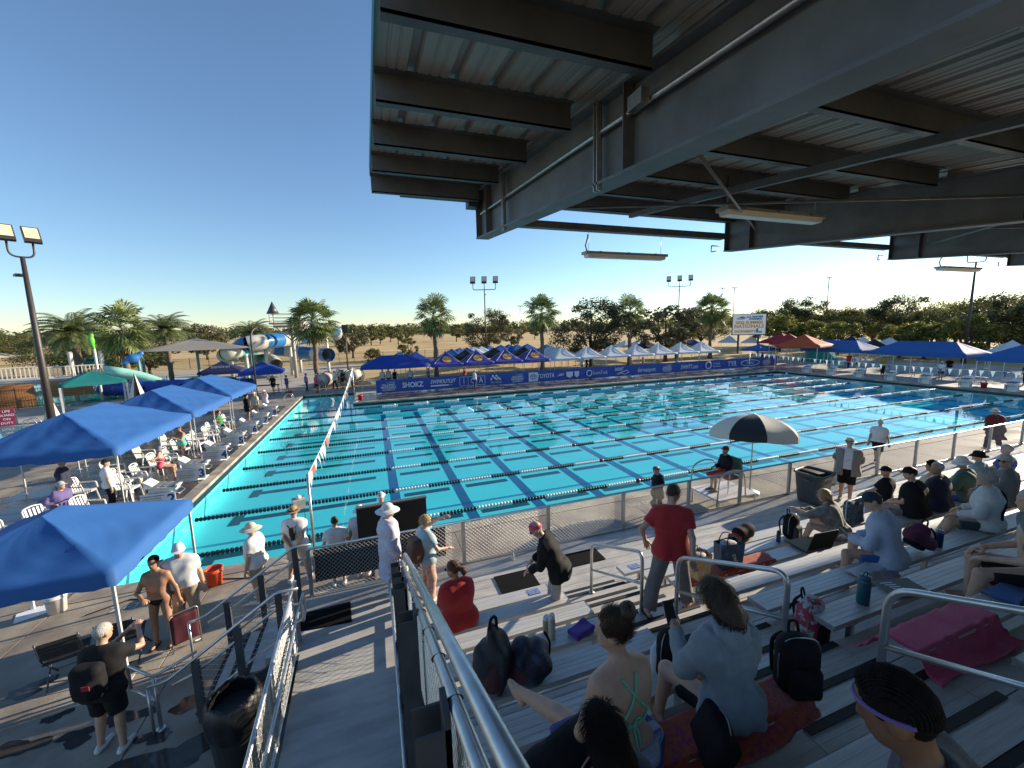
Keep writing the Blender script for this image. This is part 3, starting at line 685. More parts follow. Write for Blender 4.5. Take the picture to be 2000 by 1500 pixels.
def leaf_cloud(centres, radii, per, size, rng, flat=.75):
    V = []; n = len(centres)
    idx = np.repeat(np.arange(n), per); N = len(idx)
    d = rng.normal(size=(N, 3)); d /= np.linalg.norm(d, axis=1)[:, None]
    rr = rng.random(N)**(.45)
    p = centres[idx]+d*(rr*radii[idx])[:, None]*np.array([1, 1, flat])
    a = rng.normal(size=(N, 3)); a /= np.linalg.norm(a, axis=1)[:, None]
    c = np.cross(a, d+rng.normal(size=(N, 3))*.5); c /= np.linalg.norm(c, axis=1)[:, None]+1e-9
    s = (size*(.6+.8*rng.random(N)))[:, None]
    v = np.stack([p-a*s, p+c*s*.5, p+a*s, p-c*s*.5], 1).reshape(-1, 3)
    f = np.arange(N*4).reshape(-1, 4); return v, f
TREEM = {}
def tree_meshes(seed, H, W, mat, nclump=46, per=90, leaf=.2, trunk_h=.28, key=None, droop=.0):
    rng = np.random.default_rng(seed); m = MB()
    th = H*trunk_h; tips = []
    m.tube([(0, 0, -.1), (.05, .03, th*.5), (0, .06, th)], [H*.034, H*.026, H*.022], 9)
    nb = 6
    for k in range(nb):
        a = 2*math.pi*(k+rng.random()*.6)/nb; r = W*.5*(.55+.3*rng.random()); z = H*(.55+.3*rng.random())
        q = [(0, .06, th*.95), (math.cos(a)*r*.4, math.sin(a)*r*.4, th+(z-th)*.5), (math.cos(a)*r, math.sin(a)*r, z)]
        m.tube(q, [H*.016, H*.011, H*.004], 6); tips.append(q[2])
    m.tube([(0, .06, th*.95), (.2, 0, H*.65), (0, .1, H*.9)], [H*.018, H*.01, H*.003], 6)
    C = []
    while len(C) < nclump:
        d = rng.normal(size=3); d /= np.linalg.norm(d); r = (.35+.65*rng.random()**.5)
        z = d[2]*.5*(H-th*.75); p = np.array([d[0]*W*.5*r, d[1]*W*.5*r, th*.75+(H-th*.75)*.5+z*r])
        if p[2] < th*.8: continue
        C.append(p)
    C = np.array(C); rad = W*(.075+.085*rng.random(len(C)))
    v, f = leaf_cloud(C, rad, per, leaf, rng)
    return m.mesh('trunk', BARK), arr_mesh('crown', v, f, mat, False)
def tree(kind, label, p, s, rz=None, group='trees beyond the pool', name='tree', sxy=1, cat='tree'):
    t = thing(name, label, cat, p, random.random()*6 if rz is None else rz, group); t.scale = (s*sxy, s*sxy, s)
    a, b_ = TREEM[kind]; obj('trunk', a, t); obj('crown', b_, t); return t
TREEM['oak_a'] = tree_meshes(1, 10, 10, OAKD, 75, 165, .16, .2); TREEM['oak_b'] = tree_meshes(2, 10, 12, OAKM, 74, 165, .17, .2)
TREEM['round'] = tree_meshes(3, 6, 5.2, YELG, 44, 130, .15, .16); TREEM['small'] = tree_meshes(4, 6, 4.6, OAKM, 30, 70, .2, .28); TREEM['olive'] = tree_meshes(5, 8, 7, OLIVE, 50, 110, .2, .15)

def fan_leaf(V, F, base, az, el, Lp, Rf, rng, nb=15):
    "petiole and a fan of pleated blades with drooping tips"
    d = np.array([math.cos(az)*math.cos(el), math.sin(az)*math.cos(el), math.sin(el)]); side = np.array([-math.sin(az), math.cos(az), 0]); up = np.cross(d, side)
    ro = rng.normal()*.4; side, up = side*math.cos(ro)+up*math.sin(ro), up*math.cos(ro)-side*math.sin(ro)
    tip = base+d*Lp+np.array([0, 0, -.05*Lp]); o = len(V)
    V += [base+side*.03, base-side*.03, tip-side*.02, tip+side*.02]; F.append((o, o+1, o+2, o+3))
    d2 = d+np.array([0, 0, -.12]); d2 /= np.linalg.norm(d2)
    for k in range(nb):
        th = R(-105+210*k/(nb-1)); bd = d2*math.cos(th)+side*math.sin(th); bw = np.cross(bd, up); bw /= np.linalg.norm(bw)+1e-9
        L = Rf*(.75+.25*math.cos(th))*(.9+.2*rng.random()); w = Rf*.062
        mid = tip+bd*L*.62+up*.05*L*(-1 if k % 2 else 1)*.4; end = tip+bd*L+np.array([0, 0, -L*(.1+.2*rng.random())])
        o = len(V); V += [tip, mid+bw*w, mid-bw*w, end]; F.append((o, o+1, o+3, o+2))
def fan_palm_mesh(seed, n=54, dead=10):
    rng = np.random.default_rng(seed); V = []; F = []; D = []; DF = []
    for k in range(n):
        t = k/n; az = k*2.39996+rng.random()*.4; el = R(math.degrees(math.asin(max(-1, min(1, 1-1.86*t))))+rng.normal()*6)
        fan_leaf(V, F, np.array([0, 0, .2-.4*t]), az, el, .55+.5*rng.random(), .72+.22*rng.random(), rng)
    for k in range(dead):
        az = k*2.39996; fan_leaf(D, DF, np.array([math.cos(az)*.12, math.sin(az)*.12, -.35-.4*rng.random()]), az, R(-62-20*rng.random()), .45, .6, rng, 9)
    return arr_mesh('crown', np.array(V), np.array(F), PALMG, False), arr_mesh('dry_skirt', np.array(D), np.array(DF), DEADL, False)
FANP = [fan_palm_mesh(11), fan_palm_mesh(12)]
def fan_palm(label, p, H, crown_s, i=0, r0=.34):
    t = thing('fan_palm', label, 'palm tree', p, random.random()*6, 'fan palms around the pool'); hc = H-1.25*crown_s
    m = MB(); n = 14; m.tube([(.05*math.sin(k), .04*math.cos(k*1.3), hc*k/n-.05) for k in range(n+1)], [r0*(1.25 if k == 0 else 1.0 if k == 1 else .78-.2*k/n)*(1+.06*(-1)**k) for k in range(n+1)], 12); m.build('trunk', PBARK, t)
    o = obj('crown', FANP[i][0], t, (0, 0, hc)); o.scale = (crown_s,)*3; o = obj('dry_skirt', FANP[i][1], t, (0, 0, hc)); o.scale = (crown_s,)*3
def date_mesh(seed, n=70):
    rng = np.random.default_rng(seed); V = []; F = []; O = []; OF = []
    for k in range(n):
        t = k/n; az = k*2.39996+rng.random()*.3; el = 82-95*t+rng.normal()*5; L = 3.0*(.85+.3*rng.random())
        h = np.array([math.cos(az), math.sin(az), 0]); s = np.array([-math.sin(az), math.cos(az), 0]); P = []
        p = np.array([0, 0, .2-.3*t]); e = R(el); ns = 14
        for j in range(ns+1):
            P.append(p.copy()); p = p+(h*math.cos(e)+np.array([0, 0, math.sin(e)]))*L/ns; e -= R(4.2+3.2*(1-t))
        for j in range(ns):
            o = len(V); w = .03*(1-j/ns)+.006; V += [P[j]+s*w, P[j]-s*w, P[j+1]-s*w*.9, P[j+1]+s*w*.9]; F.append((o, o+1, o+2, o+3))
            d = P[j+1]-P[j]; d /= np.linalg.norm(d); up = np.cross(s, d)
            for q in range(3):
                b0 = P[j]+(P[j+1]-P[j])*(q/3); ll = .52*math.sin(math.pi*min(1, .15+.85*(j+q/3)/ns))+.08
                for sg in (-1, 1):
                    ld = s*sg*.8+d*.55+up*.25; ld /= np.linalg.norm(ld); e2 = b0+ld*ll+np.array([0, 0, -.12*ll])
                    o = len(V); V += [b0, b0+d*.035+ld*ll*.5, e2, b0-d*.02+ld*ll*.5]; F.append((o, o+1, o+2, o+3))
    for k in range(26):
        az = rng.random()*6.28; r = .3+.5*rng.random(); c = np.array([[math.cos(az)*r, math.sin(az)*r, -.1-.4*rng.random()]])
        v, f = leaf_cloud(c, np.array([.25]), 40, .06, rng); OF += [tuple(q+len(O) for q in g) for g in f]; O += list(v)
    return arr_mesh('crown', np.array(V), np.array(F), DATEG, False), arr_mesh('fruit_cluster', np.array(O), np.array(OF), leafmat('date_fruit', (.35, .12, .02), (.55, .24, .05), .1), False)
DATEM = date_mesh(21)
def date_palm(label, p, H, s, fruit=True):
    t = thing('date_palm', label, 'palm tree', (p[0], p[1], 0), random.random()*6, 'feathery palms beyond the side pool'); hc = H-1.9*s
    m = MB(); n = 9; m.tube([(0, 0, hc*k/n-.05) for k in range(n+1)], [s*.24*(1.1 if k % 2 else .95) for k in range(n+1)], 12); m.build('trunk', PBARK, t)
    obj('crown', DATEM[0], t, (0, 0, hc)).scale = (s,)*3
    if fruit: obj('fruit_cluster', DATEM[1], t, (0, 0, hc)).scale = (s,)*3
fan_palm('fan palm rising beside the blue and white water slide', (.55, 35.0, 0), 8.8, 1.58, 0)
fan_palm('fan palm growing behind the purple tents with gold discs', (12.7, 34.2, 0), 8.9, 1.42, 1)
fan_palm('fan palm between the last purple tent and the white tents', (25.6, 34.4, 0), 9.2, 1.5, 0)
p = G(1229, 714); fan_palm('fan palm standing between the two dark leafy trees', p, 9.3, 1.45, 1)
p = G(1386, 699); fan_palm('fan palm just beside the video scoreboard', p, 10.2, 1.85, 0)
p = G(256, 772); fan_palm('broad fan palm between the two teal canopies', p, top_h(235, 600, math.hypot(p.x-CAM[0], p.y-CAM[1])), 1.62, 1, .36)
date_palm('feathery date palm with orange fruit behind the tall lamp post', ray(152, 700, 62), top_h(150, 607, 62), 1.25)
date_palm('feathery date palm with orange fruit beside the grey shade sail', ray(329, 690, 66), top_h(330, 612, 66), 1.1)
date_palm('small feathery palm behind the looping water slide', ray(497, 680, 74), top_h(497, 625, 74), 1.15, False)

TREEH = dict(oak_a=10.2, oak_b=10.2, round=6.1, small=6.1, olive=8.2)
def ground_at(px, dist): p = ray(px, 700, dist); return (p.x, p.y, -.05)
for px, ty, dist, k, s, sxy, lab in ((952, 603, 88, 'oak_a', .95, 1.0, 'dark oak behind the black and blue field tents'), (1000, 640, 120, 'olive', .85, 1.1, 'grey-green tree past the middle light pole'),
        (1155, 582, 58, 'oak_a', 1.08, 1.05, 'broad dark tree behind the first white tents'), (1300, 592, 66, 'olive', 1.3, 1.2, 'grey-brown tree beyond the middle white tents'),
        (1368, 600, 100, 'oak_b', 1.1, .9, 'tree partly hidden by the palm near the scoreboard'), (1515, 598, 118, 'oak_b', 1.32, 1.1, 'tree rising just past the video scoreboard'), (1565, 580, 122, 'oak_a', 1.55, 1.0, 'tall dark tree above the red tents'),
        (1640, 598, 120, 'oak_b', 1.45, 1.1, 'tall tree above the small blue tents'), (1700, 600, 118, 'oak_b', 1.4, 1.1, 'wide tree above the long blue tents'), (1762, 574, 112, 'oak_a', 1.62, 1.0, 'tallest tree of the line beyond the far pool end'), (1815, 600, 115, 'oak_b', 1.4, 1.1, 'green tree filling the gap before the corner light pole'),
        (1862, 585, 105, 'oak_b', 1.55, 1.0, 'tree directly behind the corner light pole'), (1925, 575, 98, 'oak_b', 1.5, 1.1, 'large tree by the corner light pole'), (1985, 568, 88, 'oak_a', 1.7, 1.1, 'large dark tree at the picture edge'), (2060, 566, 85, 'oak_b', 1.6, 1.2, 'tree cut off by the picture edge beyond the corner canopy'),
        (1520, 612, 92, 'round', 1.25, 1.2, 'sunlit yellowish tree next to the scoreboard'), (1592, 622, 90, 'round', 1.02, 1.0, 'round clipped tree behind the red tents'), (1635, 625, 86, 'round', 1.02, 1.05, 'round clipped tree between the red and long blue tents'),
        (1755, 628, 82, 'round', 1.0, 1.1, 'round yellow-green tree behind the white tent tops'), (1805, 624, 80, 'round', 1.05, 1.15, 'bright yellow-green tree by the parked cars'), (1880, 612, 78, 'round', 1.2, 1.0, 'slim yellow-green tree beside the corner pole'),
        (405, 628, 120, 'olive', 1.0, 1.0, 'grey-green tree beyond the shade sail'), (215, 640, 75, 'oak_b', .8, 1.2, 'dark tree mass behind the broad fan palm'), (290, 640, 80, 'olive', .95, 1.1, 'tree filling in between the two date palms'), (120, 650, 95, 'oak_b', .75, 1.2, 'low bushy tree beside the tall lamp post'), (690, 630, 95, 'olive', .75, 1.0, 'olive-coloured tree behind the slide and dark lamp'), (20, 648, 190, 'oak_b', 1.0, 1.3, 'distant tree clump at the dry field edge')):
    s = top_h(px, ty, dist)/TREEH[k]; tree(k, lab, ground_at(px, dist), s, sxy=sxy*1.12)
ftl = ['field tree', 'small field tree']
for j, (px, dist) in enumerate(((703, 190), (727, 185), (745, 195), (765, 230), (780, 180), (800, 240), (893, 200), (915, 230), (1020, 250), (660, 260), (845, 260), (1045, 210))):
    tree('small', '%s small tree standing in the dry golden field' % ordn[j] if j < 9 else ('tenth', 'eleventh', 'twelfth')[j-9]+' small tree standing in the dry golden field', ground_at(px, dist), 1.15+.3*random.random(), sxy=1.15, group='small trees in the dry field')
tree('round', 'low shrub in the dry field beside the rolled covers', ground_at(727, 70), .5, group='shrubs at the field edge'); tree('small', 'young tree by the field fence near the blue tent', ground_at(800, 72), .75, group='shrubs at the field edge')
# far wooded horizon: one mass
rng = np.random.default_rng(5); C = []
for az in np.linspace(-42, 75, 420):
    d = 620+220*rng.random(); a = math.radians(az); h = 9+8*rng.random()
    for k in range(3): C.append((CAM[0]+math.sin(a)*d+rng.normal()*5, CAM[1]+math.cos(a)*d+rng.normal()*5, h*(.25+.3*k)))
C = np.array(C); v, f = leaf_cloud(C, 6.0+3.5*rng.random(len(C)), 46, 1.9, rng)
tag(obj('far_woods', arr_mesh('far_woods', v, f, OAKM, False)), 'distant wooded horizon beyond the dry field', 'woods', kind='stuff')

# ================================================================== tents
def cloth(name, c, trans=.18, var=.025): return M(name, c, .72, var=var, scale=2.5, bump=.08, bscale=22, trans=trans)
TBLUE = cloth('blue_canopy', (.026, .125, .38)); TROYAL = cloth('royal_canopy', (.010, .055, .34)); TNAVY = cloth('navy_canopy', (.012, .02, .09)); TPURP = cloth('violet_canopy', (.06, .06, .36)); TWHITE = cloth('white_canopy', (.66, .69, .73))
TBLACK = cloth('black_canopy', (.012, .012, .014), .05); TTEAL = cloth('teal_canopy', (.01, .20, .19)); TRED = cloth('red_canopy', (.36, .03, .035)); TORANGE = cloth('orange_canopy', (.55, .09, .02)); TBEIGE = cloth('beige_canopy', (.5, .4, .27)); TSAIL = cloth('tan_sail', (.52, .42, .30)); TGREY = cloth('grey_sail', (.3, .28, .25))
LEGW = M('white_tent_leg', (.62, .62, .6), .4, .2)
def tent_top(w, d, ez, pz, ridge=0., p=1.15, val=.2, seed=0, wr=.015, n=7, m=10):
    "hipped or peaked cloth with sag, creases and a valance; local origin at the ground centre, ridge along X"
    rng = np.random.default_rng(seed); V = []; F = []; ph = rng.random(8)*6.28
    per = []
    for a, b_ in (((-1, -1), (1, -1)), ((1, -1), (1, 1)), ((1, 1), (-1, 1)), ((-1, 1), (-1, -1))):
        for k in range(m): t = k/m; per.append((a[0]+(b_[0]-a[0])*t, a[1]+(b_[1]-a[1])*t))
    N = len(per)
    for i in range(n+1):
        t = i/n
        for j, (u, v) in enumerate(per):
            ox, oy = u*w/2, v*d/2; ix = max(-ridge/2, min(ridge/2, ox)); ix = u*ridge/2; iy = 0
            x = ox+(ix-ox)*t; y = oy+(iy-oy)*t; z = ez+(pz-ez)*t**p
            edge = 1-max(abs(u), abs(v))*0; cs = min(abs(u), abs(v))
            sag = -.05*(1-cs**3)*(math.sin(math.pi*min(1, t*1.05)))
            if i == 0: sag = -.05*(1-cs**4)*(w*.15)
            z += sag+wr*(math.sin(7*x+5*y+ph[0])*math.sin(3*y-4*x+ph[1])+.6*math.sin(17*(u+v)*(.4+t)+ph[2])*(1-t)) * (0 if t == 1 else 1)
            V.append((x, y, z))
    for i in range(n):
        for j in range(N): F.append((i*N+j, i*N+(j+1) % N, (i+1)*N+(j+1) % N, (i+1)*N+j))
    o = len(V)
    for j in range(N): x, y, z = V[j]; V.append((x*1.006, y*1.006, z-val+wr*math.sin(j*1.7+ph[3])))
    for j in range(N): F.append((j, o+j, o+(j+1) % N, (j+1) % N))
    return arr_mesh('canopy_top', np.array(V), np.array(F), TBLUE, True)
def tent(label, c, w, d, ez, pz, mat, ridge=0., rz=0, p=1.15, val=.2, seed=None, wr=.012, leg=LEGW, group=None, cat='canopy tent', name='canopy_tent', nleg=4, n=7, m=10, lr=.02, base=0):
    t = thing(name, label, cat, (c[0], c[1], base), rz, group)
    me = tent_top(w, d, ez, pz, ridge, p, val, random.randint(0, 999) if seed is None else seed, wr, n, m); me.materials[0] = mat; obj('canopy_top', me, t)
    xs = (-w/2+.06, w/2-.06) if nleg == 4 else tuple(-w/2+.06+(w-.12)*k/(nleg//2-1) for k in range(nleg//2))
    for x in xs:
        for y in (-d/2+.06, d/2-.06):
            q = MB(); q.box2((x-lr, y-lr, 0), (x+lr, y+lr, ez-.04)); q.box2((x-.06, y-.06, 0), (x+.06, y+.06, .012)); q.build('leg', leg, t)
    q = MB()
    for y in (-d/2+.06, d/2-.06): q.beam((-w/2+.1, y, ez-.1), (w/2-.1, y, ez-.1), .02, .03)
    for x in (-w/2+.06, w/2-.06): q.beam((x, -d/2+.1, ez-.1), (x, d/2-.1, ez-.1), .02, .03)
    q.tube([(-ridge/2, 0, pz-.04), (ridge/2+.001, 0, pz-.04)], .02, 6)
    for sx in (-1, 1):
        for sy in (-1, 1): q.beam((sx*(w/2-.1), sy*(d/2-.1), ez-.06), (sx*ridge/2, 0, pz-.06), .02, .03)
    q.build('frame', leg, t); return t
# tents along the starting blocks and on the near deck
tent('blue canopy on the near deck with loose creased top', (.56, -1.75), 2.95, 2.95, 1.88, 2.5, TBLUE, .45, R(90), 1.0, .22, 3, .016, group='blue canopies along the starting end', n=14, m=22)
for k, (y0, y1, lab) in enumerate(((5.2, 10.9, 'large blue canopy over the white chairs behind blocks two to four'), (11.2, 16.3, 'blue canopy over the chairs behind blocks five and six'), (16.6, 22.0, 'blue canopy over the deck behind blocks seven and eight'))):
    tent(lab, (-3.95, (y0+y1)/2), y1-y0, 4.2, 1.98, 3.0, TBLUE, (y1-y0)*.42, R(90), 1.0, .22, 20+k, .022, group='blue canopies along the starting end', nleg=6, n=14, m=24)
tent('blue canopy over a table behind the pool bay', (-3.9, 33.2), 3.4, 3.4, 2.1, 2.95, TROYAL, 0, R(5), 1.0, .25, 31, group='canopies beyond the pool bay')
t = tent('dark navy canopy with faded lettering next to the blue one', (-8.2, 36.8), 3.6, 3.6, 2.05, 3.0, TNAVY, 0, R(10), 1.05, .25, 32, group='canopies beyond the pool bay')
letter('sentinel', M('faded_print', (.3, .3, .36), .7), t, (0, -1.2, 2.5), (R(58), 0, 0), .5, extrude=.002)
tent('teal canopy with white poles beyond the side fence', (-15.0, 30.2), 3.7, 3.7, 2.15, 3.0, TTEAL, 0, R(28), 1.0, .18, 33, group='teal canopies', lr=.06)
tent('smaller teal canopy farther back over white loungers', (-27.6, 56.0), 4.6, 4.6, 2.5, 3.3, TTEAL, 0, R(28), 1.0, .25, 34, group='teal canopies', lr=.06)
tent('long royal blue canopy over the officials table at the banner end', (8.2, 31.4), 6.6, 3.0, 2.15, 3.15, TROYAL, 2.6, 0, 1.0, .22, 35, group='tents along the sponsor banner', nleg=6)
GOLDC = M('gold_disc', (.62, .33, .06), .7, var=.15, scale=8)
for k, x in enumerate((13.3, 16.6, 19.85, 23.1)):
    t = tent('%s violet peaked tent with a gold disc, counting from the long blue canopy' % ordn[k], (x, 31.5), 3.2, 3.2, 2.1, 3.35, TPURP, 0, 0, 1.55, .3, 40+k, .006, group='violet tents along the sponsor banner')
    m = MB(); pts = [(.5*math.cos(a), .38*math.sin(a)) for a in [2*math.pi*j/20 for j in range(20)]]
    zz = lambda q: 2.1+1.25*((1-abs(q)/1.6))**1.55+.02
    vs = [(px_, -.86+py_*1.0, zz(-.86+py_)) for px_, py_ in pts]; m.add(vs+[(0, -.86, zz(-.86)+.02)], [(j, (j+1) % 20, 20) for j in range(20)]); m.build('gold_disc', GOLDC, t)
    letter('UCWA', M('violet_print', (.1, .07, .3), .6), t, (0, -.86, zz(-.86)+.05), (R(40), 0, 0), .26, extrude=.002); letter('UNITED AQUATIC CLUB', M('grey_print', (.35, .35, .5), .6), t, (0, -1.625, 1.95), (R(90), 0, 0), .17, extrude=.002)
for k, x in enumerate((26.75, 30.1, 33.45, 36.9, 40.3, 43.75, 47.1)):
    tent('%s white peaked tent of the row, counting from the violet tents' % ordn[k], (x, 31.5), 3.35, 3.2, 2.05, 3.3, TWHITE, 0, 0, 1.5, .18, 50+k, .008, group='white tents along the sponsor banner')
# crowd of tents on the lawn behind
ORD = lambda n: (ordn+['tenth', 'eleventh', 'twelfth', 'thirteenth', 'fourteenth', 'fifteenth', 'sixteenth', 'seventeenth', 'eighteenth', 'nineteenth', 'twentieth', 'twenty-first', 'twenty-second', 'twenty-third', 'twenty-fourth'])[n-1]
back = [(882, 681, TBLUE, 'blue'), (898, 679, TBLUE, 'blue'), (912, 678, TROYAL, 'blue'), (925, 677, TWHITE, 'white'), (940, 676, TWHITE, 'white'), (955, 675, TBLUE, 'blue'), (978, 673, TBLUE, 'blue'), (994, 672, TROYAL, 'blue'), (1010, 672, TBLUE, 'blue'), (1030, 671, TBLUE, 'blue'), (1068, 672, TBLUE, 'blue'),
        (917, 684, TBLACK, 'black'), (965, 679, TBLACK, 'black'), (1022, 677, TBLACK, 'black'), (1077, 675, TWHITE, 'white'), (1102, 677, TWHITE, 'white'), (1178, 664, TBLUE, 'blue'), (1222, 664, TWHITE, 'white'), (1246, 664, TWHITE, 'white'), (1262, 665, TNAVY, 'navy'), (1330, 662, TBLUE, 'blue'), (1352, 662, TROYAL, 'blue'), (780, 687, TBLUE, 'pale blue'), (812, 687, TROYAL, 'blue')]
for k, (px, py, mt, cn) in enumerate(back):
    p = G(px, py, 3.1)
    if p.y < 36.8: p.y = 37.0+.6*(k % 3)
    tent('%s lawn tent, %s along from the water slide behind the banner rows' % (cn, ORD(1+sum(1 for q in back if q[0] < px))), p, 3.3, 3.3, 2.1, 3.1, mt, 0, random.uniform(-.2, .2), 1.1, .22, 60+k, .01, group='tents on the lawn behind', n=4, m=5)
# far end tents
tent('long blue canopy behind the far starting blocks, nearest the scoreboard', (59.4, 22.2), 6.6, 4.4, 2.15, 3.2, TBLUE, 3.2, R(90), 1.0, .25, 91, nleg=6, group='long blue canopies at the far end')
tent('long blue canopy in the middle behind the far starting blocks', (58.8, 14.0), 7.6, 4.6, 2.15, 3.25, TBLUE, 4.4, R(90), 1.0, .25, 92, nleg=6, group='long blue canopies at the far end')
tent('long blue canopy at the far corner nearest the stand', (56.4, 5.2), 6.6, 4.4, 2.15, 3.2, TBLUE, 3.2, R(90), 1.0, .25, 93, nleg=6, group='long blue canopies at the far end')
for k, (px, py, mt, lab, s) in enumerate(((1527, 650, TRED, 'dark red peaked tent beside the round trees', 4), (1541, 651, TRED, 'second dark red tent overlapping its twin', 4), (1572, 653, TORANGE, 'orange-red tent behind the small blue tents', 4.4), (1554, 660, TBLUE, 'small blue tent with a white flap by the turquoise screen', 3.4), (1592, 660, TBLUE, 'small blue tent next to the long blue canopy', 3.4),
        (1662, 656, TNAVY, 'navy tent peak behind the long blue canopies', 3.2), (1686, 657, TWHITE, 'white tent peak behind the first long canopy', 3.2), (1708, 662, TBLACK, 'black and beige tent between the long canopies', 3.2), (1738, 659, TWHITE, 'white tent peak behind the middle long canopy', 3.2), (1978, 664, TWHITE, 'white tent above the corner canopy', 3.2), (1425, 655, TWHITE, 'white tent under the video scoreboard', 3.6), (1470, 655, TWHITE, 'white tent to the tree side under the scoreboard', 3.2))):
    pk = 4.0 if mt in (TRED, TORANGE) else 3.1; p = G(px, py, pk)
    if p.x < 63 and px > 1640: p = Vector((63.5, p.y, 0))
    tent(lab, p, s, s, pk-1.2, pk, mt, 0, random.uniform(0, 1), 1.15, .25, 100+k, .01, group='tents beyond the far end', n=5, m=6)
tent('small blue canopy at the far corner of the pool by the ladder', (57.0, 31.0), 3.4, 3.0, 1.9, 2.6, TBLUE, 0, 0, 1.1, .2, 120, group='tents beyond the far end')
m = MB(); m.add([(0, 0, 0), (0, -4, 0), (0, -3.2, 1.9), (0, -.9, 2.2), (1.6, 0, 0), (1.6, -4, 0), (1.6, -3.2, 1.6), (1.6, -.9, 1.9)], [(0, 1, 2, 3), (7, 6, 5, 4), (0, 3, 7, 4), (3, 2, 6, 7), (2, 1, 5, 6)])
tag(m.build('pop_up_shelter', cloth('turquoise_cloth', (.02, .32, .30)), None, (63, 29.5, 0)), 'turquoise pop-up shelter beneath the small blue tents', 'shelter')

# ================================================================== sponsor banner
BAN = M('banner_blue', (.03, .075, .36), .6, var=.06, scale=1.5, bump=.2, bscale=6)
PRW = M('banner_white_print', (.68, .7, .75), .6, var=.04); 
bx0, bx1, by, bh = 6.2, 54.6, 26.55, 1.15
bn = thing('sponsor_banner', 'long blue sponsor banner along the far side of the pool', 'banner', (bx0, by, 0))
V = []; F = []; n = 160
for i in range(n+1):
    x = (bx1-bx0)*i/n; dy = .03*math.sin(i*.9)+.02*math.sin(i*2.3)
    V += [(x, dy, .1), (x, dy*1.4, .6), (x, dy, .1+bh+.01*math.sin(i*.7))]
for i in range(n): F += [(3*i, 3*i+3, 3*i+4, 3*i+1), (3*i+1, 3*i+4, 3*i+5, 3*i+2)]
obj('cloth', arr_mesh('cloth', np.array(V), np.array(F), BAN), bn)
for i in range(26):
    x = (bx1-bx0)*i/25; m = MB(); m.box2((x-.02, .06, 0), (x+.02, .1, bh+.08)); m.box2((x-.03, .06, 0), (x+.03, .5, .03)); m.build('barrier_post', GALV, bn)
m = MB(); m.tube([(0, .08, bh+.06), (bx1-bx0, .08, bh+.06)], .02, 6); m.build('barrier_rail', GALV, bn)
q = R(90)
def L(body, x, z, s, sx=1, **k): letter(body, PRW, bn, (x-bx0, -.07, z), (q, 0, 0), s, sx*.74, extrude=.003, **k)
def meet(x): L('U.S. MASTERS', x+.2, .98, .17); L('2026 SUMMER', x, .78, .25, bold=.006); L('NATIONALS', x, .55, .32, bold=.01); L('SACRAMENTO', x, .32, .22, bold=.004)
def Xat(px): 
    d = CF+CR*(px-1000)/FPX+CU*(20)/FPX; return CAM[0]+(by-CAM[1])*d[0]/d[1]
meet(Xat(757)); L('SHOKZ', Xat(805), .65, .66, 1.15, bold=.02); L('SWIMOUTLET', Xat(864), .78, .5, 1.0, bold=.012, shear=.3)
m = MB(); m.prism([(-1.2, .36), (.5, .36), (.58, .5), (-1.12, .5)], -.075, -.07, 1); o = m.build('logo_bar', PRW, bn); o.location = (Xat(864)-bx0, 0, 0); L('.com', Xat(874)+.25, .44, .22)
x = Xat(922); m = MB()
for a, c in (((-1.25, .22), (1.25, .26)), ((-1.25, 1.06), (1.25, 1.1)), ((-1.25, .22), (-1.21, 1.1)), ((1.21, .22), (1.25, 1.1)), ((-.45, .22), (-.41, 1.1)), ((.38, .22), (.42, 1.1))): m.box2((a[0], -.08, a[1]), (c[0], -.07, c[1]))
o = m.build('logo_frame', PRW, bn); o.location = (x-bx0, 0, 0); L('I', x-.83, .66, .78); L('C', x, .66, .78); L('A', x+.83, .66, .78); L('INTERNATIONAL SWIM COACHES', x, .14, .1)
x = Xat(969); m = MB()
for dx, dz in ((-.35, .98), (0, .98), (.18, .8), (-.18, .8), (.35, .66), (-.52, .7), (0, .66)): m.lathe([(.12, -.005), (.12, .005)], (0, 0, 0), 12); k = len(m.v)-24; m.v[k:] = [(vx+dx, -.075+vz, vy+dz) for vx, vy, vz in m.v[k:]]
o = m.build('logo_dots', PRW, bn); o.location = (x-bx0, 0, 0); L('MASTERSPAS', x, .35, .24, space=1.15)
meet(Xat(1010)); x = Xat(1041); m = MB(); m.box2((-.5, -.08, .2), (.5, -.07, 1.1)); o = m.build('logo_square', PRW, bn); o.location = (x-bx0, 0, 0)
m = MB(); m.tube([Vector((.32*math.cos(a), -.085, .66+.24*math.sin(a))) for a in [k*math.pi/8 for k in range(16)]], .025, 5, closed=True); m.tube([Vector((.13*math.cos(a), -.085, .66+.24*math.sin(a))) for a in [k*math.pi/8 for k in range(16)]], .022, 5, closed=True); m.tube([Vector((.3*math.cos(a), -.085, .78+.1*math.sin(a))) for a in [k*math.pi/8 for k in range(16)]], .022, 5, closed=True)
o = m.build('logo_rings', BAN, bn); o.location = (x-bx0, 0, 0); L('TOYOTA', Xat(1064)+.1, .66, .62, bold=.012)
x = Xat(1098); L('SWIM', x-.1, .72, .3); m = MB(); m.prism([(-.5, .55), (.0, .75), (.4, .66), (.0, .6)], -.08, -.07, 1); o = m.build('logo_wave', PRW, bn); o.location = (x-bx0-.2, 0, 0)
for dx, s, a in ((Xat(1112), 1.0, 'SWIM ACROSS'), (Xat(1126), .7, 'AMERICA')): m = MB(); m.prism([(-.4*s, .95), (.4*s, .95), (.36*s, .5), (0, .3), (-.36*s, .5)], -.078, -.07, 1); o = m.build('logo_shield', PRW, bn); o.location = (dx-bx0, 0, 0)
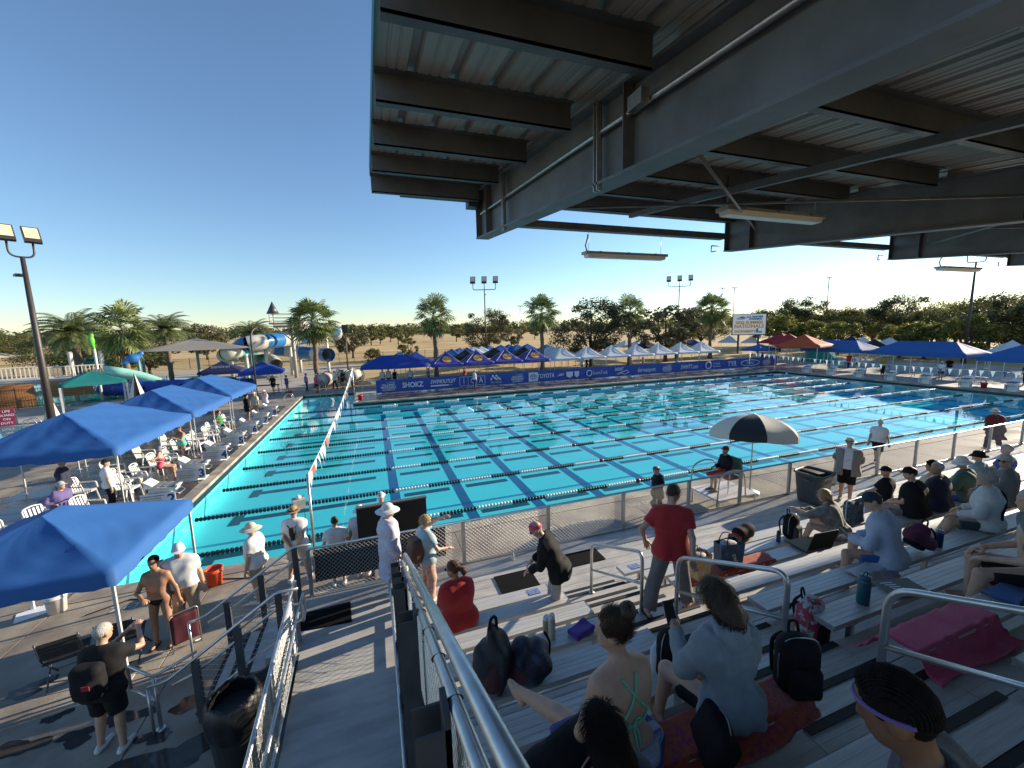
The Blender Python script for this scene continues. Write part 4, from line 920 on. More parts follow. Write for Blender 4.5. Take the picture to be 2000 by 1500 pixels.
x = Xat(1150); m = MB(); m.tube([Vector((.3*math.cos(a), -.08, .66+.3*math.sin(a))) for a in [k*math.pi/8 for k in range(16)]], .06, 6, closed=True); o = m.build('logo_ring', PRW, bn); o.location = (x-bx0, 0, 0); L('SwimTrek', Xat(1170)+.1, .64, .6)
L('INFINIT', Xat(1208), .86, .5, .85, bold=.01, shear=.3); m = MB(); m.tube([(-.6, -.08, .3), (-.1, -.08, .5), (.7, -.08, .72), (1.0, -.08, .5), (.4, -.08, .3), (-.3, -.08, .5)], .05, 6); o = m.build('logo_swoosh', PRW, bn); o.location = (Xat(1213)-bx0, 0, 0)
L('dermasport', Xat(1262), .62, .72, .95, bold=.006); meet(Xat(1302)); L('SWiMTT.com', Xat(1345), .62, .66, .9, bold=.012, shear=.2)
x = Xat(1382); m = MB(); m.tube([Vector((.4*math.cos(a), -.08, .66+.4*math.sin(a))) for a in [k*math.pi/8 for k in range(16)]], .07, 6, closed=True); o = m.build('logo_ring', PRW, bn); o.location = (x-bx0, 0, 0); L('Colorado', Xat(1398), .82, .36); L('Time Systems', Xat(1398), .5, .3)
L('TYR', Xat(1428), .64, .85, 1.2, bold=.012); x = Xat(1463); m = MB(); m.tube([Vector((1.5*math.cos(a), -.08, .64+.36*math.sin(a))) for a in [k*math.pi/10 for k in range(20)]], .05, 6, closed=True); o = m.build('logo_oval', PRW, bn); o.location = (x-bx0, 0, 0); L('FINALS', x, .64, .5, 1.1, shear=.3); meet(Xat(1495))

# ================================================================== video scoreboard
sb = thing('scoreboard', 'white video scoreboard on dark posts showing the meet title', 'scoreboard', (71.4, 45.25, 0), math.atan2(43.63-46.86, 73.24-69.49))
m = MB(); m.box2((-2.75, .0, 3.35), (2.75, .25, 7.2)); m.build('cabinet', DARKSTEEL, sb)
m = MB(); m.box2((-2.62, -.012, 3.48), (2.62, -.002, 7.08)); sc = m.build('screen', M('screen_white', (.66, .66, .62), .5, var=.01, emit=.12), sb)
SG = M('screen_gold', (.6, .27, .005), .5, var=.01, emit=.05); SB = M('screen_blue', (.015, .13, .34), .5, var=.01, emit=.05)
for body, x, z, s, mt, sx in (('U.S. MASTERS', .9, 6.62, .42, SB, 1.0), ('SWIMMING', 1.0, 6.22, .4, SB, 1.0), ('2026 SUMMER', .0, 5.6, .72, SG, 1.0), ('NATIONALS', 0, 4.92, .86, SG, 1.0), ('SACRAMENTO', -.5, 4.0, .6, SG, .9)): letter(body, mt, sc, (x, -.02, z), (q, 0, 0), s, sx, extrude=.004, bold=.03)
m = MB(); m.prism([(-2.2, 6.3), (-1.2, 6.75), (-.3, 6.55), (-1.1, 6.45)], -.03, -.02, 1); m.prism([(-2.2, 6.15), (-1.0, 6.4), (-.3, 6.4), (-1.0, 6.22)], -.03, -.02, 1); m.build('logo_wave', SB, sc)
m = MB(); m.box2((1.2, -.03, 3.75), (1.5, -.02, 4.55)); m.box2((1.55, -.03, 3.75), (2.1, -.02, 4.0)); m.build('logo_bridge', SB, sc)
for x in (-1.6, 1.6): m = MB(); m.box2((x-.16, .02, 0), (x+.16, .24, 3.36)); m.build('post', DARKSTEEL, sb)

# ================================================================== light poles
LENS = M('sunlit_floodlight_lens', (.78, .72, .5), .25, var=.08, scale=14); POLE = M('bronze_pole', (.06, .05, .045), .5, .3)  # lens colour: bright pale yellow painted in for sunlight on the lamp faces
def floodlight(label, p, H, lamps, rz, r=.13, arm_w=.55, s=1.):
    t = thing('floodlight_pole', label, 'light pole', (p[0], p[1], 0), rz, 'floodlight poles')
    m = MB(); m.tube([(0, 0, 0), (0, 0, H*.5), (0, 0, H)], [r*1.15, r*.9, r*.55], 12); m.lathe([(r*2, 0), (r*2, .05), (r*1.2, .1)], (0, 0, 0), 12); m.build('pole', POLE, t)
    m = MB(); m.tube([(0, 0, H-.7), (0, 1.1, H-.62)], .04, 6); m.box((0, 1.35, H-.62), (.3, .6, .09)); m.build('area_light', POLE, t)
    xs = [(k-(lamps-1)/2)*arm_w*2 for k in range(lamps)]
    m = MB(); m.tube(bend([(xs[0], 0, H+.75*s), (xs[0], 0, H), (xs[-1], 0, H), (xs[-1], 0, H+.75*s)], .3, 6), .045*s, 8)
    if lamps == 3: m.tube([(0, 0, H), (0, 0, H+.75*s)], .045*s, 8)
    m.build('bracket', POLE, t)
    for x in xs:
        rot = Euler((R(-32), 0, 0)).to_matrix(); c = Vector((x, 0, H+1.15*s))
        m = MB(); m.box(c, (.62*s, .16*s, .95*s), rot); hd = m.build('lamp_head', POLE, t)
        m = MB(); 
        for k in range(6): m.box(c+rot @ Vector((0, -.085*s, (.36-.115*k)*s)), (.52*s, .02, .095*s), rot)
        m.build('lens', LENS, hd)
lp = ray(96, 790, 27.0)
floodlight('near bronze floodlight pole with two lamps behind the blue canopies', (lp.x, lp.y), 8.95, 2, R(38), .135, .36, .82)
floodlight('three-lamp floodlight pole behind the violet tents', ray(950, 690, 62)[:2], 11.4, 3, R(-20), .12, .85, 1.25)
floodlight('three-lamp floodlight pole rising before the brownish tree', ray(1323, 690, 88)[:2], 13.0, 3, R(-40), .14, 1.0, 1.35)
floodlight('floodlight pole at the far corner past the blue canopies', ray(1884, 690, 74)[:2], 12.0, 2, R(-60), .16, .75, 1.2)
for k, (px, d, H, nm) in enumerate(((1018, 300, 22, 'thin tall stadium pole above the far trees'), (1405, 320, 30, 'thin twin-armed stadium pole behind the scoreboard palm'), (1428, 310, 29, 'thin stadium pole just before the scoreboard'), (1607, 330, 33, 'thin stadium pole above the tree line past the scoreboard'))):
    t = thing('stadium_pole', nm, 'light pole', ground_at(px, d), 0, 'stadium light poles far away'); m = MB(); m.tube([(0, 0, 0), (0, 0, H)], .28, 6); m.build('pole', GALV, t); m = MB(); m.box((0, 0, H), (4.5, .4, .5)); m.build('lamp_bar', GALV, t)
t = thing('dark_lamp', 'dark square-headed lamp post beside the water slide palm', 'lamp post', ray(678, 700, 55), 0); t.location.z = 0
m = MB(); m.tube([(0, 0, 0), (0, 0, 5.6)], .09, 8); m.build('pole', POLE, t); m = MB(); m.box((0, 0, 6.0), (.7, .3, .95)); m.build('head', POLE, t)
t = thing('dark_lamp', 'slim dark curved lamp post by the broad fan palm', 'lamp post', (lp.x+5.2, lp.y+11.5, 0), 0)
m = MB(); m.tube(bend([(0, 0, 0), (0, 0, 5.4), (.1, .3, 5.9), (.3, .9, 6.0)], .4), .07, 8); m.build('pole', POLE, t); m = MB(); m.box((.34, 1.1, 5.98), (.25, .6, .1)); m.build('head', POLE, t)
# ================================================================== organic surfaces (signed distance -> surface nets)
def surface_net(vals, org, h):
    ins = vals < 0; nx, ny, nz = vals.shape
    S = np.zeros((nx-1, ny-1, nz-1, 3), np.float32); N = np.zeros((nx-1, ny-1, nz-1), np.float32)
    quads = []
    for ax in range(3):
        sl0 = [slice(None)]*3; sl1 = [slice(None)]*3; sl0[ax] = slice(0, -1); sl1[ax] = slice(1, None)
        a, b_ = vals[tuple(sl0)], vals[tuple(sl1)]; cr = ins[tuple(sl0)] != ins[tuple(sl1)]
        I = np.argwhere(cr)
        if len(I) == 0: continue
        va = a[cr]; vb = b_[cr]; t = va/(va-vb); P = I.astype(np.float32); P[:, ax] += t
        o = [k for k in range(3) if k != ax]
        dims = (nx-1, ny-1, nz-1)
        for d0 in (0, 1):
            for d1 in (0, 1):
                J = I.copy(); J[:, o[0]] -= d0; J[:, o[1]] -= d1
                ok = ((J >= 0) & (J < np.array(dims))).all(1); J = J[ok]
                np.add.at(S, (J[:, 0], J[:, 1], J[:, 2]), P[ok]); np.add.at(N, (J[:, 0], J[:, 1], J[:, 2]), 1)
        ok = (I[:, o[0]] > 0) & (I[:, o[1]] > 0) & (I[:, o[0]] < dims[o[0]]) & (I[:, o[1]] < dims[o[1]])
        I = I[ok]; fl = ins[tuple(sl0)][cr][ok]
        c = []
        for d0, d1 in ((1, 1), (0, 1), (0, 0), (1, 0)):
            J = I.copy(); J[:, o[0]] -= d0; J[:, o[1]] -= d1; c.append(np.ravel_multi_index((J[:, 0], J[:, 1], J[:, 2]), dims))
        q = np.stack(c, 1); rev = fl if ax != 1 else ~fl
        q = np.where(rev[:, None], q, q[:, ::-1]); quads.append(q)
    act = N > 0; idx = np.full(N.size, -1, np.int64); idx[act.ravel()] = np.arange(act.sum())
    v = S[act]/N[act][:, None]*h+np.asarray(org, np.float32)
    f = idx[np.concatenate(quads)] if quads else np.zeros((0, 4), int)
    return v, f
def smin(a, b_, k):
    if k <= 0: return np.minimum(a, b_)
    q = np.maximum(k-np.abs(a-b_), 0)/k; return np.minimum(a, b_)-q*q*k*.25
class Cone:
    def __init__(s, a, b_, ra, rb=None, flat=None, cut=None): s.a = np.array(a, float); s.b = np.array(b_, float); s.ra = ra; s.rb = ra if rb is None else rb; s.cut = cut
    def box(s): r = max(s.ra, s.rb); return np.minimum(s.a, s.b)-r, np.maximum(s.a, s.b)+r
    def ev(s, X, Y, Z, off=0.):
        ba = s.b-s.a; L = ba @ ba+1e-12
        px, py, pz = X-s.a[0], Y-s.a[1], Z-s.a[2]
        tt = (px*ba[0]+py*ba[1]+pz*ba[2])/L; t = np.clip(tt, 0, 1)
        d = np.sqrt((px-t*ba[0])**2+(py-t*ba[1])**2+(pz-t*ba[2])**2)-(s.ra+(s.rb-s.ra)*t)-off
        if s.cut is not None: d = np.maximum(d, (tt-s.cut)*math.sqrt(L))
        return d
class Ell:
    def __init__(s, c, r, rot=None): s.c = np.array(c, float); s.r = np.array(r, float); s.m = np.eye(3) if rot is None else np.array(rot)
    def box(s): r = s.r.max(); return s.c-r, s.c+r
    def ev(s, X, Y, Z, off=0.):
        p = (X-s.c[0], Y-s.c[1], Z-s.c[2]); r = s.r+off
        q = [(p[0]*s.m[0][i]+p[1]*s.m[1][i]+p[2]*s.m[2][i]) for i in range(3)]
        k0 = np.sqrt(sum((q[i]/r[i])**2 for i in range(3))); k1 = np.sqrt(sum((q[i]/r[i]**2)**2 for i in range(3)))
        return k0*(k0-1)/np.maximum(k1, 1e-6)
class RBox:
    def __init__(s, c, half, r, rot=None): s.c = np.array(c, float); s.h = np.array(half, float)-r; s.r = r; s.m = np.eye(3) if rot is None else np.array(rot)
    def box(s): r = np.linalg.norm(s.h)+s.r; return s.c-r, s.c+r
    def ev(s, X, Y, Z, off=0.):
        p = (X-s.c[0], Y-s.c[1], Z-s.c[2])
        q = [np.abs(p[0]*s.m[0][i]+p[1]*s.m[1][i]+p[2]*s.m[2][i])-s.h[i] for i in range(3)]
        o = np.sqrt(sum(np.maximum(k, 0)**2 for k in q)); return o+np.minimum(np.maximum(np.maximum(q[0], q[1]), q[2]), 0)-s.r-off
def folds(rng, amp, f=32., vert=.35, n=4):
    W = []
    for i in range(n):
        d = rng.normal(size=3)*np.array([1, 1, vert]); d /= np.linalg.norm(d); W.append((d*f*(.6+.9*rng.random()), rng.random()*6.28))
    def fn(X, Y, Z):
        s = 0
        for d, p in W: s = s+np.sin(X*d[0]+Y*d[1]+Z*d[2]+p+1.3*np.sin((X+Z)*f*.23+p))
        return s*(amp/n)
    return fn
def sdf_mesh(groups, h, noise=None, planes=(), margin=.04):
    """groups: list of (list of (prim, off), k_inside, k_join); planes: functions(X,Y,Z)->d cut by max"""
    lo = np.min([p.box()[0]-abs(o) for g in groups for p, o in g[0]], 0)-margin; hi = np.max([p.box()[1]+abs(o) for g in groups for p, o in g[0]], 0)+margin
    n = np.ceil((hi-lo)/h).astype(int)+1; ax = [lo[i]+h*np.arange(n[i]) for i in range(3)]; ax = [a.astype(np.float32) for a in ax]
    D = np.full(n, 1., np.float32)
    for prims, ki, kj in groups:
        E = None
        glo = np.min([p.box()[0]-abs(o) for p, o in prims], 0)-.11; ghi = np.max([p.box()[1]+abs(o) for p, o in prims], 0)+.11
        i0 = np.maximum(((glo-lo)/h).astype(int), 0); i1 = np.minimum(((ghi-lo)/h).astype(int)+2, n)
        E = np.full(i1-i0, 1., np.float32)
        for p, o in prims:
            a, b_ = p.box(); j0 = np.maximum(((a-abs(o)-.1-lo)/h).astype(int), i0); j1 = np.minimum(((b_+abs(o)+.1-lo)/h).astype(int)+2, i1)
            sub = tuple(slice(j0[i]-i0[i], j1[i]-i0[i]) for i in range(3))
            X = ax[0][j0[0]:j1[0], None, None]; Y = ax[1][None, j0[1]:j1[1], None]; Z = ax[2][None, None, j0[2]:j1[2]]
            E[sub] = smin(E[sub], p.ev(X, Y, Z, o).astype(np.float32), ki)
        S = tuple(slice(i0[i], i1[i]) for i in range(3)); D[S] = smin(D[S], E, kj)
    X = ax[0][:, None, None]; Y = ax[1][None, :, None]; Z = ax[2][None, None, :]
    if noise is not None: D = D+noise(X, Y, Z).astype(np.float32)
    for pl in planes: D = np.maximum(D, pl(X, Y, Z).astype(np.float32))
    return surface_net(D, lo, h)
def halfspace(pt, nrm):
    pt = np.array(pt, float); nrm = np.array(nrm, float); nrm = nrm/np.linalg.norm(nrm)
    return lambda X, Y, Z: (X-pt[0])*nrm[0]+(Y-pt[1])*nrm[1]+(Z-pt[2])*nrm[2]
def blob(name, prims, mat, parent=None, h=.012, k=.03, noise=None, planes=(), loc=None, rz=None):
    v, f = sdf_mesh([([(p, 0.) for p in prims], k, .02)], h, noise, planes)
    return obj(name, arr_mesh(name, v, f, mat, True), parent, loc, rz)

# ================================================================== people
SKIN = {k: M('skin_'+k, c, .5, var=.09, scale=14, bump=.08, bscale=180, sub=.08) for k, c in dict(light=(.50, .30, .21), tan=(.40, .215, .135), olive=(.33, .18, .11), brown=(.17, .085, .05)).items()}
def fab(name, c, **k): return M('cloth_'+name, c, .82, var=k.pop('var', .1), scale=k.pop('scale', 16), bump=.35, bscale=160, sheen=.15, **k)
def rotm(yaw, pitch=0, roll=0):
    "columns: right, forward, up of a frame turned by yaw (ccw), pitched up, rolled"
    m = Euler((R(pitch), R(roll), 0)).to_matrix(); return np.array(Matrix.Rotation(R(yaw), 3, 'Z') @ m)
def ik(a, t, l1, l2, pole):
    a = np.array(a, float); t = np.array(t, float); d = t-a; L = np.linalg.norm(d); L2 = min(L, (l1+l2)*.995); u = d/max(L, 1e-6); t = a+u*L2
    x = (l1*l1-l2*l2+L2*L2)/(2*L2); hgt = math.sqrt(max(l1*l1-x*x, 0)); p = np.array(pole, float); p = p-u*(p @ u); p = p/(np.linalg.norm(p)+1e-9)
    return a+u*x+p*hgt, t
def hand_prims(curl, s, thumb=.5):
    "hand frame: fingers +Y, back of the hand +Z, thumb towards -X*s"
    P = [(Ell((0, .045, 0), (.04, .052, .016)), 0.), (Cone((0, -.02, 0), (0, .02, 0), .026, .03), 0.)]
    F = []
    for i, (x, L) in enumerate(((-.03, .078), (-.0105, .088), (.0095, .082), (.028, .064))):
        p = np.array([x*s, .088-.006*abs(i-1), 0]); a = 0
        for j, fr in enumerate((.44, .32, .24)):
            a -= curl[i % len(curl)]*(R(62), R(80), R(55))[j]; q = p+np.array([x*s*.1*(1-curl[i % len(curl)]), math.cos(a), math.sin(a)])*L*fr
            F.append((Cone(p, q, .0098-.0012*j, .0092-.0012*j), 0.)); p = q
    p = np.array([-.032*s, .02, -.006]); q = p+np.array([-.028*s, .03, -.012-.02*thumb]); r = q+np.array([(-.012+.02*thumb)*s, .03, -.006-.012*thumb])
    F += [(Cone(p, q, .0135, .0115), 0.), (Cone(q, r, .0112, .009), 0.)]
    return P, F
def person(label, loc, rz, skin='light', H=1.72, hip=(0, 0, None), lean=0, side=0, twist=0, head=(0, 0), feet=None, fdir=(0, 0), hands=None, elbow=None, knee=None, g=1., fem=False, h=.016, wear=(), hair=None, hat=None, glasses=False, fine=True, curl=((.35,), (.35,)), handrot=((0, 0, 0), (0, 0, 0)), group='people', barefoot=True, base='feet', belly=0., strands=0, extras=None, neckless=0):
    s = H/1.74; rng = np.random.default_rng(abs(hash(label)) % 9999 if False else sum(map(ord, label)))
    root = thing('person', label, 'person', loc, rz, group)
    hz = .92 if hip[2] is None else hip[2]/s
    hc = np.array([hip[0]/s, hip[1]/s, hz])
    Rm = rotm(0, -lean, side); up = Rm[:, 2]; Rc = np.array(Matrix.Rotation(R(twist), 3, 'Z')) @ Rm if True else Rm
    rt = Rm[:, 0]; rc = Rc[:, 0]; fw = Rc[:, 1]
    hw = .095 if fem else .088; sw = .155 if fem else .176
    spine = lambda t, dx=0, dy=0: hc+up*t+(rt*(1-t/.5)+rc*(t/.5))*dx+fw*dy
    neck = spine(.52, 0, .0); nb = neck+up*.02
    sh = [neck-up*.068-rc*sw, neck-up*.068+rc*sw]; hj = [hc-rt*hw, hc+rt*hw]
    if feet is None: feet = ((-.1, 0, 0), (.1, 0, 0))
    if hands is None: hands = ((-.26, .05, .78), (.26, .05, .78))
    an = []; kn = []; elb = []; wr = []
    for i in (0, 1):
        f = np.array(feet[i], float)/s+np.array([0, 0, .075]); kp = (knee[i] if knee else (0, 1, .1)); k_, a_ = ik(hj[i], f, .43, .42, kp); kn.append(k_); an.append(a_)
        t = np.array(hands[i], float)/s; ep = (elbow[i] if elbow else ((-1 if i == 0 else 1)*.6, -1, -.3)); e_, w_ = ik(sh[i], t, .29, .25, ep); elb.append(e_); wr.append(w_)
    Hm = np.array(Matrix.Rotation(R(twist*.6), 3, 'Z')) @ rotm(head[0], head[1]-lean*.35, 0)
    hd = nb+up*.07+Hm[:, 2]*.105+Hm[:, 1]*.018
    def hl(x, y, z): return hd+Hm @ np.array([x, y, z])
    gg = g
    torso = [(Cone(hj[0], hj[1], .108*gg*(1.07 if fem else 1)), 0.), (Cone(spine(.17, -.045*gg, .015+belly*.4), spine(.17, .045*gg, .015+belly*.4), .105*gg*(.92 if fem else 1)+belly*.3), 0.), (Cone(spine(.33, -.07*gg), spine(.33, .07*gg), .112*gg), 0.), (Cone(spine(.42, -.1, -.01), spine(.42, .1, -.01), .085*gg), 0.)]
    if fem: torso += [(Ell(spine(.31, -.075, .09), (.06, .055, .06)), 0.), (Ell(spine(.31, .075, .09), (.06, .055, .06)), 0.)]
    delt = [(Cone(neck+up*.005-rc*.03-fw*.012, sh[0]+rc*.01, .05, .052*gg), 0.), (Cone(neck+up*.005+rc*.03-fw*.012, sh[1]-rc*.01, .05, .052*gg), 0.)]
    neckp = [(Cone(nb-up*.03, hl(0, -.015, -.07), .056*(.9 if fem else 1), .05*(.9 if fem else 1)), 0.)]
    headp = [(Ell(hl(0, -.008, .025), (.079, .1, .098), Hm), 0.), (Ell(hl(0, .028, -.05), (.058, .06, .062), Hm), 0.), (Cone(hl(0, .06, -.088), hl(0, .06, -.084), .026), 0.)]
    face = [(Cone(hl(0, .088, .01), hl(0, .104, -.03), .008, .013), 0.), (Ell(hl(-.078, -.01, -.01), (.012, .022, .032), Hm), 0.), (Ell(hl(.078, -.01, -.01), (.012, .022, .032), Hm), 0.), (Cone(hl(-.03, .08, .026), hl(.03, .08, .026), .013), 0.), (Cone(hl(-.022, .085, -.06), hl(.022, .085, -.06), .009), 0.)]
    legs = []; arms = []
    for i in (0, 1):
        sd = -1 if i == 0 else 1
        fy = R(fdir[i]); fd = np.array([-math.sin(fy), math.cos(fy), 0]); dn = np.array([0, 0, -1.])
        shin = an[i]-kn[i]; su = shin/np.linalg.norm(shin); th = kn[i]-hj[i]
        back = np.cross(rt, su) if True else None
        legs += [(Cone(hj[i]+rt*sd*-.005, kn[i], .088*gg*(1.04 if fem else 1), .056), 0.), (Cone(kn[i], an[i], .054, .037), 0.), (Cone(kn[i]+shin*.12-fd*.018, kn[i]+shin*.5-fd*.014, .05, .042), 0.)]
        heel = an[i]+dn*.042-fd*.045; toe = an[i]+dn*.05+fd*.15
        legs += [(Cone(heel, an[i]+dn*.03+fd*.05, .032, .036), 0.), (Cone(an[i]+dn*.035+fd*.04, toe, .037, .024), 0.)]
        arms += [(Cone(sh[i], elb[i], .05*(.55+.45*gg)*(.9 if fem else 1), .038), 0.), (Cone(elb[i], wr[i], .04*(.93 if fem else 1), .026), 0.)]
        if not fine:
            fd2 = (wr[i]-elb[i]); fd2 = fd2/np.linalg.norm(fd2); arms.append((Cone(wr[i], wr[i]+fd2*.1, .028, .032), 0.))
    v, f = sdf_mesh([(torso, .09, .05), (delt, .05, .05), (legs, .022, .03), (arms, .02, .035), (neckp, .02, .03), (headp, .035, .03), (face, 0, .014)], h/s)
    V = [v]; F = [f]; off = len(v)
    if fine:
        for i in (0, 1):
            fd2 = (wr[i]-elb[i]); fd2 = fd2/np.linalg.norm(fd2)
            y = Matrix(np.eye(3)); sd = -1 if i == 0 else 1
            zax = np.array([sd*1., 0., .25]); 
            hr = handrot[i]
            q = Vector((0, 1, 0)).rotation_difference(Vector(fd2)).to_matrix() @ Euler((R(hr[0]), R(hr[1]), R(hr[2]))).to_matrix()
            P, Fg = hand_prims(curl[i], 1 if i == 1 else -1)
            hv, hf = sdf_mesh([(P, .02, .01), (Fg, .004, .012)], .0052, margin=.012)
            hv = hv @ np.array(q).T+wr[i]+fd2*.012; V.append(hv); F.append(hf+off); off += len(hv)
    v = np.concatenate(V)*s; f = np.concatenate(F)
    body = obj('body', arr_mesh('body', v, f, SKIN[skin], True), root)
    from mathutils.bvhtree import BVHTree
    bvh = BVHTree.FromPolygons([tuple(q) for q in v], [tuple(int(k) for k in q) for q in f]) if extras else None
    def back(t, x, off=.006, front=False):
        "point on the back (or chest) surface at spine height t and sideways x"
        sg = 1 if front else -1; o_ = Vector(spine(t, x, .6*sg)*s); d_ = Vector(-fw*sg); h_ = bvh.ray_cast(o_, d_)
        return np.array(h_[0]-d_*off) if h_[0] is not None else spine(t, x, .11*sg)*s
    J = dict(back=back, hc=hc, up=up, rt=rt, fw=fw, neck=neck, sh=sh, hj=hj, kn=kn, an=an, el=elb, wr=wr, hd=hd, Hm=Hm, s=s, spine=spine, rc=rc, hl=hl)
    def part_(name, groups, mat, hh=h, noise=None, planes=()):
        v, f = sdf_mesh(groups, hh/s, noise, planes)
        if len(v): return obj(name, arr_mesh(name, v*s, f, mat, True), root)
    for wi in wear:
        k, mat, o = wi[0], wi[1], (wi[2] if len(wi) > 2 else {})
        ease = o.get('ease', .028 if k == 'top' else .012); nz = folds(rng, o.get('fold', .008), o.get('ff', 34.))
        if k == 'top':
            sl = o.get('sleeve', .55); hem = o.get('hem', -.06)
            tp = [(p, ease) for p, _ in torso]+[(Cone(spine(-.05, -.07), spine(-.05, .07), .112*gg), ease)]
            if hem < -.1: tp += [(Cone(spine(hem, -.08), spine(hem, .08), .125*gg), ease+.01)]
            dl = [(p, ease*.7) for p, _ in delt]; ar = []
            for i in (0, 1):
                if sl > 0:
                    c = Cone(sh[i], elb[i], .055*(.55+.45*gg), .047, cut=min(sl, 1) if sl < 1 else None); ar.append((c, ease*.8))
                    if sl > 1: ar.append((Cone(elb[i], wr[i], .044, .032, cut=min(sl-1, .98)), ease*.75))
            gs = [(tp, .09, .05), (dl, .05, .05)]+([(ar, .02, .035)] if ar else [])
            pl = [halfspace(spine(hem), -up)]
            nk = o.get('neck', .05)
            pl.append(halfspace(neck+up*nk-fw*.0, up+fw*.25))
            if o.get('open'):
                pl.append(lambda X, Y, Z, c=neck, a=rc, b2=fw, w_=o['open']: np.minimum(w_-np.abs((X-c[0])*a[0]+(Y-c[1])*a[1]+(Z-c[2])*a[2]), (X-c[0])*b2[0]+(Y-c[1])*b2[1]+(Z-c[2])*b2[2]))
            ob = part_(o.get('name', 'shirt'), gs, mat, noise=nz, planes=pl)
            if o.get('hood'):
                part_('hood', [([(Cone(neck+up*.0-rc*.09-fw*.06, neck+up*.0+rc*.09-fw*.06, .045), 0.), (Ell(neck-up*.06-fw*.1, (.1, .05, .1)), 0.), (Cone(neck+up*.03-rc*.075, neck-up*.02-rc*.06+fw*.07, .03), 0.), (Cone(neck+up*.03+rc*.075, neck-up*.02+rc*.06+fw*.07, .03), 0.)], .04, .02)], mat, noise=folds(rng, .008, 40))
        elif k == 'legs':
            t = o.get('t', .6); flare = o.get('flare', .02); lg = []
            for i in (0, 1):
                lg.append((Cone(hj[i], kn[i], .092*gg*(1.04 if fem else 1), .06+flare*(1 if t <= 1 else .5), cut=t if t < 1 else None), ease))
                if t > 1: lg.append((Cone(kn[i], an[i], .06+flare*.5, .042+flare, cut=min(t-1, .99)), ease))
            pv = [(Cone(hj[0], hj[1], .112*gg*(1.05 if fem else 1)), ease), (Cone(spine(.06, -.05), spine(.06, .05), .108*gg), ease)]
            part_(o.get('name', 'shorts' if t <= 1.1 else 'trousers'), [(pv, .06, .04), (lg, .012, .04)], mat, noise=nz, planes=[halfspace(spine(o.get('rise', .1)), up)])
        elif k == 'brief':
            part_('swim_briefs', [([(Cone(hj[0], hj[1], .112*gg), .006)]+[(Cone(hj[i], kn[i], .09*gg, .06, cut=.2), .006) for i in (0, 1)], .05, .02)], mat, planes=[halfspace(spine(.03), up), halfspace(hj[0]+rt*-.03, -rt*.75-up*.66), halfspace(hj[1]+rt*.03, rt*.75-up*.66)])
        elif k == 'suit':
            tp = [(p, .006) for p, _ in torso]
            part_('swimsuit', [(tp, .09, .05)]+[([(Cone(hj[i], kn[i], .09*gg, .06, cut=.16), .008)], .02, .03) for i in (0, 1)], mat, planes=[halfspace(spine(o.get('top', .36)), up)])
        elif k == 'skirt':
            bt = np.array(o.get('to', (hc[0], hc[1], hc[2]-.4))); part_(o.get('name', 'skirt'), [([(Cone(hj[0], hj[1], .12*gg), ease), (Cone(bt-rt*.14, bt+rt*.14, o.get('r', .14)), ease), (Cone(hc, bt, .15, .17), ease)], .08, .02)], mat, noise=nz, planes=[halfspace(spine(.06), up), halfspace(bt, bt-hc)])
        elif k == 'shoes':
            for i in (0, 1):
                fy = R(fdir[i]); fd = np.array([-math.sin(fy), math.cos(fy), 0]); dn = np.array([0, 0, -1.])
                P = [(Cone(an[i]+dn*.038-fd*.05, an[i]+dn*.03+fd*.05, .042, .044), 0.), (Cone(an[i]+dn*.035+fd*.04, an[i]+dn*.044+fd*.165, .046, .034), 0.), (Cone(an[i]+dn*.02, an[i]+dn*.0, .05, .046), 0.)]
                part_('shoe', [(P, .03, .02)], mat, planes=[halfspace(an[i]+dn*.076, (0, 0, -1)), halfspace(an[i]+dn*(.0 if not o.get('high') else -.03), (0, 0, 1))])
        elif k == 'sandals':
            for i in (0, 1):
                fy = R(fdir[i]); m = MB(); fd = np.array([-math.sin(fy), math.cos(fy), 0]); sd_ = np.array([math.cos(fy), math.sin(fy), 0]); c = an[i]+np.array([0, 0, -.077])
                pts = [(-.075, .0), (-.06, .038), (.05, .045), (.15, .05), (.2, .02), (.2, -.02), (.15, -.045), (.05, -.04), (-.06, -.038)]
                q = [c+fd*a+sd_*b_ for a, b_ in pts]; n_ = len(q); m.add([tuple(x*s) for x in q]+[tuple((x+np.array([0, 0, .018]))*s) for x in q], [tuple(range(n_-1, -1, -1)), tuple(range(n_, 2*n_))]+[(j, (j+1) % n_, n_+(j+1) % n_, n_+j) for j in range(n_)])
                m.tube([tuple((c+fd*a+sd_*b_+np.array([0, 0, z]))*s) for a, b_, z in ((.02, -.043, .02), (.06, -.035, .05), (.12, .0, .055), (.06, .035, .05), (.02, .043, .02))], .009, 6); m.build('sandal', mat, root)
    if hair:
        hk, hm = hair[0], hair[1]; P = [(Ell(hl(0, -.012, .03), (.083, .102, .1), Hm), 0.)]; pl = []
        fcut = halfspace(hl(0, .052, .03), Hm @ np.array([0, .75, -.66])) if hk != 'bald' else halfspace(hl(0, .02, .01), Hm @ np.array([0, .5, .8]))
        groups = [(P, .02, .02)]
        am = .006
        if hk == 'curly': P[0] = (Ell(hl(0, -.02, .035), (.11, .12, .115), Hm), 0.); am = .02
        if hk == 'bun': groups.append(([(Ell(hl(-.0, -.095, .135), (.055, .05, .048), Hm), 0.)], .02, .015))
        if hk == 'pony': groups.append(([(Cone(hl(0, -.11, .03), hl(0, -.17, -.03), .03, .045), 0.), (Cone(hl(0, -.17, -.03), hl(0, -.15, -.1), .045, .02), 0.)], .03, .02))
        low = -.055 if hk in ('short', 'bun', 'pony', 'bald') else -.09
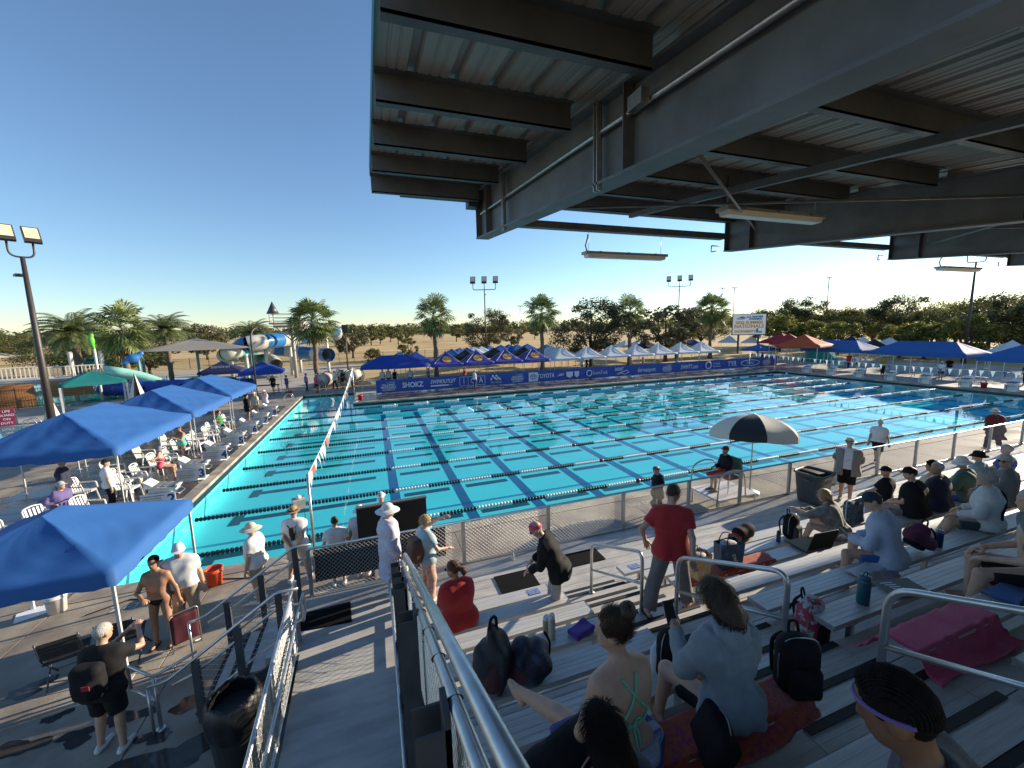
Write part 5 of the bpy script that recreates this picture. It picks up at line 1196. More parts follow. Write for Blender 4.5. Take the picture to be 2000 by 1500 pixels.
        if hk == 'long':
            L = hair[2] if len(hair) > 2 else .3
            groups.append(([(Cone(hl(-.055, -.045, -.02), hl(-.075, -.07, -.1-L*.5), .05, .05), 0.), (Cone(hl(.055, -.045, -.02), hl(.075, -.07, -.1-L*.5), .05, .05), 0.), (Cone(hl(0, -.07, 0), hl(0, -.11, -.1-L), .07, .05), 0.), (Cone(hl(-.06, -.08, -.1-L*.4), hl(-.05, -.1, -.08-L), .045, .025), 0.), (Cone(hl(.06, -.08, -.1-L*.4), hl(.05, -.1, -.08-L), .045, .025), 0.)], .04, .04)); low = -2
        pl = [fcut]
        if low > -1: pl.append(lambda X, Y, Z, c=hl(0, -.02, low), n=Hm @ np.array([0, .35, -1.]): (X-c[0])*n[0]+(Y-c[1])*n[1]+(Z-c[2])*n[2])
        v, f = sdf_mesh(groups, min(h, .011)/s, folds(rng, am, 90 if hk == 'curly' else 60, 1. if hk == 'curly' else .3), pl)
        ho = obj('hair', arr_mesh('hair', v*s, f, hm, True), root)
        if strands:
            pick = rng.integers(0, len(v), strands); VV = []; FF = []
            cen = hl(0, -.02, .02); crown = hl(0, -.05, .12)
            for p in v[pick]:
                rel = Hm.T @ (p-hd); nrm = (p-cen); nrm = nrm/(np.linalg.norm(nrm)+1e-9)
                if hk in ('bun', 'pony'): tgt = hl(0, -.07, .11) if hk == 'bun' else hl(0, -.11, .03); d = tgt-p
                elif hk == 'curly': d = rng.normal(size=3)*.1
                else: d = np.array([0, 0, -1.])*.16+(p-crown)*.5
                d = d-nrm*(d @ nrm)*.9; n_ = np.linalg.norm(d); d = d/(n_+1e-9)*min(n_, .1)
                sdv = np.cross(d, nrm); sdv = sdv/(np.linalg.norm(sdv)+1e-9)*.0016; q = [p+nrm*.002, p+d*.5+nrm*.007+rng.normal(size=3)*.003, p+d+nrm*.003+rng.normal(size=3)*.005]
                o_ = len(VV); VV += [q[0]-sdv, q[0]+sdv, q[1]-sdv, q[1]+sdv, q[2]-sdv*.3, q[2]+sdv*.3]; FF += [(o_, o_+1, o_+3, o_+2), (o_+2, o_+3, o_+5, o_+4)]
            obj('hair_strand', arr_mesh('hair_strand', np.array(VV)*s, np.array(FF), hm, True), ho)
    if hat:
        hk, hm = hat[0], hat[1]; m = MB(); hm2 = hat[2] if len(hat) > 2 else hm
        def addm(vs, fs): m.smooth = True; m.add([tuple(hl(*q)*s) for q in vs], fs)
        def dome(rx, ry, rz_, z0, y0, tilt=0, n=18, k=7, pw=1.):
            vs = []; fs = []
            for a in range(k+1):
                t = a/k*math.pi/2; cr_, cz = math.cos(t)**pw, math.sin(t)
                for j in range(n): th = 2*math.pi*j/n; vs.append((rx*cr_*math.cos(th), y0+ry*cr_*math.sin(th), z0+rz_*cz+tilt*ry*cr_*math.sin(th)))
            for a in range(k):
                for j in range(n): fs.append((a*n+j, a*n+(j+1) % n, (a+1)*n+(j+1) % n, (a+1)*n+j))
            addm(vs, fs)
        def brim(r0x, r0y, w_, z0, y0, drop=.3, tilt=0, n=24, front=None):
            vs = []; fs = []
            for a in range(4):
                t = a/3
                for j in range(n):
                    th = 2*math.pi*j/n; ww = w_ if front is None else w_*max(0.02, math.sin(th))**.6 if math.sin(th) > 0 else .002
                    vs.append(((r0x+ww*t)*math.cos(th)*(1 if front is None else min(1, (r0x+.004)/(r0x+ww*t)+.15)), y0+(r0y+ww*t)*math.sin(th), z0-drop*ww*t*(t if front is None else abs(math.cos(th))**2+.25)+.006*math.sin(3*th)*t+tilt*(r0y+ww*t)*math.sin(th)))
            for a in range(3):
                for j in range(n): fs.append((a*n+j, a*n+(j+1) % n, (a+1)*n+(j+1) % n, (a+1)*n+j))
            addm(vs, fs)
        if hk == 'cap': dome(.087, .108, .098, .035, -.01, .12); m.cur = 1; brim(.084, .1, .085, .035, -.005, .25, .12, front=True)
        elif hk == 'visor': dome(.086, .106, .03, .035, -.01, .1); m.cur = 1; brim(.084, .1, .085, .035, -.005, .25, .1, front=True)
        elif hk == 'wide': dome(.088, .108, .1, .03, -.01, 0, pw=.7); m.cur = 1; brim(.086, .106, .105, .032, -.01, .4)
        elif hk == 'bucket': dome(.088, .108, .098, .03, -.01, 0, pw=.6); m.cur = 1; brim(.086, .106, .065, .032, -.01, .7)
        elif hk == 'fedora': dome(.086, .106, .1, .03, -.01, 0, pw=.5); m.cur = 1; brim(.085, .105, .06, .034, -.01, .15)
        elif hk == 'swim': dome(.083, .103, .1, .02, -.012, .25, pw=1.); dome(.083, .103, -.03, .02, -.012, .25)
        m.build('hat' if hk != 'swim' else 'swim_cap', [hm, hm2], root)
        if hk == 'fedora' or hat[-1] == 'band':
            mm = MB(); mm.tube([tuple(hl(.088*math.cos(a), -.01+.108*math.sin(a), .047)*s) for a in [k*math.pi/10 for k in range(20)]], .01, 6, closed=True); mm.build('hat_band', BLACKF, root)
    if glasses:
        m = MB(); 
        for sx in (-1, 1): m.tube([tuple(hl(sx*.033+.022*math.cos(a), .1-.006*abs(sx*.033+.022*math.cos(a))*8, .008+.016*math.sin(a))*s) for a in [k*math.pi/5 for k in range(10)]], .006, 5, closed=True); m.tube([tuple(hl(sx*.02, .1, .008)*s), tuple(hl(sx*.046, .097, .008)*s)], .014, 6); m.tube([tuple(hl(sx*.055, .092, .012)*s), tuple(hl(sx*.081, -.0, .012)*s)], .003, 4)
        m.build('sunglasses', M('dark_lens', (.01, .01, .012), .15), root)
    elif h < .02 and hat is None or (h < .02):
        m = MB()
        for sx in (-1, 1): m.tube([tuple(hl(sx*.026, .083, .008)*s), tuple(hl(sx*.036, .080, .008)*s)], .0042, 6)
        m.build('eyes', M('eye_dark', (.03, .02, .015), .3), root)
    if extras: extras(root, J)
    return root
# ================================================================== side area beyond the starting end
def sheet(name, pts, z, mat): m = MB(); m.add([(p[0], p[1], z) for p in pts], [tuple(range(len(pts)))]); return struct(name, m, mat)
sheet('side_pavement', [(-70, 14.2), (-12.5, 14.2), (-12.5, 33), (-.5, 33.3), (4, 62), (-62, 78)], -.03, CONC_P)
SHAL = M('turquoise_plaster', (.16, .52, .50), .5, var=.1, scale=.4, world=True)
sheet('side_pool_floor', [(-45, 15.5), (-13.4, 15.5), (-13.4, 23.5), (-45, 30)], -.022, SHAL); sheet('side_pool_water', [(-45, 15.5), (-13.4, 15.5), (-13.4, 23.5), (-45, 30)], -.012, wm)
lg = [G(-60, 800), G(150, 792), G(330, 763), G(490, 745), G(470, 737), G(290, 738), G(120, 748), G(-60, 760)]
sheet('lagoon_floor', lg, -.022, SHAL); sheet('lagoon_water', lg, -.012, wm)
def picket_fence(label, a, b, H, step=1.8, name='metal_fence'):
    a = Vector(a); b = Vector(b); d = b-a; L = d.length; n = max(2, int(L/step)); t = thing(name, label, 'fence', a, math.atan2(d.y, d.x), 'black metal fences')
    pn = MB(); k = 0
    while k*.14 < L/n-.1: pn.box((k*.14+.07, 0, H/2), (.016, .016, H-.1)); k += 1
    pn.box((L/n/2, 0, H-.12), (L/n, .03, .035)); pn.box((L/n/2, 0, .15), (L/n, .03, .035)); pm_ = pn.mesh('panel', POLE)
    ps = MB(); ps.box((0, 0, H/2+.03), (.06, .06, H+.06)); ps = ps.mesh('post', POLE)
    for i in range(n+1):
        obj('post', ps, t, (L*i/n, 0, 0))
        if i < n: obj('panel', pm_, t, (L*i/n, 0, 0))
fa, fb, fc = G(-40, 808), G(330, 769), G(430, 756)
picket_fence('black metal fence in front of the turquoise lagoon', fa, fb, 1.7); 
bf = [ray(-60, 700, 105), ray(250, 700, 92), ray(480, 700, 86), ray(720, 700, 80), ray(930, 700, 84)]
for q in bf: q.z = 0
for k in range(4): picket_fence(('black fence by the dry field behind the play structure', 'black fence by the dry field behind the date palms', 'black fence by the dry field behind the water slide', 'black fence by the dry field behind the lawn tents')[k], bf[k], bf[k+1], 1.8, 2.6)
# play structure
ps = thing('play_structure', 'wooden ship-like play structure with white railings and tan sails', 'play structure', ray(40, 760, 52), R(25)); ps.location.z = 0
WOOD = M('orange_wood', (.38, .17, .06), .6, var=.4, scale=3, stretch=(.6, 1, 6), bump=.2)
for x, y, w_, h_, z in ((-5, 0, 4, 1.1, 0), (-.6, .3, 2.6, 2.2, 0), (2.6, .2, 3.0, 1.5, .6), (-4, -1.8, 5, .9, 0)):
    nb = int(h_/.28)
    for k in range(nb): m = MB(); m.box((x, y, z+.14+.28*k), (w_, .16, .27)); m.build('plank', WOOD, ps)
RAILW = M('cream_paint', (.66, .62, .54), .6)
for x0, x1, z in ((-7, -2, 1.2), (-2, 1, 2.3), (1, 5, 2.2)):
    m = MB(); m.box(((x0+x1)/2, -.1, z+1.0), (x1-x0, .08, .08)); m.box(((x0+x1)/2, -.1, z+.1), (x1-x0, .08, .08)); k = x0
    while k < x1: m.box((k, -.1, z+.55), (.07, .05, .9)); k += .24
    m.build('railing', RAILW, ps)
for x in (-3, -2, 4.9, 3.0): m = MB(); m.tube([(x, 1, 0), (x, 1, 4.4)], .16, 8); m.build('post', RAILW, ps)
for x, w_, z in ((-3, 5.5, 4.2), (-7, 5, 4.6)):
    me = tent_top(w_, w_, z, z+1.1, 0, 1.2, .02, 5, .02, 5, 6); me.materials[0] = TSAIL; o = obj('shade_sail', me, ps, (x, 2, 0))
m = MB(); m.tube(bend([(-8, -1.4, 2.9), (-4, -1.4, 3.1), (-1.5, -1.4, 3.2)], 1), .32, 8); m.build('spray_pipe', M('blue_grey_pipe', (.1, .18, .25), .4), ps)
m = MB(); m.tube([(4.6, -.8, 0), (4.6, -.8, 4.6)], .1, 8); m.build('toy_mast', RAILW, ps)
blob('spray_toy', [Ell((4.5, -.8, 5.3), (.24, .2, .42)), Ell((4.56, -.8, 5.8), (.17, .15, .17)), Cone((4.5, -.8, 5.0), (4.7, -.8, 4.3), .14, .06)], M('lime_plastic', (.12, .5, .04), .4), ps, .09, .15)
blob('spray_toy', [Ell((7.0, .3, 3.6), (.5, .35, .45)), Cone((6.4, .3, 3.2), (7.6, .3, 4.0), .22)], M('blue_plastic', (.03, .16, .45), .4), ps, .09, .15)
m = MB(); m.tube(bend([(5, -.6, 2.6), (7, -.8, 2.0), (9, -1.6, .9), (10.5, -2.6, .35)], 1.2, 8), .55, 10); m.build('slide', M('mint_plastic', (.3, .62, .52), .35), ps)
# water slide
sl = thing('water_slide', 'looping blue and white water slide with launch tower beyond the bay', 'water slide', (ray(570, 720, 60).x, ray(570, 720, 60).y, 0))
SLO = Vector(sl.location); SW = M('slide_white', (.50, .48, .43), .35, var=.08); SBl = M('slide_blue', (.02, .15, .38), .3, var=.08); ST = M('slide_teal', (.10, .42, .42), .35); SC_ = M('slide_cream', (.56, .55, .46), .4)
def spline(P, n):
    P = [Vector(p) for p in P]; P = [P[0]]+P+[P[-1]]; out = []
    for i in range(1, len(P)-2):
        a, b_, c_, d_ = P[i-1:i+3]
        for k in range(n): t = k/n; out.append(.5*((2*b_)+(c_-a)*t+(2*a-5*b_+4*c_-d_)*t*t+(3*b_-a-3*c_+d_)*t**3))
    return out+[P[-2]]
def flume(pts, r, mats, per=5):
    P = [ray(px, py, d)-SLO for px, py, d in pts]; S = spline(P, 7)
    for k, i in enumerate(range(0, len(S)-1, per)):
        seg = S[i:i+per+1]
        if len(seg) < 2: break
        m = MB(); m.tube(seg, r*(1.0 if k % 2 else 1.02), 12, cap=False); m.build('flume_section', mats[k % len(mats)], sl)
flume([(575, 632, 60), (600, 638, 62), (632, 643, 65), (655, 648, 68), (650, 656, 70), (610, 658, 67), (565, 662, 62), (520, 667, 58), (480, 673, 57), (472, 680, 60), (500, 682, 65), (540, 682, 67), (585, 688, 66), (620, 692, 63), (642, 693, 60)], .92, [SW, SBl])
flume([(520, 680, 63), (480, 684, 58), (445, 690, 56), (440, 696, 59), (470, 696, 63), (505, 698, 64), (530, 703, 62), (540, 712, 60)], .75, [SC_, ST, SC_])
for px, py, d in ((478, 675, 57), (517, 668, 58), (565, 664, 62), (636, 645, 65), (585, 690, 66), (450, 690, 57), (500, 684, 65), (640, 694, 61)):
    q = ray(px, py, d)-SLO; m = MB(); m.tube([(q.x, q.y, 0), (q.x, q.y, q.z-.5)], .2, 8); m.beam((q.x-.7, q.y, q.z-.7), (q.x+.7, q.y, q.z-.7), .2, .2); m.build('support', SC_, sl)
tp = ray(553, 632, 58)-SLO; TW = M('tower_grey', (.42, .38, .33), .6)
m = MB(); m.box((tp.x, tp.y, tp.z), (2.6, 2.6, .2)); m.box((tp.x, tp.y, tp.z-.35), (2.2, .15, .3)); m.build('platform', TW, sl)
m = MB(); m.tube([(tp.x+.9, tp.y, 0), (tp.x+.9, tp.y, tp.z)], .22, 8); m.beam((tp.x+.9, tp.y, tp.z-2.2), (tp.x-1.1, tp.y, tp.z-.2), .14, .14); m.build('tower_post', TW, sl)
m = MB()
for sx, sy in ((-1, -1), (1, -1), (1, 1), (-1, 1)): m.box((tp.x+1.2*sx, tp.y+1.2*sy, tp.z+.6), (.08, .08, 1.2))
for z in (.3, .7, 1.15):
    for sy in (-1.2, 1.2): m.box((tp.x, tp.y+sy, tp.z+z), (2.4, .05, .06))
    m.box((tp.x-1.2, tp.y, tp.z+z), (.05, 2.4, .06))
m.build('railing', RAILW, sl)
m = MB(); m.lathe([(.75, 0), (.4, .7), (.02, 1.5)], (tp.x-1.0, tp.y, tp.z+1.2), 6); m.build('roof_cone', DARKSTEEL, sl)
m = MB(); m.tube([(tp.x-1.0, tp.y, tp.z), (tp.x-1, tp.y, tp.z+1.25)], .08, 6); m.build('roof_mast', TW, sl)
# shade sail, rolled covers, racks
ss_ = thing('shade_sail', 'grey four-cornered shade sail on posts by the date palm', 'shade sail', ray(385, 690, 58)); ss_.location.z = 0; ss_.rotation_euler = (0, 0, R(20))
me = tent_top(10, 6, 4.1, 5.3, 0, 1.1, .02, 8, .03, 6, 8); me.materials[0] = TGREY; obj('cloth', me, ss_)
for x, y in ((-4.8, -2.8), (4.8, -2.8), (4.8, 2.8), (-4.8, 2.8), (0, 0)): m = MB(); m.tube([(x, y, 0), (x, y, 4.2 if x else 5.2)], .14, 8); m.build('post', M('teal_post', (.12, .25, .28), .5), ss_)
for k, (px, py, d, ln, mt, lab) in enumerate(((285, 722, 50, 7, M('royal_roll', (.015, .06, .35), .5), 'rolled royal blue pool cover by the lagoon'), (345, 722, 49, 6, BLACKF, 'rolled black pool cover between the blue rolls'), (395, 722, 48, 5, BLACKF, 'rolled black pool cover in front of the shade sail'), (430, 726, 46, 4.5, M('royal_roll', (.015, .06, .35), .5), 'rolled blue pool cover on a trolley by the navy canopy'))):
    p = ray(px, py, d); t = thing('cover_roll', lab, 'pool cover', (p.x, p.y, 0), R(-8), 'rolled pool covers'); v, f = sdf_mesh([([(Cone((-ln/2, 0, .95), (ln/2, 0, .95), .55), 0.), (Cone((-ln/2, .3, .6), (ln/2, .3, .6), .4), 0.)], .1, .05)], .12, folds(RNG, .08, 6)); obj('roll', arr_mesh('roll', v, f, mt), t)
    for sx in (-1, 1): m = MB(); m.tube([(sx*ln/2, -.6, 0), (sx*ln/2, 0, 1.3), (sx*ln/2, .6, 0)], .05, 6); m.build('trestle', GALV, t)
for k, (px, py, d, c1, lab) in enumerate(((672, 712, 47, SW, 'white rolled lane lines on a reel behind the pink-shirted walker'), (690, 708, 46, SC_, 'striped rolled lane lines on a reel next to the banner'), (632, 716, 44, SW, 'red-edged reel of lane lines by the palm trunk'))):
    p = ray(px, py, d); t = thing('lane_reel', lab, 'reel', (p.x, p.y, 0), R(30+20*k), 'lane line reels'); t.scale = (.72, .72, .72)
    m = MB(); m.tube([(-.9, 0, 1.3), (.9, 0, 1.3)], .85, 16); m.build('coil', c1, t)
    for sx in (-.95, .95): m = MB(); m.tube([Vector((sx, 1.0*math.cos(a), 1.3+1.0*math.sin(a))) for a in [j*math.pi/8 for j in range(16)]], .06, 5, closed=True); m.beam((sx, -.6, 0), (sx, 0, 1.3), .06, .06); m.beam((sx, .6, 0), (sx, 0, 1.3), .06, .06); m.build('rim', FR if k == 2 else BLACK, t)
# closed sun umbrellas
UW = cloth('umbrella_white', (.7, .67, .6)); 
def closed_umbrella(label, p):
    t = thing('closed_umbrella', label, 'umbrella', (p.x, p.y, 0), 0, 'furled umbrellas'); m = MB(); m.tube([(0, 0, 0), (0, 0, 2.9)], .025, 8); m.lathe([(.25, 0), (.25, .08), (.05, .14)], n=12); m.build('pole', GALV, t)
    for k in range(8):
        m = MB(); a0, a1 = k*math.pi/4, (k+1)*math.pi/4; vs = []; fs = []
        for i, (r, z) in enumerate(((.03, 2.85), (.22, 2.2), (.42, 1.5), (.5, 1.15))):
            for j in range(3): a = a0+(a1-a0)*j/2; rr = r*(1 if j != 1 else .78); vs.append((rr*math.cos(a), rr*math.sin(a), z+.05*(j == 1)))
        for i in range(3):
            for j in range(2): fs.append((i*3+j, i*3+j+1, i*3+j+4, i*3+j+3))
        m.smooth = True; m.add(vs, fs); m.build('panel', UW if k % 2 else BLACKF, t)
closed_umbrella('furled black and white umbrella by the broad fan palm trunk', ray(268, 770, 40)); closed_umbrella('furled black and white umbrella beside the bronze pole', ray(104, 815, 28))
# ladders
def ladder(label, p, rz):
    t = thing('pool_ladder', label, 'ladder', p, rz, 'pool ladders')
    for s in (-.25, .25): m = MB(); m.tube(bend([(s, -.45, 0), (s, -.45, .55), (s, -.25, .85), (s, .15, .8), (s, .15, -.6)], .18, 6), .024, 8); m.build('handrail', PIPE, t)
ladder('steel grab rails beside the empty bay beyond block eight', (-.25, 24.6, 0), R(-90)); ladder('steel grab rails at the edge of the side pool', (G(60, 845).x, G(60, 845).y, 0), R(100)); ladder('steel grab rails at the far corner of the pool', (50.2, 21.6, 0), R(90))
ladder('steel steps rails at the back of the pool bay', (1.6, 29.35, 0), R(180))
t = thing('a_frame_sign', 'maroon and white folding sign on the side pool deck', 'sign', (G(15, 832).x, G(15, 832).y, 0), R(20), None)
m = MB(); m.add([(-.35, 0, 0), (.35, 0, 0), (.35, .25, 1.1), (-.35, .25, 1.1)], [(0, 1, 2, 3)]); m.build('front_board', M('maroon_board', (.25, .02, .06), .5), t); m = MB(); m.add([(-.35, .55, 0), (.35, .55, 0), (.35, .27, 1.1), (-.35, .27, 1.1)], [(3, 2, 1, 0)]); m.build('back_board', WHITEP, t)
for k in range(4): letter(('LIFE', 'GUARD', 'ON', 'DUTY')[k], SIGNW, t, (0, .2-.055*k-.02, .93-.25*k), (R(77), 0, 0), .2, extrude=.002)

# ================================================================== chairs
def white_chair_proto():
    t = thing('plastic_chair', 'chair', 'chair')
    m = MB(); m.box((0, 0, .42), (.46, .44, .03)); m.box((0, .2, .40), (.46, .04, .05)); m.build('seat', WHITEP, t)
    m = MB()
    for k in range(5): m.beam((-.17+.085*k, -.21, .43), (-.17+.085*k, -.31, .84), .045, .015)
    m.tube(bend([(-.23, -.2, .42), (-.23, -.33, .85), (0, -.345, .9), (.23, -.33, .85), (.23, -.2, .42)], .08), .02, 6); m.build('backrest', WHITEP, t)
    for s in (-1, 1):
        m = MB(); m.tube(bend([(s*.25, -.29, .66), (s*.27, -.05, .65), (s*.27, .2, .64), (s*.26, .23, .44)], .05), .024, 6); m.build('armrest', WHITEP, t)
        for y0, y1 in ((.2, .26), (-.2, -.29)): m = MB(); m.beam((s*.22, y0, .42), (s*.25, y1, 0), .045, .03); m.build('leg', WHITEP, t)
    return t
wc = white_chair_proto(); first = True
spots = [(-2.15, 4.1, 75), (-2.9, 3.6, 60), (-3.3, 2.7, 50), (-2.1, 6.0, 80), (-2.6, 6.9, 95), (-2.2, 7.3, 85), (-2.3, 8.7, 80), (-2.15, 9.6, 90), (-2.4, 11.0, 80), (-2.1, 11.8, 85), (-2.3, 12.8, 95), (-2.05, 13.5, 80), (-2.25, 14.6, 90), (-2.1, 15.4, 85), (-3.4, 6.2, 80), (-3.5, 8.2, 95), (-3.4, 10.2, 85), (-3.3, 12.2, 80), (-2.2, 16.9, 90), (-3.3, 1.5, 60), (-4.0, 2.2, 45)]
nthc = ordn+['tenth', 'eleventh', 'twelfth', 'thirteenth', 'fourteenth', 'fifteenth', 'sixteenth', 'seventeenth', 'eighteenth', 'nineteenth', 'twentieth', 'twenty-first']
order = sorted(range(len(spots)), key=lambda i: spots[i][1])
for r, i in enumerate(order):
    x, y, a = spots[i]; c = wc if r == 0 else copy_tree(wc); c.location = (x, y, 0); c.rotation_euler = (0, 0, R(a-180))
    tag(c, '%s white plastic chair from the stand in the row behind the starting blocks' % nthc[r], 'chair', 'white plastic chairs behind the blocks')
def folding_chair(label, p, rz):
    t = thing('folding_chair', label, 'chair', (p[0], p[1], 0), rz, 'black folding chairs')
    m = MB()
    for k in range(7): m.box((0, -.2+.065*k, .44), (.44, .05, .014))
    m.box((-.22, 0, .44), (.02, .44, .02)); m.box((.22, 0, .44), (.02, .44, .02)); m.build('seat', BLACK, t)
    m = MB()
    for k in range(5): m.box((0, -.235-.02*k, .56+.065*k), (.44, .014, .05), (R(-14), 0, 0))
    m.build('backrest', BLACK, t)
    for s in (-1, 1): m = MB(); m.tube([(s*.235, .28, 0), (s*.235, -.2, .5), (s*.235, -.33, .88)], .013, 6); m.build('front_leg', DARKSTEEL, t); m = MB(); m.tube([(s*.215, -.3, 0), (s*.215, .2, .44)], .013, 6); m.build('rear_leg', DARKSTEEL, t)
    m = MB(); m.tube([(-.235, .24, .06), (.235, .24, .06)], .01, 6); m.tube([(-.215, -.27, .06), (.215, -.27, .06)], .01, 6); m.build('stretcher', DARKSTEEL, t)
folding_chair('black folding chair nearer the photographer in front of the blue canopy', (1.05, -2.75), R(15)); folding_chair('black folding chair partly behind the canopy pole', (1.72, -2.6), R(8))
t = thing('camp_chair', 'folded maroon camp chair standing beside the official', 'chair', (2.62, -2.72, 0), R(30)); blob('fabric', [RBox((0, 0, .4), (.19, .05, .26), .04)], M('maroon_cloth', (.06, .005, .014), .8, bump=.3), t, .02, .03, folds(RNG, .012, 25)); m = MB(); m.tube(bend([(-.2, 0, 0), (-.2, 0, .7), (.2, 0, .7), (.2, 0, 0)], .06), .012, 6); m.tube([(-.2, .05, .02), (.2, .05, .02)], .01, 6); m.build('frame', GALV, t)

# ================================================================== buckets and bins
def bucket(label, p, r, h, mat, z=0., group='buckets'):
    t = thing('bucket', label, 'bucket', (p[0], p[1], z), random.random()*6, group); m = MB(); m.lathe([(r*.8, 0), (r*.95, h*.8), (r*1.05, h*.82), (r*1.05, h*.86), (r, h*.88), (r*1.03, h), (r*.95, h), (r*.75, .03)], n=20); m.build('pail', mat, t)
    m = MB(); m.tube(arc((0, 0, h*.86), r*1.06, R(-5), R(185), 12, (1, 0, 0), (0, .75, -.6)), .006, 5); m.build('handle', GALV, t)
ORB = M('orange_bucket', (.75, .09, .02), .4, var=.05)
bucket('bright orange bucket beside the official by the pool edge', (2.42, -.72), .17, .38, ORB); bucket('white bucket at the pool corner under the blue canopy', (-.33, -.6), .17, .38, WHITEP)
REDB = M('red_bucket', (.5, .03, .03), .4)
rb = [(51.6, 20.6), (51.4, 17.6), (51.3, 13.2), (51.3, 6.7), (51.7, 3.2), (-1.2, 29.9), (4.9, 24.2)]
for k, p in enumerate(rb): bucket(('red bucket at the far end nearest the corner ladder', 'second red bucket along the far end', 'small red bucket at the middle of the far end', 'bright red bucket on the far deck edge', 'dark red bucket at the far end towards the stand', 'red bucket on the deck behind the pool bay', 'red bucket at the foot of the flag pole by the banner')[k], p, .2, .42, REDB, 0, 'red buckets')
t = thing('trash_can', 'square grey trash can on the walkway by the fence', 'trash can', (17.0, -3.62, HZ+.004), R(8)); GR = M('grey_plastic', (.085, .09, .095), .5, var=.12)
m = MB(); m.lathe([(.26, 0), (.28, .05), (.35, .76), (.38, .78), (.385, .83), (.35, .83), (.33, .78), (.25, .06)], n=28, sq=6); m.build('bin', GR, t)
for s in (-1, 1): m = MB(); m.box((s*.37, 0, .66), (.05, .16, .05)); m.build('handle', GR, t)
m = MB(); m.box((0, -.335, .62), (.2, .02, .08)); m.build('grip', GR, t); m = MB(); m.lathe([(.34, .79), (.2, .7), (.05, .66)], n=20, sq=6); m.build('liner', BLACKF, t)
t = thing('trash_can', 'dark round trash can with black liner below the stair rail', 'trash can', (4.12, -5.35, 0)); m = MB(); m.lathe([(.25, 0), (.3, .78), (.32, .8), (.32, .84), (.27, .84)], n=22); m.build('bin', M('dark_bin', (.03, .032, .036), .5), t); v, f = sdf_mesh([([(Cone((0, 0, .72), (0, 0, .84), .325, .33), 0.)], .02, .02)], .025, folds(RNG, .018, 30), [lambda X, Y, Z: .25-np.sqrt(X*X+Y*Y)]); obj('liner', arr_mesh('liner', v, f, M('black_liner', (.008, .008, .009), .45)), t)
m = MB(); m.box((0, 0, .0), (.5, .38, .012)); o = m.build('paper_sheet', SIGNW, None, (-.75, -.5, .008), R(25)); tag(o, 'white sheet lying on the deck beside the white bucket', 'paper')
m = MB(); m.tube([(0, 0, .012), (.6, .3, .012), (1.2, .1, .012), (2.0, .5, .012), (2.9, .2, .012), (3.6, .4, .012)], .011, 5); tag(m.build('cable', BLACK, None, (.3, -1.0, 0)), 'black cable snaking along the deck by the pool edge', 'cable')

# ================================================================== lifeguard stand and umbrella
t = thing('lifeguard_stand', 'low lifeguard stand with white platform and bent tube rails', 'lifeguard stand', (15.9, -1.75, 0), R(0))
m = MB(); m.box((0, 0, .42), (1.5, 1.1, .05)); m.build('platform', WHITEP, t)
for x, y in ((-.7, -.5), (.7, -.5), (-.7, .5), (.7, .5)): m = MB(); m.tube([(x, y, 0), (x, y, .42)], .03, 8); m.build('leg', WHITEM, t)
for y in (-.52, .52): m = MB(); m.tube(bend([(-.8, y, .0), (-.72, y, 1.15), (-.3, y, 1.3), (.2, y, 1.2), (.3, y, .44)], .25, 6), .024, 8); m.build('rail', PIPE, t)
t = thing('guard_chair', 'red and green seat on the lifeguard platform', 'chair', (16.05, -1.75, .447)); GRN = M('green_mesh', (.10, .25, .16), .7); RDP = M('red_pad', (.3, .02, .025), .6)
m = MB(); m.box((0, 0, .42), (.5, .5, .04)); m.build('seat', RDP, t); m = MB(); m.box((.27, 0, .72), (.04, .5, .56), (0, R(-10), 0)); m.build('backrest', GRN, t)
for y in (-.25, .25):
    m = MB(); m.tube(bend([(-.25, y, 0), (-.2, y, .62), (.25, y, .62), (.3, y, 0)], .06), .014, 6); m.build('frame', PIPE, t)
m = MB(); m.tube([(-.7, 0, .62), (.2, 0, .66)], .06, 8); o = m.build('rescue_tube', FR, None, (15.8, -1.9, .5)); tag(o, 'red rescue tube lying across the lifeguard seat rails', 'rescue tube')
u = thing('umbrella', 'open black and white umbrella over the lifeguard', 'umbrella', (17.35, -1.45, 0), R(10)); m = MB(); m.tube([(0, 0, 0), (0, 0, 2.65)], .022, 8); m.lathe([(.28, 0), (.28, .06), (.05, .12)], n=14); m.build('pole', PIPE, u)
UWH = cloth('umbrella_cream', (.66, .62, .55), .25); UBK = cloth('umbrella_black', (.018, .019, .022), .05); rot = Euler((R(-6), R(8), 0)).to_matrix()
for k in range(8):
    vs = []; fs = []; N = 6
    for i in range(N+1):
        t_ = i/N; r = 1.28*math.sin(t_*1.25)/math.sin(1.25); z = 2.62-.62*t_**1.7
        for j in range(5):
            a = (k+j/4)*math.pi/4; rr = r*math.cos(math.pi/8)/math.cos((j/4-.5)*math.pi/4); vs.append(rot @ Vector((rr*math.cos(a), rr*math.sin(a), z-2.3-.03*math.sin(math.pi*j/4)*t_))+Vector((0, 0, 2.3)))
    for j in range(5):
        q = Vector(vs[N*5+j]); vs.append(q+Vector((0, 0, -.18)))
    for i in range(N+1):
        for j in range(4): fs.append((i*5+j, i*5+j+1, i*5+j+6, i*5+j+5))
    m = MB(); m.smooth = True; m.add(vs, fs); m.build('panel', UWH if k % 2 else UBK, u)
for k in range(8): m = MB(); a = k*math.pi/4; m.tube([(0, 0, 2.1), (.7*math.cos(a), .7*math.sin(a), 2.36)], .008, 5); m.build('rib', PIPE, u)

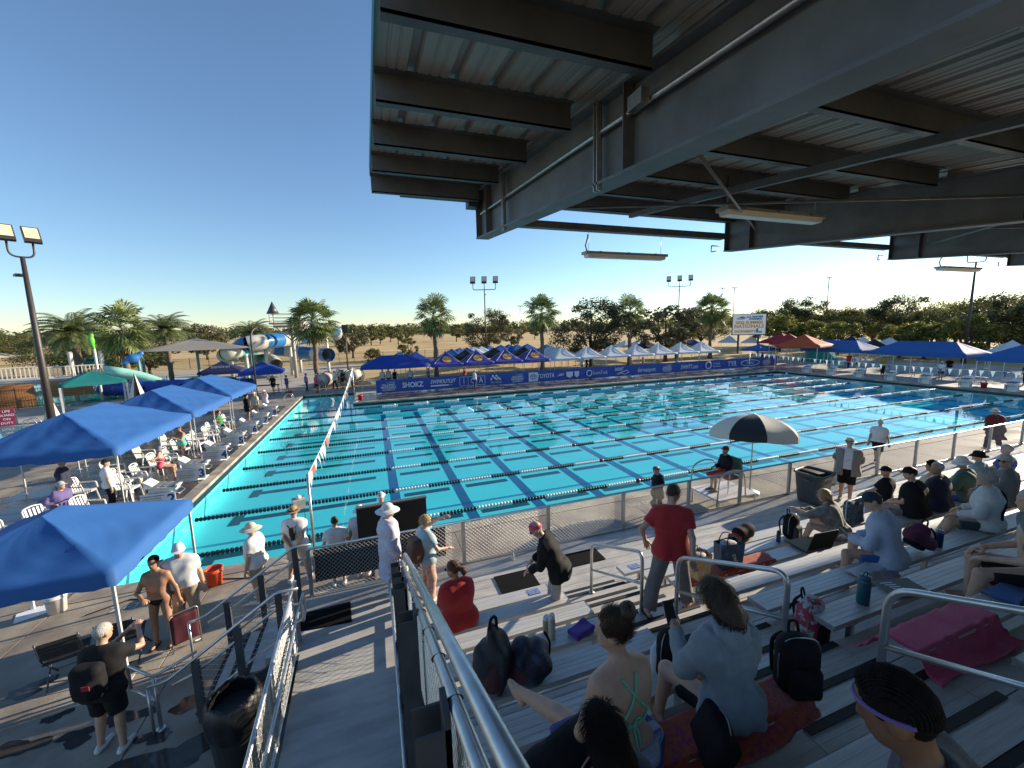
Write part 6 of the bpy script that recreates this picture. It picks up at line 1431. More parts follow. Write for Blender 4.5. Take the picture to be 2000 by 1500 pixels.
# ================================================================== video panel, timing box
t = thing('video_panel', 'large black video panel seen from behind on the pool deck', 'screen', (6.25, -1.75, 0), R(2)); m = MB(); m.box((0, 0, 1.25), (1.5, .09, .86)); m.build('panel', M('panel_black', (.012, .012, .013), .45, bump=.05), t); m = MB(); m.box((0, -.0, 1.69), (1.52, .12, .03)); m.build('rim', M('panel_brown', (.12, .1, .09), .5), t)
for s in (-.5, .5): m = MB(); m.box((s, 0, .42), (.06, .06, .84)); m.box((s, 0, .02), (.08, .6, .04)); m.build('stand_leg', DARKSTEEL, t)
t = thing('speaker_box', 'grey start-system box strapped to the flag pole', 'speaker', (4.3, -.62, 1.45)); m = MB(); m.box((-.1, 0, .1), (.26, .2, .22), (R(10), 0, R(20))); m.build('case', M('grey_case', (.4, .4, .39), .5), t); m = MB(); m.lathe([(.05, 0), (.07, .04), (.03, .08)], (-.1, 0, .21), 10); m.build('horn', WHITEP, t); m = MB(); m.box((-.13, -.105, .1), (.18, .01, .12), (R(10), 0, R(20))); m.build('panel', DARKSTEEL, t); m = MB(); m.tube([(0, 0, 0), (.03, .0, -.6), (-.02, 0, -1.4)], .008, 5); m.build('lead', BLACK, t)
tb = thing('officials_table', 'white table under the long royal blue canopy', 'table', (8.0, 30.6, 0)); m = MB(); m.box((0, 0, .74), (5.0, .8, .05)); m.build('top', WHITEP, tb)
for x in (-2.3, 0, 2.3): m = MB(); m.box((x, 0, .36), (.05, .6, .72)); m.build('leg', GALV, tb)
tb = thing('folding_table', 'dark folding table under the small blue canopy behind the bay', 'table', (-3.6, 32.6, 0)); m = MB(); m.box((0, 0, .74), (2.2, .8, .05)); m.build('top', M('dark_table', (.05, .05, .055), .6), tb)
for x in (-1, 1): m = MB(); m.box((x, 0, .36), (.05, .6, .72)); m.build('leg', GALV, tb)
for k, (x, y, rz, lab) in enumerate(((55.2, 9.0, 70, 'first grey bench rack on the far deck'), (55.0, 4.6, 80, 'second grey bench rack on the far deck'), (55.3, 12.2, 90, 'third grey bench rack on the far deck'))):
    t = thing('bench', lab, 'bench', (x, y, 0), R(rz), 'aluminium benches at the far end'); m = MB(); m.box((0, 0, .45), (2.4, .3, .05)); m.build('seat', ALU, t)
    for s in (-.9, .9): m = MB(); m.tube([(s, -.3, 0), (s, 0, .45), (s, .3, 0)], .03, 6); m.build('leg', GALV, t)
for k, (px, d, c, lab) in enumerate(((1727, 96, (.5, .5, .5), 'silver car parked under the trees past the far tents'), (1838, 92, (.06, .06, .07), 'dark car parked by the yellow-green tree'), (1885, 86, (.6, .6, .6), 'white van parked behind the corner canopy'))):
    p = ray(px, 690, d); t = thing('parked_car', lab, 'car', (p.x, p.y, 0), R(70), 'cars parked beyond the far end'); cm = M('car_paint_%d' % k, c, .25, .2)
    m = MB(); hgt = 2.0 if k == 2 else 1.45
    m.prism([(-2.2, .35), (2.2, .35), (2.25, .75), (1.5, .9), (.7 if k < 2 else 1.6, hgt), (-1.6, hgt), (-2.2, .95)], -.85, .85, 1); m.build('body', cm, t)
    m = MB(); m.prism([(-1.5, .95), (1.25, .95), (.65, hgt-.08), (-1.45, hgt-.08)], -.86, .86, 1); m.build('window_band', M('car_glass', (.02, .025, .03), .1), t)
    for x in (-1.35, 1.4):
        for y in (-.8, .8): m = MB(); m.tube([(x, y-.1, .33), (x, y+.1, .33)], .33, 14); m.build('wheel', BLACK, t)

# ================================================================== belongings on the bleachers
def at_row(i, x, dy=.125, dz=0.): return (x, seatY(i)+dy, seatZ(i)+.003+dz)
def on_tread(i, x, dy=.45): return (x, seatY(i)+dy, treadZ(i)+.005)
def strap(t, pts, r, mat, name='strap'): m = MB(); m.tube(spline(pts, 6), r, 6); m.build(name, mat, t)
def backpack(label, p, rz, mat, mat2=None, s=1., tilt=0, name='backpack'):
    t = thing(name, label, 'backpack', p, rz, 'backpacks on the bleachers'); rm = rotm(0, tilt); z = np.array([0, 0, .23])*s
    blob('bag', [RBox(z, (.16*s, .11*s, .23*s), .09*s, rm), Ell((0, .0, .4*s), (.13*s, .1*s, .1*s)), ], mat, t, .012, .05, folds(RNG, .012, 26))
    blob('front_pocket', [RBox((0, .11*s, .16*s), (.12*s, .06*s, .13*s), .05*s, rm)], mat2 or mat, t, .012, .03, folds(RNG, .008, 30))
    strap(t, [(-.04*s, -.06*s, .46*s), (-.03*s, -.08*s, .55*s), (.03*s, -.08*s, .55*s), (.04*s, -.06*s, .46*s)], .01, BLACKF, 'grab_loop')
    if abs(tilt) < 5: strap(t, [(-.165*s, .03*s, .12*s), (-.165*s, .03*s, .36*s), (-.1*s, .03*s, .475*s), (.1*s, .03*s, .475*s), (.165*s, .03*s, .36*s), (.165*s, .03*s, .12*s)], .005, GALV, 'zip')
    for sx in (-1, 1): strap(t, [(sx*.07*s, -.1*s, .44*s), (sx*.1*s, -.17*s, .3*s), (sx*.11*s, -.13*s, .06*s)], .014, BLACKF, 'shoulder_strap')
    return t
MESH = M('black_mesh', (.012, .012, .016), .6, bump=.8, bscale=90, col2=(.03, .03, .045)); MESHB = M('navy_mesh', (.015, .016, .035), .6, bump=.8, bscale=90, col2=(.05, .06, .12), thr=(.45, .6))
def mesh_bag(label, p, rz, mat, s, top=True):
    t = thing('mesh_bag', label, 'bag', p, rz, 'mesh swim bags'); 
    blob('bag', [Ell((0, 0, .26*s), (.2*s, .17*s, .27*s)), Cone((0, 0, .38*s), (.02*s, 0, .58*s), .13*s, .04*s)] if top else [Ell((0, 0, .22*s), (.21*s, .18*s, .23*s))], mat, t, .012, .06, folds(RNG, .05, 30, .6, 6))
    blob('contents', [Ell((.05*s, .05*s, .2*s), (.15*s, .13*s, .17*s))], M('towel_inside', (.09, .03, .04), .9), t, .03, .03)
    if top: strap(t, [(-.03*s, 0, .56*s), (-.02*s, 0, .7*s), (.05*s, .02, .72*s), (.06*s, 0, .56*s)], .014, BLACKF, 'handle')
    strap(t, [(-.12*s, -.16*s, .4*s), (-.16*s, -.24*s, .2*s), (-.12*s, -.2*s, -.05*s)], .012, BLACKF)
    return t
mesh_bag('tall black mesh swim bag leaning on the bench by the side rail', (6.9, seatY(5)+.14, seatZ(5)+.0), R(200), MESH, .95)
mesh_bag('rounder navy mesh bag next to the tall black one', (7.22, seatY(5)+.1, seatZ(5)-.02), R(150), MESHB, .95, False)
backpack('black backpack standing on the front bench by the open stadium seat', at_row(2, 13.3), R(190), BLACKF, M('grey_cloth', (.05, .05, .06), .8), .95)
t = thing('duffel_bag', 'black duffel with orange-red trim on the front bench', 'bag', at_row(1, 12.9), R(10)); blob('bag', [RBox((0, 0, .14), (.26, .12, .14), .1), Ell((.1, 0, .18), (.16, .12, .13))], BLACKF, t, .014, .05, folds(RNG, .015, 22)); blob('trim', [RBox((-.27, .0, .1), (.14, .1, .09), .06)], M('coral_cloth', (.45, .07, .03), .8, bump=.3), t, .014, .04, folds(RNG, .015, 30))
def running_shoe(label, p, rz):
    t = thing('running_shoe', label, 'shoe', p, rz, 'running shoes'); blob('upper', [Cone((0, -.09, .05), (0, .02, .05), .042, .044), Cone((0, .02, .05), (0, .14, .035), .044, .03), Cone((0, -.08, .08), (0, -.06, .1), .035, .03)], M('shoe_dark', (.02, .022, .035), .7, bump=.4), t, .009, .02, None, [halfspace((0, 0, .012), (0, 0, -1))])
    m = MB(); m.prism([(-.045, -.13), (.045, -.13), (.05, .05), (.04, .17), (0, .19), (-.04, .17), (-.05, .05)], 0, .022); m.build('sole', M('shoe_sole', (.5, .48, .4), .6), t)
running_shoe('dark running shoe lying on the second bench by the tote bags', at_row(2, 11.75), R(-70)); running_shoe('matching dark running shoe just behind the first', at_row(2, 12.0, .17), R(-62))
def tote(label, p, rz, mats, w, h_, d_):
    t = thing('tote_bag', label, 'bag', p, rz, 'shopping totes on the bench'); m = MB(); a, c = w/2, d_/2
    vs = [(-a*.85, -c, 0), (a*.85, -c, 0), (a*.85, c, 0), (-a*.85, c, 0), (-a, -c*.8, h_), (a, -c*1.1, h_*.97), (a, c*1.1, h_), (-a, c*.8, h_*.98)]
    n_ = 5; 
    m.add(vs, [(3, 2, 1, 0), (0, 1, 5, 4), (1, 2, 6, 5), (2, 3, 7, 6), (3, 0, 4, 7)]); m.build('bag', mats, t)
    for sy in (-1, 1): strap(t, [(-a*.5, sy*c*.9, h_*.96), (-a*.3, sy*c*.7, h_*1.25), (a*.3, sy*c*.7, h_*1.22), (a*.5, sy*c*.9, h_*.96)], .008, BLACKF, 'handle')
    blob('contents', [Ell((0, 0, h_*.8), (a*.8, c*.8, h_*.25))], M('bag_contents', (.45, .45, .5), .8), t, .025, .03, folds(RNG, .02, 30)); return t
PRINT = M('grocery_print', (.55, .45, .28), .6, var=.1, scale=9, col2=(.62, .30, .06), thr=(.45, .6)); PRINT2 = M('navy_print_bag', (.015, .05, .12), .5, scale=7, col2=(.05, .16, .28), thr=(.5, .65))
t = tote('printed grocery tote in yellow and white on the third bench', at_row(3, 10.45), R(12), PRINT, .34, .36, .2); letter('fresh', M('white_letter', (.7, .7, .66), .6), t, (.05, -.106, .1), (R(90), 0, 0), .1, extrude=.001)
t = tote('navy and turquoise tote standing beside the grocery bag', at_row(3, 11.05, .15), R(-8), PRINT2, .4, .42, .2); letter('swim', M('white_letter', (.7, .7, .66), .6), t, (.05, -.112, .16), (R(90), R(70), 0), .12, extrude=.001)
def cloth_drape(label, pts, zf, mat, cat='towel', name='towel', n=26, fold=.02, thick=.018, group='towels'):
    "cloth laid over what is under it: pts = 4 corners, zf(x,y) height"
    rng = np.random.default_rng(sum(map(ord, label))); P = [np.array(p, float) for p in pts]; V = []; F = []; fo = folds(rng, fold, 14, 1, 5)
    c0 = sum(P)/4
    for i in range(n+1):
        for j in range(n+1):
            u, v = i/n, j/n; q = P[0]*(1-u)*(1-v)+P[1]*u*(1-v)+P[2]*u*v+P[3]*(1-u)*v; q = q+.02*np.array([math.sin(9*v+3*u), math.sin(7*u+2*v)])
            V.append((q[0]-c0[0], q[1]-c0[1], zf(q[0], q[1])+thick+float(abs(fo(np.float64(q[0]), np.float64(q[1]), 0.)))))
    for i in range(n):
        for j in range(n): a = i*(n+1)+j; F.append((a, a+n+1, a+n+2, a+1))
    me = arr_mesh(name, np.array(V), np.array(F), mat); o = obj(name, me, None, (c0[0], c0[1], 0)); tag(o, label, cat, group)
    md = o.modifiers.new('thickness', 'SOLIDIFY'); md.thickness = .008; return o
def step_z(x, y):
    "top of bench or floor of the stand at x, y"
    for i in range(1, NROW+1):
        if seatY(i) <= y <= seatY(i)+.25: return seatZ(i)
    for i in range(NROW, 1, -1):
        if y <= riserY(i): return treadZ(i)
    return HZ
def soft_z(x, y, r=.09): return max(step_z(x, y+d*.03)-abs(d)*.03*1.6+.004 for d in range(-9, 10))
TERRY = lambda nm, c, **k: M('terry_'+nm, c, .95, var=.12, scale=30, bump=.8, bscale=220, sheen=.3, **k)
cloth_drape('coral red towel spread under the tote bags', [(10.2, seatY(3)-.02), (11.9, seatY(3)-.02), (11.9, seatY(3)+.28), (10.2, seatY(3)+.28)], soft_z, TERRY('coral', (.42, .06, .025)))
cloth_drape('bright pink towel draped over the bench by the upper handrail', [(9.85, seatY(7)-.16), (11.0, seatY(7)-.16), (11.0, seatY(7)+.4), (9.9, seatY(7)+.42)], lambda x, y: max(soft_z(x, y), seatZ(7)-.3), TERRY('pink', (.68, .05, .15)), fold=.035)
cloth_drape('white towel trailing from the bench beside the hooded sitter', [(11.6, seatY(5)-.2), (12.25, seatY(5)-.2), (12.2, seatY(5)+.2), (11.5, seatY(5)+.15)], lambda x, y: max(soft_z(x, y), seatZ(5)-.2), TERRY('white', (.6, .62, .68)), fold=.04)
cloth_drape('orange and pink patterned towel under the woman in the pale hoodie', [(7.0, seatY(7)-.05), (8.75, seatY(7)-.05), (8.75, seatY(7)+.32), (7.0, seatY(7)+.32)], soft_z, TERRY('orange', (.5, .08, .02), col2=(.38, .03, .12), thr=(.52, .56)), fold=.02)
cloth_drape('crumpled blue jacket on the bench by the grey-towelled spectator', [(11.3, seatY(7)+.0), (12.0, seatY(7)+.0), (12.0, seatY(7)+.25), (11.3, seatY(7)+.25)], soft_z, fab('jacket_blue', (.02, .09, .28)), 'jacket', 'jacket', fold=.09)
backpack('floral pink and grey backpack hanging at the bench end', on_tread(6, 10.12, .30), R(200), M('floral_cloth', (.35, .05, .09), .8, scale=11, col2=(.42, .48, .5), thr=(.47, .53), bump=.3), BLACKF, 1.0)
backpack('black backpack behind the woman in the pale hoodie', (8.72, seatY(7)+.13, seatZ(7)), R(160), BLACKF, BLACKF, .85)
backpack('black backpack with white shirt tucked in beside the swimmer with a bun', (8.2, seatY(6)+.12, seatZ(6)), R(30), BLACKF, fab('shirt_white', (.6, .6, .64)), .8)
backpack('purple and pink backpack lying on the bench behind the hooded sitter', at_row(5, 12.95, .12), R(80), fab('violet_bag', (.12, .015, .05)), BLACKF, .8, -60)
t = thing('jacket', 'crumpled black jacket with pink drawcord heaped on the bench end', 'jacket', (6.92, seatY(7)+.16, seatZ(7)), 0); blob('heap', [Ell((0, 0, .12), (.24, .17, .14)), Ell((-.2, -.04, .06), (.14, .14, .12)), Ell((.2, .05, .12), (.2, .15, .13)), Cone((-.2, -.15, .0), (-.14, -.2, -.25), .09, .07)], BLACKF, t, .012, .07, folds(RNG, .03, 20, 1)); strap(t, [(-.05, -.14, .2), (.0, -.18, .26), (.06, -.16, .22), (.02, -.14, .2), (.1, -.12, .26), (.14, -.1, .2)], .005, M('pink_cord', (.6, .25, .28), .6), 'drawcord'); strap(t, [(-.12, -.17, .1), (-.06, -.2, .17), (-.0, -.2, .1)], .011, WHITEP, 'clip_ring')
t = thing('shoulder_bag', 'black crossbody pouch with zip leaning against the pale hoodie', 'bag', (7.85, seatY(7)-.0, seatZ(7)-.03), R(-25)); blob('pouch', [RBox((0, 0, .12), (.06, .17, .13), .04, rotm(0, 0, 25))], BLACKF, t, .012, .03, folds(RNG, .006, 24)); strap(t, [(.05, -.15, .2), (.07, 0, .26), (.05, .15, .2)], .004, GALV, 'zip')
def bottle(label, p, r, h_, mat, lid, group='drink bottles', name='bottle'):
    t = thing(name, label, 'bottle', p, 0, group); m = MB(); m.lathe([(r*.92, 0), (r, .01), (r, h_*.8), (r*.85, h_*.86), (r*.8, h_*.87)], n=18); m.build('flask', mat, t); m = MB(); m.lathe([(r*.82, h_*.86), (r*.88, h_*.88), (r*.88, h_), (r*.7, h_*1.01)], n=18); m.build('lid', lid, t)
    m = MB(); m.tube(arc((0, 0, h_), r*.7, 0, math.pi, 8, (1, 0, 0), (0, 0, 1)), .006, 5); m.build('carry_loop', lid, t); return t
CREAM = M('cream_bottle', (.55, .5, .42), .4, var=.05)
t = bottle('cream insulated bottle with iced drink standing on the bench', at_row(4, 7.75, .14), .04, .27, CREAM, WHITEP)
bottle('clear iced coffee cup balanced behind the cream bottle', at_row(4, 7.72, .22), .042, .2, M('coffee', (.4, .28, .2), .3), WHITEP, name='cup')
bottle('tall teal bottle on the bench behind the upper handrail', at_row(6, 10.62), .055, .3, M('teal_bottle', (.01, .09, .11), .35), M('teal_bottle', (.01, .09, .11), .35)); bottle('dark blue tumbler on the bench by the curly-haired spectator', at_row(5, 13.35, .1), .048, .24, M('navy_bottle', (.01, .025, .11), .3), M('clear_lid', (.3, .3, .32), .2)); bottle('white can standing on the walkway by the fence', (8.55, -3.3, HZ+.004), .035, .13, WHITEP, GALV, name='can')
bottle('small dark bottle beside the black backpack on the front bench', at_row(2, 12.95, .1), .035, .2, M('navy_bottle', (.01, .025, .11), .3), BLACK)
t = thing('sunglasses', 'purple folded swim bag on the bench by the swimmer with a bun', 'bag', at_row(4, 8.1, .1), R(20)); t.name = 'swim_pouch'; blob('pouch', [RBox((0, 0, .03), (.15, .09, .03), .02)], fab('violet', (.10, .03, .3)), t, .01, .02, folds(RNG, .01, 30, 1)); 
t = thing('stadium_chair', 'open black folding stadium seat on the third bench', 'seat', at_row(3, 12.75, .02), R(-4)); m = MB(); m.tube(bend([(-.25, .3, .03), (-.25, -.1, .03), (.25, -.1, .03), (.25, .3, .03)], .03), .012, 6); m.tube(bend([(-.25, -.1, .03), (-.25, -.2, .4), (.25, -.2, .4), (.25, -.1, .03)], .03), .012, 6); m.build('frame', BLACK, t); blob('back_panel', [RBox((0, -.155, .23), (.24, .012, .17), .01, rotm(0, 14))], BLACKF, t, .011, .01); m = MB(); m.box((0, .1, .03), (.46, .38, .012)); m.build('seat_pad', M('tan_pad', (.3, .24, .15), .8), t)
t = thing('draped_chair', 'low chair draped with a blue patterned towel among the spectators', 'chair', (15.0, seatY(2)+.1, seatZ(2)), R(5)); blob('towel', [RBox((0, 0, .2), (.3, .06, .3), .05), RBox((0, .12, .0), (.28, .2, .07), .05)], TERRY('hawaii', (.01, .035, .10), col2=(.12, .26, .36), thr=(.5, .53)), t, .016, .06, folds(RNG, .02, 18)); m = MB(); m.tube(bend([(-.3, -.02, -.28), (-.3, -.02, .5), (.3, -.02, .5), (.3, -.02, -.28)], .05), .014, 6); m.build('frame', PIPE, t)
t = thing('clipboard', 'grey printed pad lying on the bench behind the teal bottle', 'pad', at_row(6, 11.25, .12), R(-15)); m = MB(); m.box((0, 0, .012), (.42, .28, .02)); m.build('board', M('grey_pad', (.16, .16, .15), .7), t); m = MB(); 
for k in range(5): m = MB(); m.box((-.1+.012*k, .08-.035*k, .0245), (.14-.01*(k % 3), .014, .002)); m.build('printed_line', SIGNW, t)

# wet patches on the near deck
WET = M('wet_patch', (.05, .043, .036), .1, var=.3, scale=5, spec=.5)
rng = np.random.default_rng(12)
for k, (px, py, r) in enumerate(((330, 1480, .38), (250, 1400, .2), (60, 1345, .22), (390, 1365, .24), (300, 1440, .16), (150, 1440, .18), (420, 1330, .14), (40, 1460, .2), (255, 1310, .12), (110, 1400, .12), (560, 1500, .1), (200, 1340, .1))):
    c = G(px, py); m = MB(); n_ = 26; ph = rng.random(4)*6; q = [(r*(1+.3*math.sin(2*a+ph[0])+.22*math.sin(3*a+ph[1])+.12*math.sin(7*a+ph[2]))*math.cos(a)*1.3, r*(1+.3*math.sin(2*a+ph[0])+.22*math.sin(3*a+ph[1])+.12*math.sin(7*a+ph[2]))*math.sin(a)*.7) for a in [2*math.pi*j/n_ for j in range(n_)]]
    m.add([(x, y, 0) for x, y in q], [tuple(range(n_))]); m.build('wet_patch', WET, deck, (c.x, c.y, .0035))
# ================================================================== people
hairm = lambda n, c: M('hair_'+n, c, .45, var=.35, scale=90, stretch=(1, 1, .12), bump=.9, bscale=120, spec=.35)
HB = hairm('brown', (.045, .024, .013)); HD = M('hair_dark', (.006, .005, .005), .7, var=.3, scale=90, bump=.9, bscale=120, spec=.12); HG = hairm('grey', (.40, .385, .36)); HL = hairm('blond', (.40, .27, .12)); HR = hairm('auburn', (.08, .034, .016))
cRED = fab('red', (.42, .018, .022)); cWHT = fab('white', (.68, .68, .68)); cBLK = M('cloth_black', (.012, .012, .013), .85, var=.2, scale=16, bump=.35, bscale=120, spec=.25); cNAVY = fab('navy', (.014, .018, .045)); cGRY = fab('grey', (.16, .155, .15)); cLGRY = fab('lightgrey', (.36, .37, .38)); cKHA = fab('khaki', (.37, .30, .21)); cPURP = fab('purple', (.09, .05, .22)); cPINK = fab('pink', (.6, .06, .16)); cTEAL = fab('teal', (.12, .5, .45)); cBLUE = fab('blue', (.03, .09, .34)); cGREEN = fab('green', (.05, .12, .10)); cLAV = fab('lavender', (.50, .49, .60)); cPALEB = fab('paleblue', (.30, .42, .47)); cHOOD = fab('hoodgrey', (.25, .29, .32)); cCREAM = fab('cream', (.62, .56, .42)); cFLOR = fab('floral', (.55, .5, .42), scale=22, col2=(.5, .1, .05)); cCAMO = fab('camo', (.10, .09, .075), scale=14, col2=(.26, .245, .22)); cMINT = fab('mint', (.16, .55, .36))
def stand(label, x, y, z, face, **k): return person(label, (x, y, z), R(face), **k)
def sit(label, x, i, face=0, seat_h=.43, dy=.12, **k):
    "seated on bench i; local +Y is towards the pool"
    H = k.get('H', 1.72); s = H/1.74
    k.setdefault('hip', (0, 0, seat_h+.105*s)); k.setdefault('feet', ((-.14, .40, 0), (.14, .42, 0))); k.setdefault('knee', ((-.15, .5, 1), (.15, .5, 1))); k.setdefault('hands', ((-.13, .36, .60), (.13, .36, .60)))
    return person(label, (x, seatY(i)+dy, treadZ(i)), R(face), **k)
tee = lambda m, **k: ('top', m, dict(dict(sleeve=.6, hem=-.08, ease=.034, fold=.009, ff=24.), **k)); longs = lambda m, **k: ('top', m, dict(dict(sleeve=1.95, hem=-.08, ease=.036, fold=.014), **k))
shorts = lambda m, t=.75, **k: ('legs', m, dict(dict(t=t, flare=.03, rise=.05), **k)); pants = lambda m, **k: ('legs', m, dict(dict(t=1.93, rise=.06, fold=.014), **k))
def phone(root, J, hand, dy=.09, dz=.0, mat=None, rot=(0, 0, 0), case=None):
    w = J['wr'][hand]*J['s']; m = MB(); m.box((w[0]+rot[2]*.0, w[1]+dy, w[2]+dz), (.075, .012, .155), (R(rot[0]), R(rot[1]), 0)); m.build('phone', mat or M('phone_black', (.012, .012, .014), .2), root)
N_ = .0145
# --- near the ramp and on the near deck
def strap_cam(root, J): m = MB(); c = J['spine'](.30, 0, .16)*J['s']; m.box(c, (.12, .08, .1)); m.tube([c, c+np.array([0, .08, -.01])], .035, 8); m.build('camera', BLACK, root)
def photog(root, J):
    s = J['s']; phone(root, J, 0, .1, .03, rot=(10, 90, 0))
    c = J['spine'](.22, 0, -.2)*s; blob('backpack', [RBox(c, (.17, .1, .23), .08), RBox(c+np.array([0, -.08, -.06]), (.12, .06, .13), .05)], BLACKF, root, .016, .05, folds(RNG, .012, 26)); m = MB(); m.box(c+np.array([.08, -.145, .02]), (.09, .01, .06)); m.build('backpack_patch', M('dark_red_patch', (.25, .01, .03), .7), root)
stand('grey-haired photographer in black seen from behind raising a phone', 2.42, -4.5, 0, -12, skin='light', H=1.74, g=1.12, belly=.05, lean=8, head=(-18, -4), h=N_, feet=((-.15, 0, 0), (.16, -.05, 0)), hands=((.04, .44, 1.40), (.17, .44, 1.40)), elbow=((-.8, -.2, -1), (.8, -.2, -1)), curl=((.4,), (.5,)), wear=(tee(cBLK, hem=-.1), shorts(cBLK, .85), ('shoes', M('white_trainer', (.6, .6, .58), .5))), hair=('short', HG), extras=photog)
stand('smiling swimmer in black briefs giving a thumbs up beside the official', 2.2, -2.45, 0, 172, skin='tan', H=1.68, g=1.06, h=N_, feet=((-.14, 0, 0), (.13, .02, 0)), hands=((-.30, -.02, .80), (.06, .30, 1.06)), elbow=((-1, -.4, -.2), (1, -.3, -.6)), curl=((.4,), (.95,)), head=(6, -2), wear=(('brief', cBLK), ('sandals', BLACK)), hair=('short', HD))
stand('official in white polo and cap with khaki trousers by the swimmer', 2.5, -2.25, 0, 190, skin='light', H=1.80, g=1.1, belly=.04, lean=7, h=N_, head=(14, -12), feet=((-.13, 0, 0), (.13, .02, 0)), hands=((-.3, .06, .84), (.42, .02, 1.2)), wear=(tee(cWHT, hem=.02), pants(cKHA), ('shoes', cLGRY)), hat=('cap', cWHT), hair=('short', HG), glasses=True)
stand('official in cream sun hat and khaki shorts behind the stair rail', 3.55, -1.75, 0, 78, skin='light', H=1.70, g=1.1, belly=.04, lean=4, h=N_, hands=((-.26, .1, .82), (.26, .1, .82)), wear=(tee(cWHT), shorts(cKHA, .95), ('shoes', cWHT)), hat=('wide', cCREAM), hair=('short', HG))
def sling(root, J): s = J['s']; P = J['spine']; B = J['back']; c = B(.34, 0, .06); blob('camera_harness', [RBox(c, (.06, .04, .09), .03), RBox(c-np.array([0, 0, .14]), (.04, .035, .06), .03)], BLACK, root, .014, .03); m = MB(); m.tube([B(.47, -.1, .035), B(.34, 0, .05), B(.12, 0, .045)], .013, 6); m.tube([B(.47, .1, .035), B(.34, 0, .05)], .013, 6); m.build('harness_strap', BLACK, root)
stand('bearded official in straw hat with a black camera harness on his back', 4.2, -1.3, 0, -8, skin='light', H=1.74, g=1.06, h=N_, feet=((-.2, 0, 0), (.2, 0, 0)), hands=((-.05, -.2, .92), (.05, -.2, .92)), elbow=((-1, -.6, 0), (1, -.6, 0)), wear=(tee(cWHT), shorts(cCREAM, .9), ('shoes', cWHT)), hat=('fedora', fab('straw', (.33, .22, .10))), hair=('short', HB), extras=sling)
stand('timer with short brown hair in a white shirt behind the black screen', 5.05, -1.75, 0, 0, skin='light', H=1.55, g=1.05, h=N_, wear=(tee(cWHT), shorts(cNAVY, .9), ('shoes', cWHT)), hair=('short', HB))
stand('timer in white bucket hat beside the video panel', 5.55, -1.6, 0, -10, skin='light', H=1.66, h=N_, wear=(tee(cWHT), shorts(cNAVY, .9), ('shoes', cWHT)), hat=('bucket', cWHT), hair=('short', HB))
stand('person in white cap half hidden by the video panel', 6.02, -1.2, 0, -15, skin='light', H=1.72, h=.02, wear=(tee(cWHT), shorts(cKHA, .9), ('shoes', cWHT)), hat=('cap', cWHT), hair=('short', HG))
stand('tall person in lavender sun robe and wide white hat by the rail', 6.12, -3.6, HZ, -80, skin='light', H=1.76, g=1.06, h=N_, head=(-10, 0), hands=((-.24, .12, .86), (.24, .1, .88)), wear=(longs(cLAV, hem=-.35, ease=.05, fold=.02, name='robe'), ('skirt', cLAV, {'to': (0, 0, .45), 'r': .16, 'ease': .03, 'name': 'robe_skirt'}), pants(cLGRY), ('shoes', cWHT)), hat=('wide', cWHT), hair=('short', HG))
def brown_pack(root, J): c = J['spine'](.2, 0, -.2)*J['s']; blob('backpack', [RBox(c, (.15, .1, .22), .07), RBox(c+np.array([0, -.08, -.05]), (.11, .05, .12), .04)], fab('brownpack', (.10, .045, .03)), root, .014, .05, folds(RNG, .01, 26))
stand('blonde woman with brown backpack shading her eyes in floral trousers', 6.72, -3.95, HZ, -72, skin='light', H=1.60, fem=True, h=N_, head=(-8, -4), hands=((.12, .30, 1.52), (.22, .32, .98)), elbow=((-1, .4, -.1), (.6, -.6, -.6)), wear=(tee(cPALEB, sleeve=.7), pants(cFLOR, flare=.035), ('shoes', cWHT)), hair=('short', HL), glasses=True, extras=brown_pack, strands=250)
# --- on the bleachers
sit('woman in red top with dark ponytail sitting by the side rail', 6.95, 2, 12, skin='tan', H=1.68, g=1.22, fem=True, h=N_, lean=8, head=(42, -6), wear=(tee(cRED, sleeve=.8, fold=.014), shorts(cNAVY, 1.4)), hair=('pony', HR), glasses=True, strands=300, hands=((-.12, .34, .62), (.14, .34, .62)))
def fringe(root, J): pass
stand('swimmer in pink cap and black jacket stooping between the benches', 8.5, -5.6, treadZ(2), 62, skin='light', H=1.66, g=1.05, lean=26, h=N_, head=(10, -26), feet=((-.1, -.02, 0), (.1, .1, 0)), hands=((-.12, .42, .86), (.16, .4, .86)), wear=(longs(cBLK, hem=-.14, ease=.04, fold=.016), pants(cLGRY)), hat=('swim', cPINK), glasses=True)
stand('man in red shirt and grey trousers gripping the aisle handrail', 9.62, -6.72, treadZ(4), -25, skin='light', H=1.80, g=1.04, lean=5, twist=-6, h=N_, head=(-30, -28), feet=((-.30, -.08, 0), (.28, .12, 0)), fdir=(15, -40), hands=((-.31, .12, 1.0), (.17, -.42, .90)), elbow=((-1, -.6, -.2), (1, -.2, .25)), curl=((.4,), (.7,)), wear=(tee(cRED, sleeve=.62, hem=-.1, fold=.012), pants(cGRY, flare=.03, fold=.016), ('sandals', BLACK)), hair=('short', HB), strands=200)
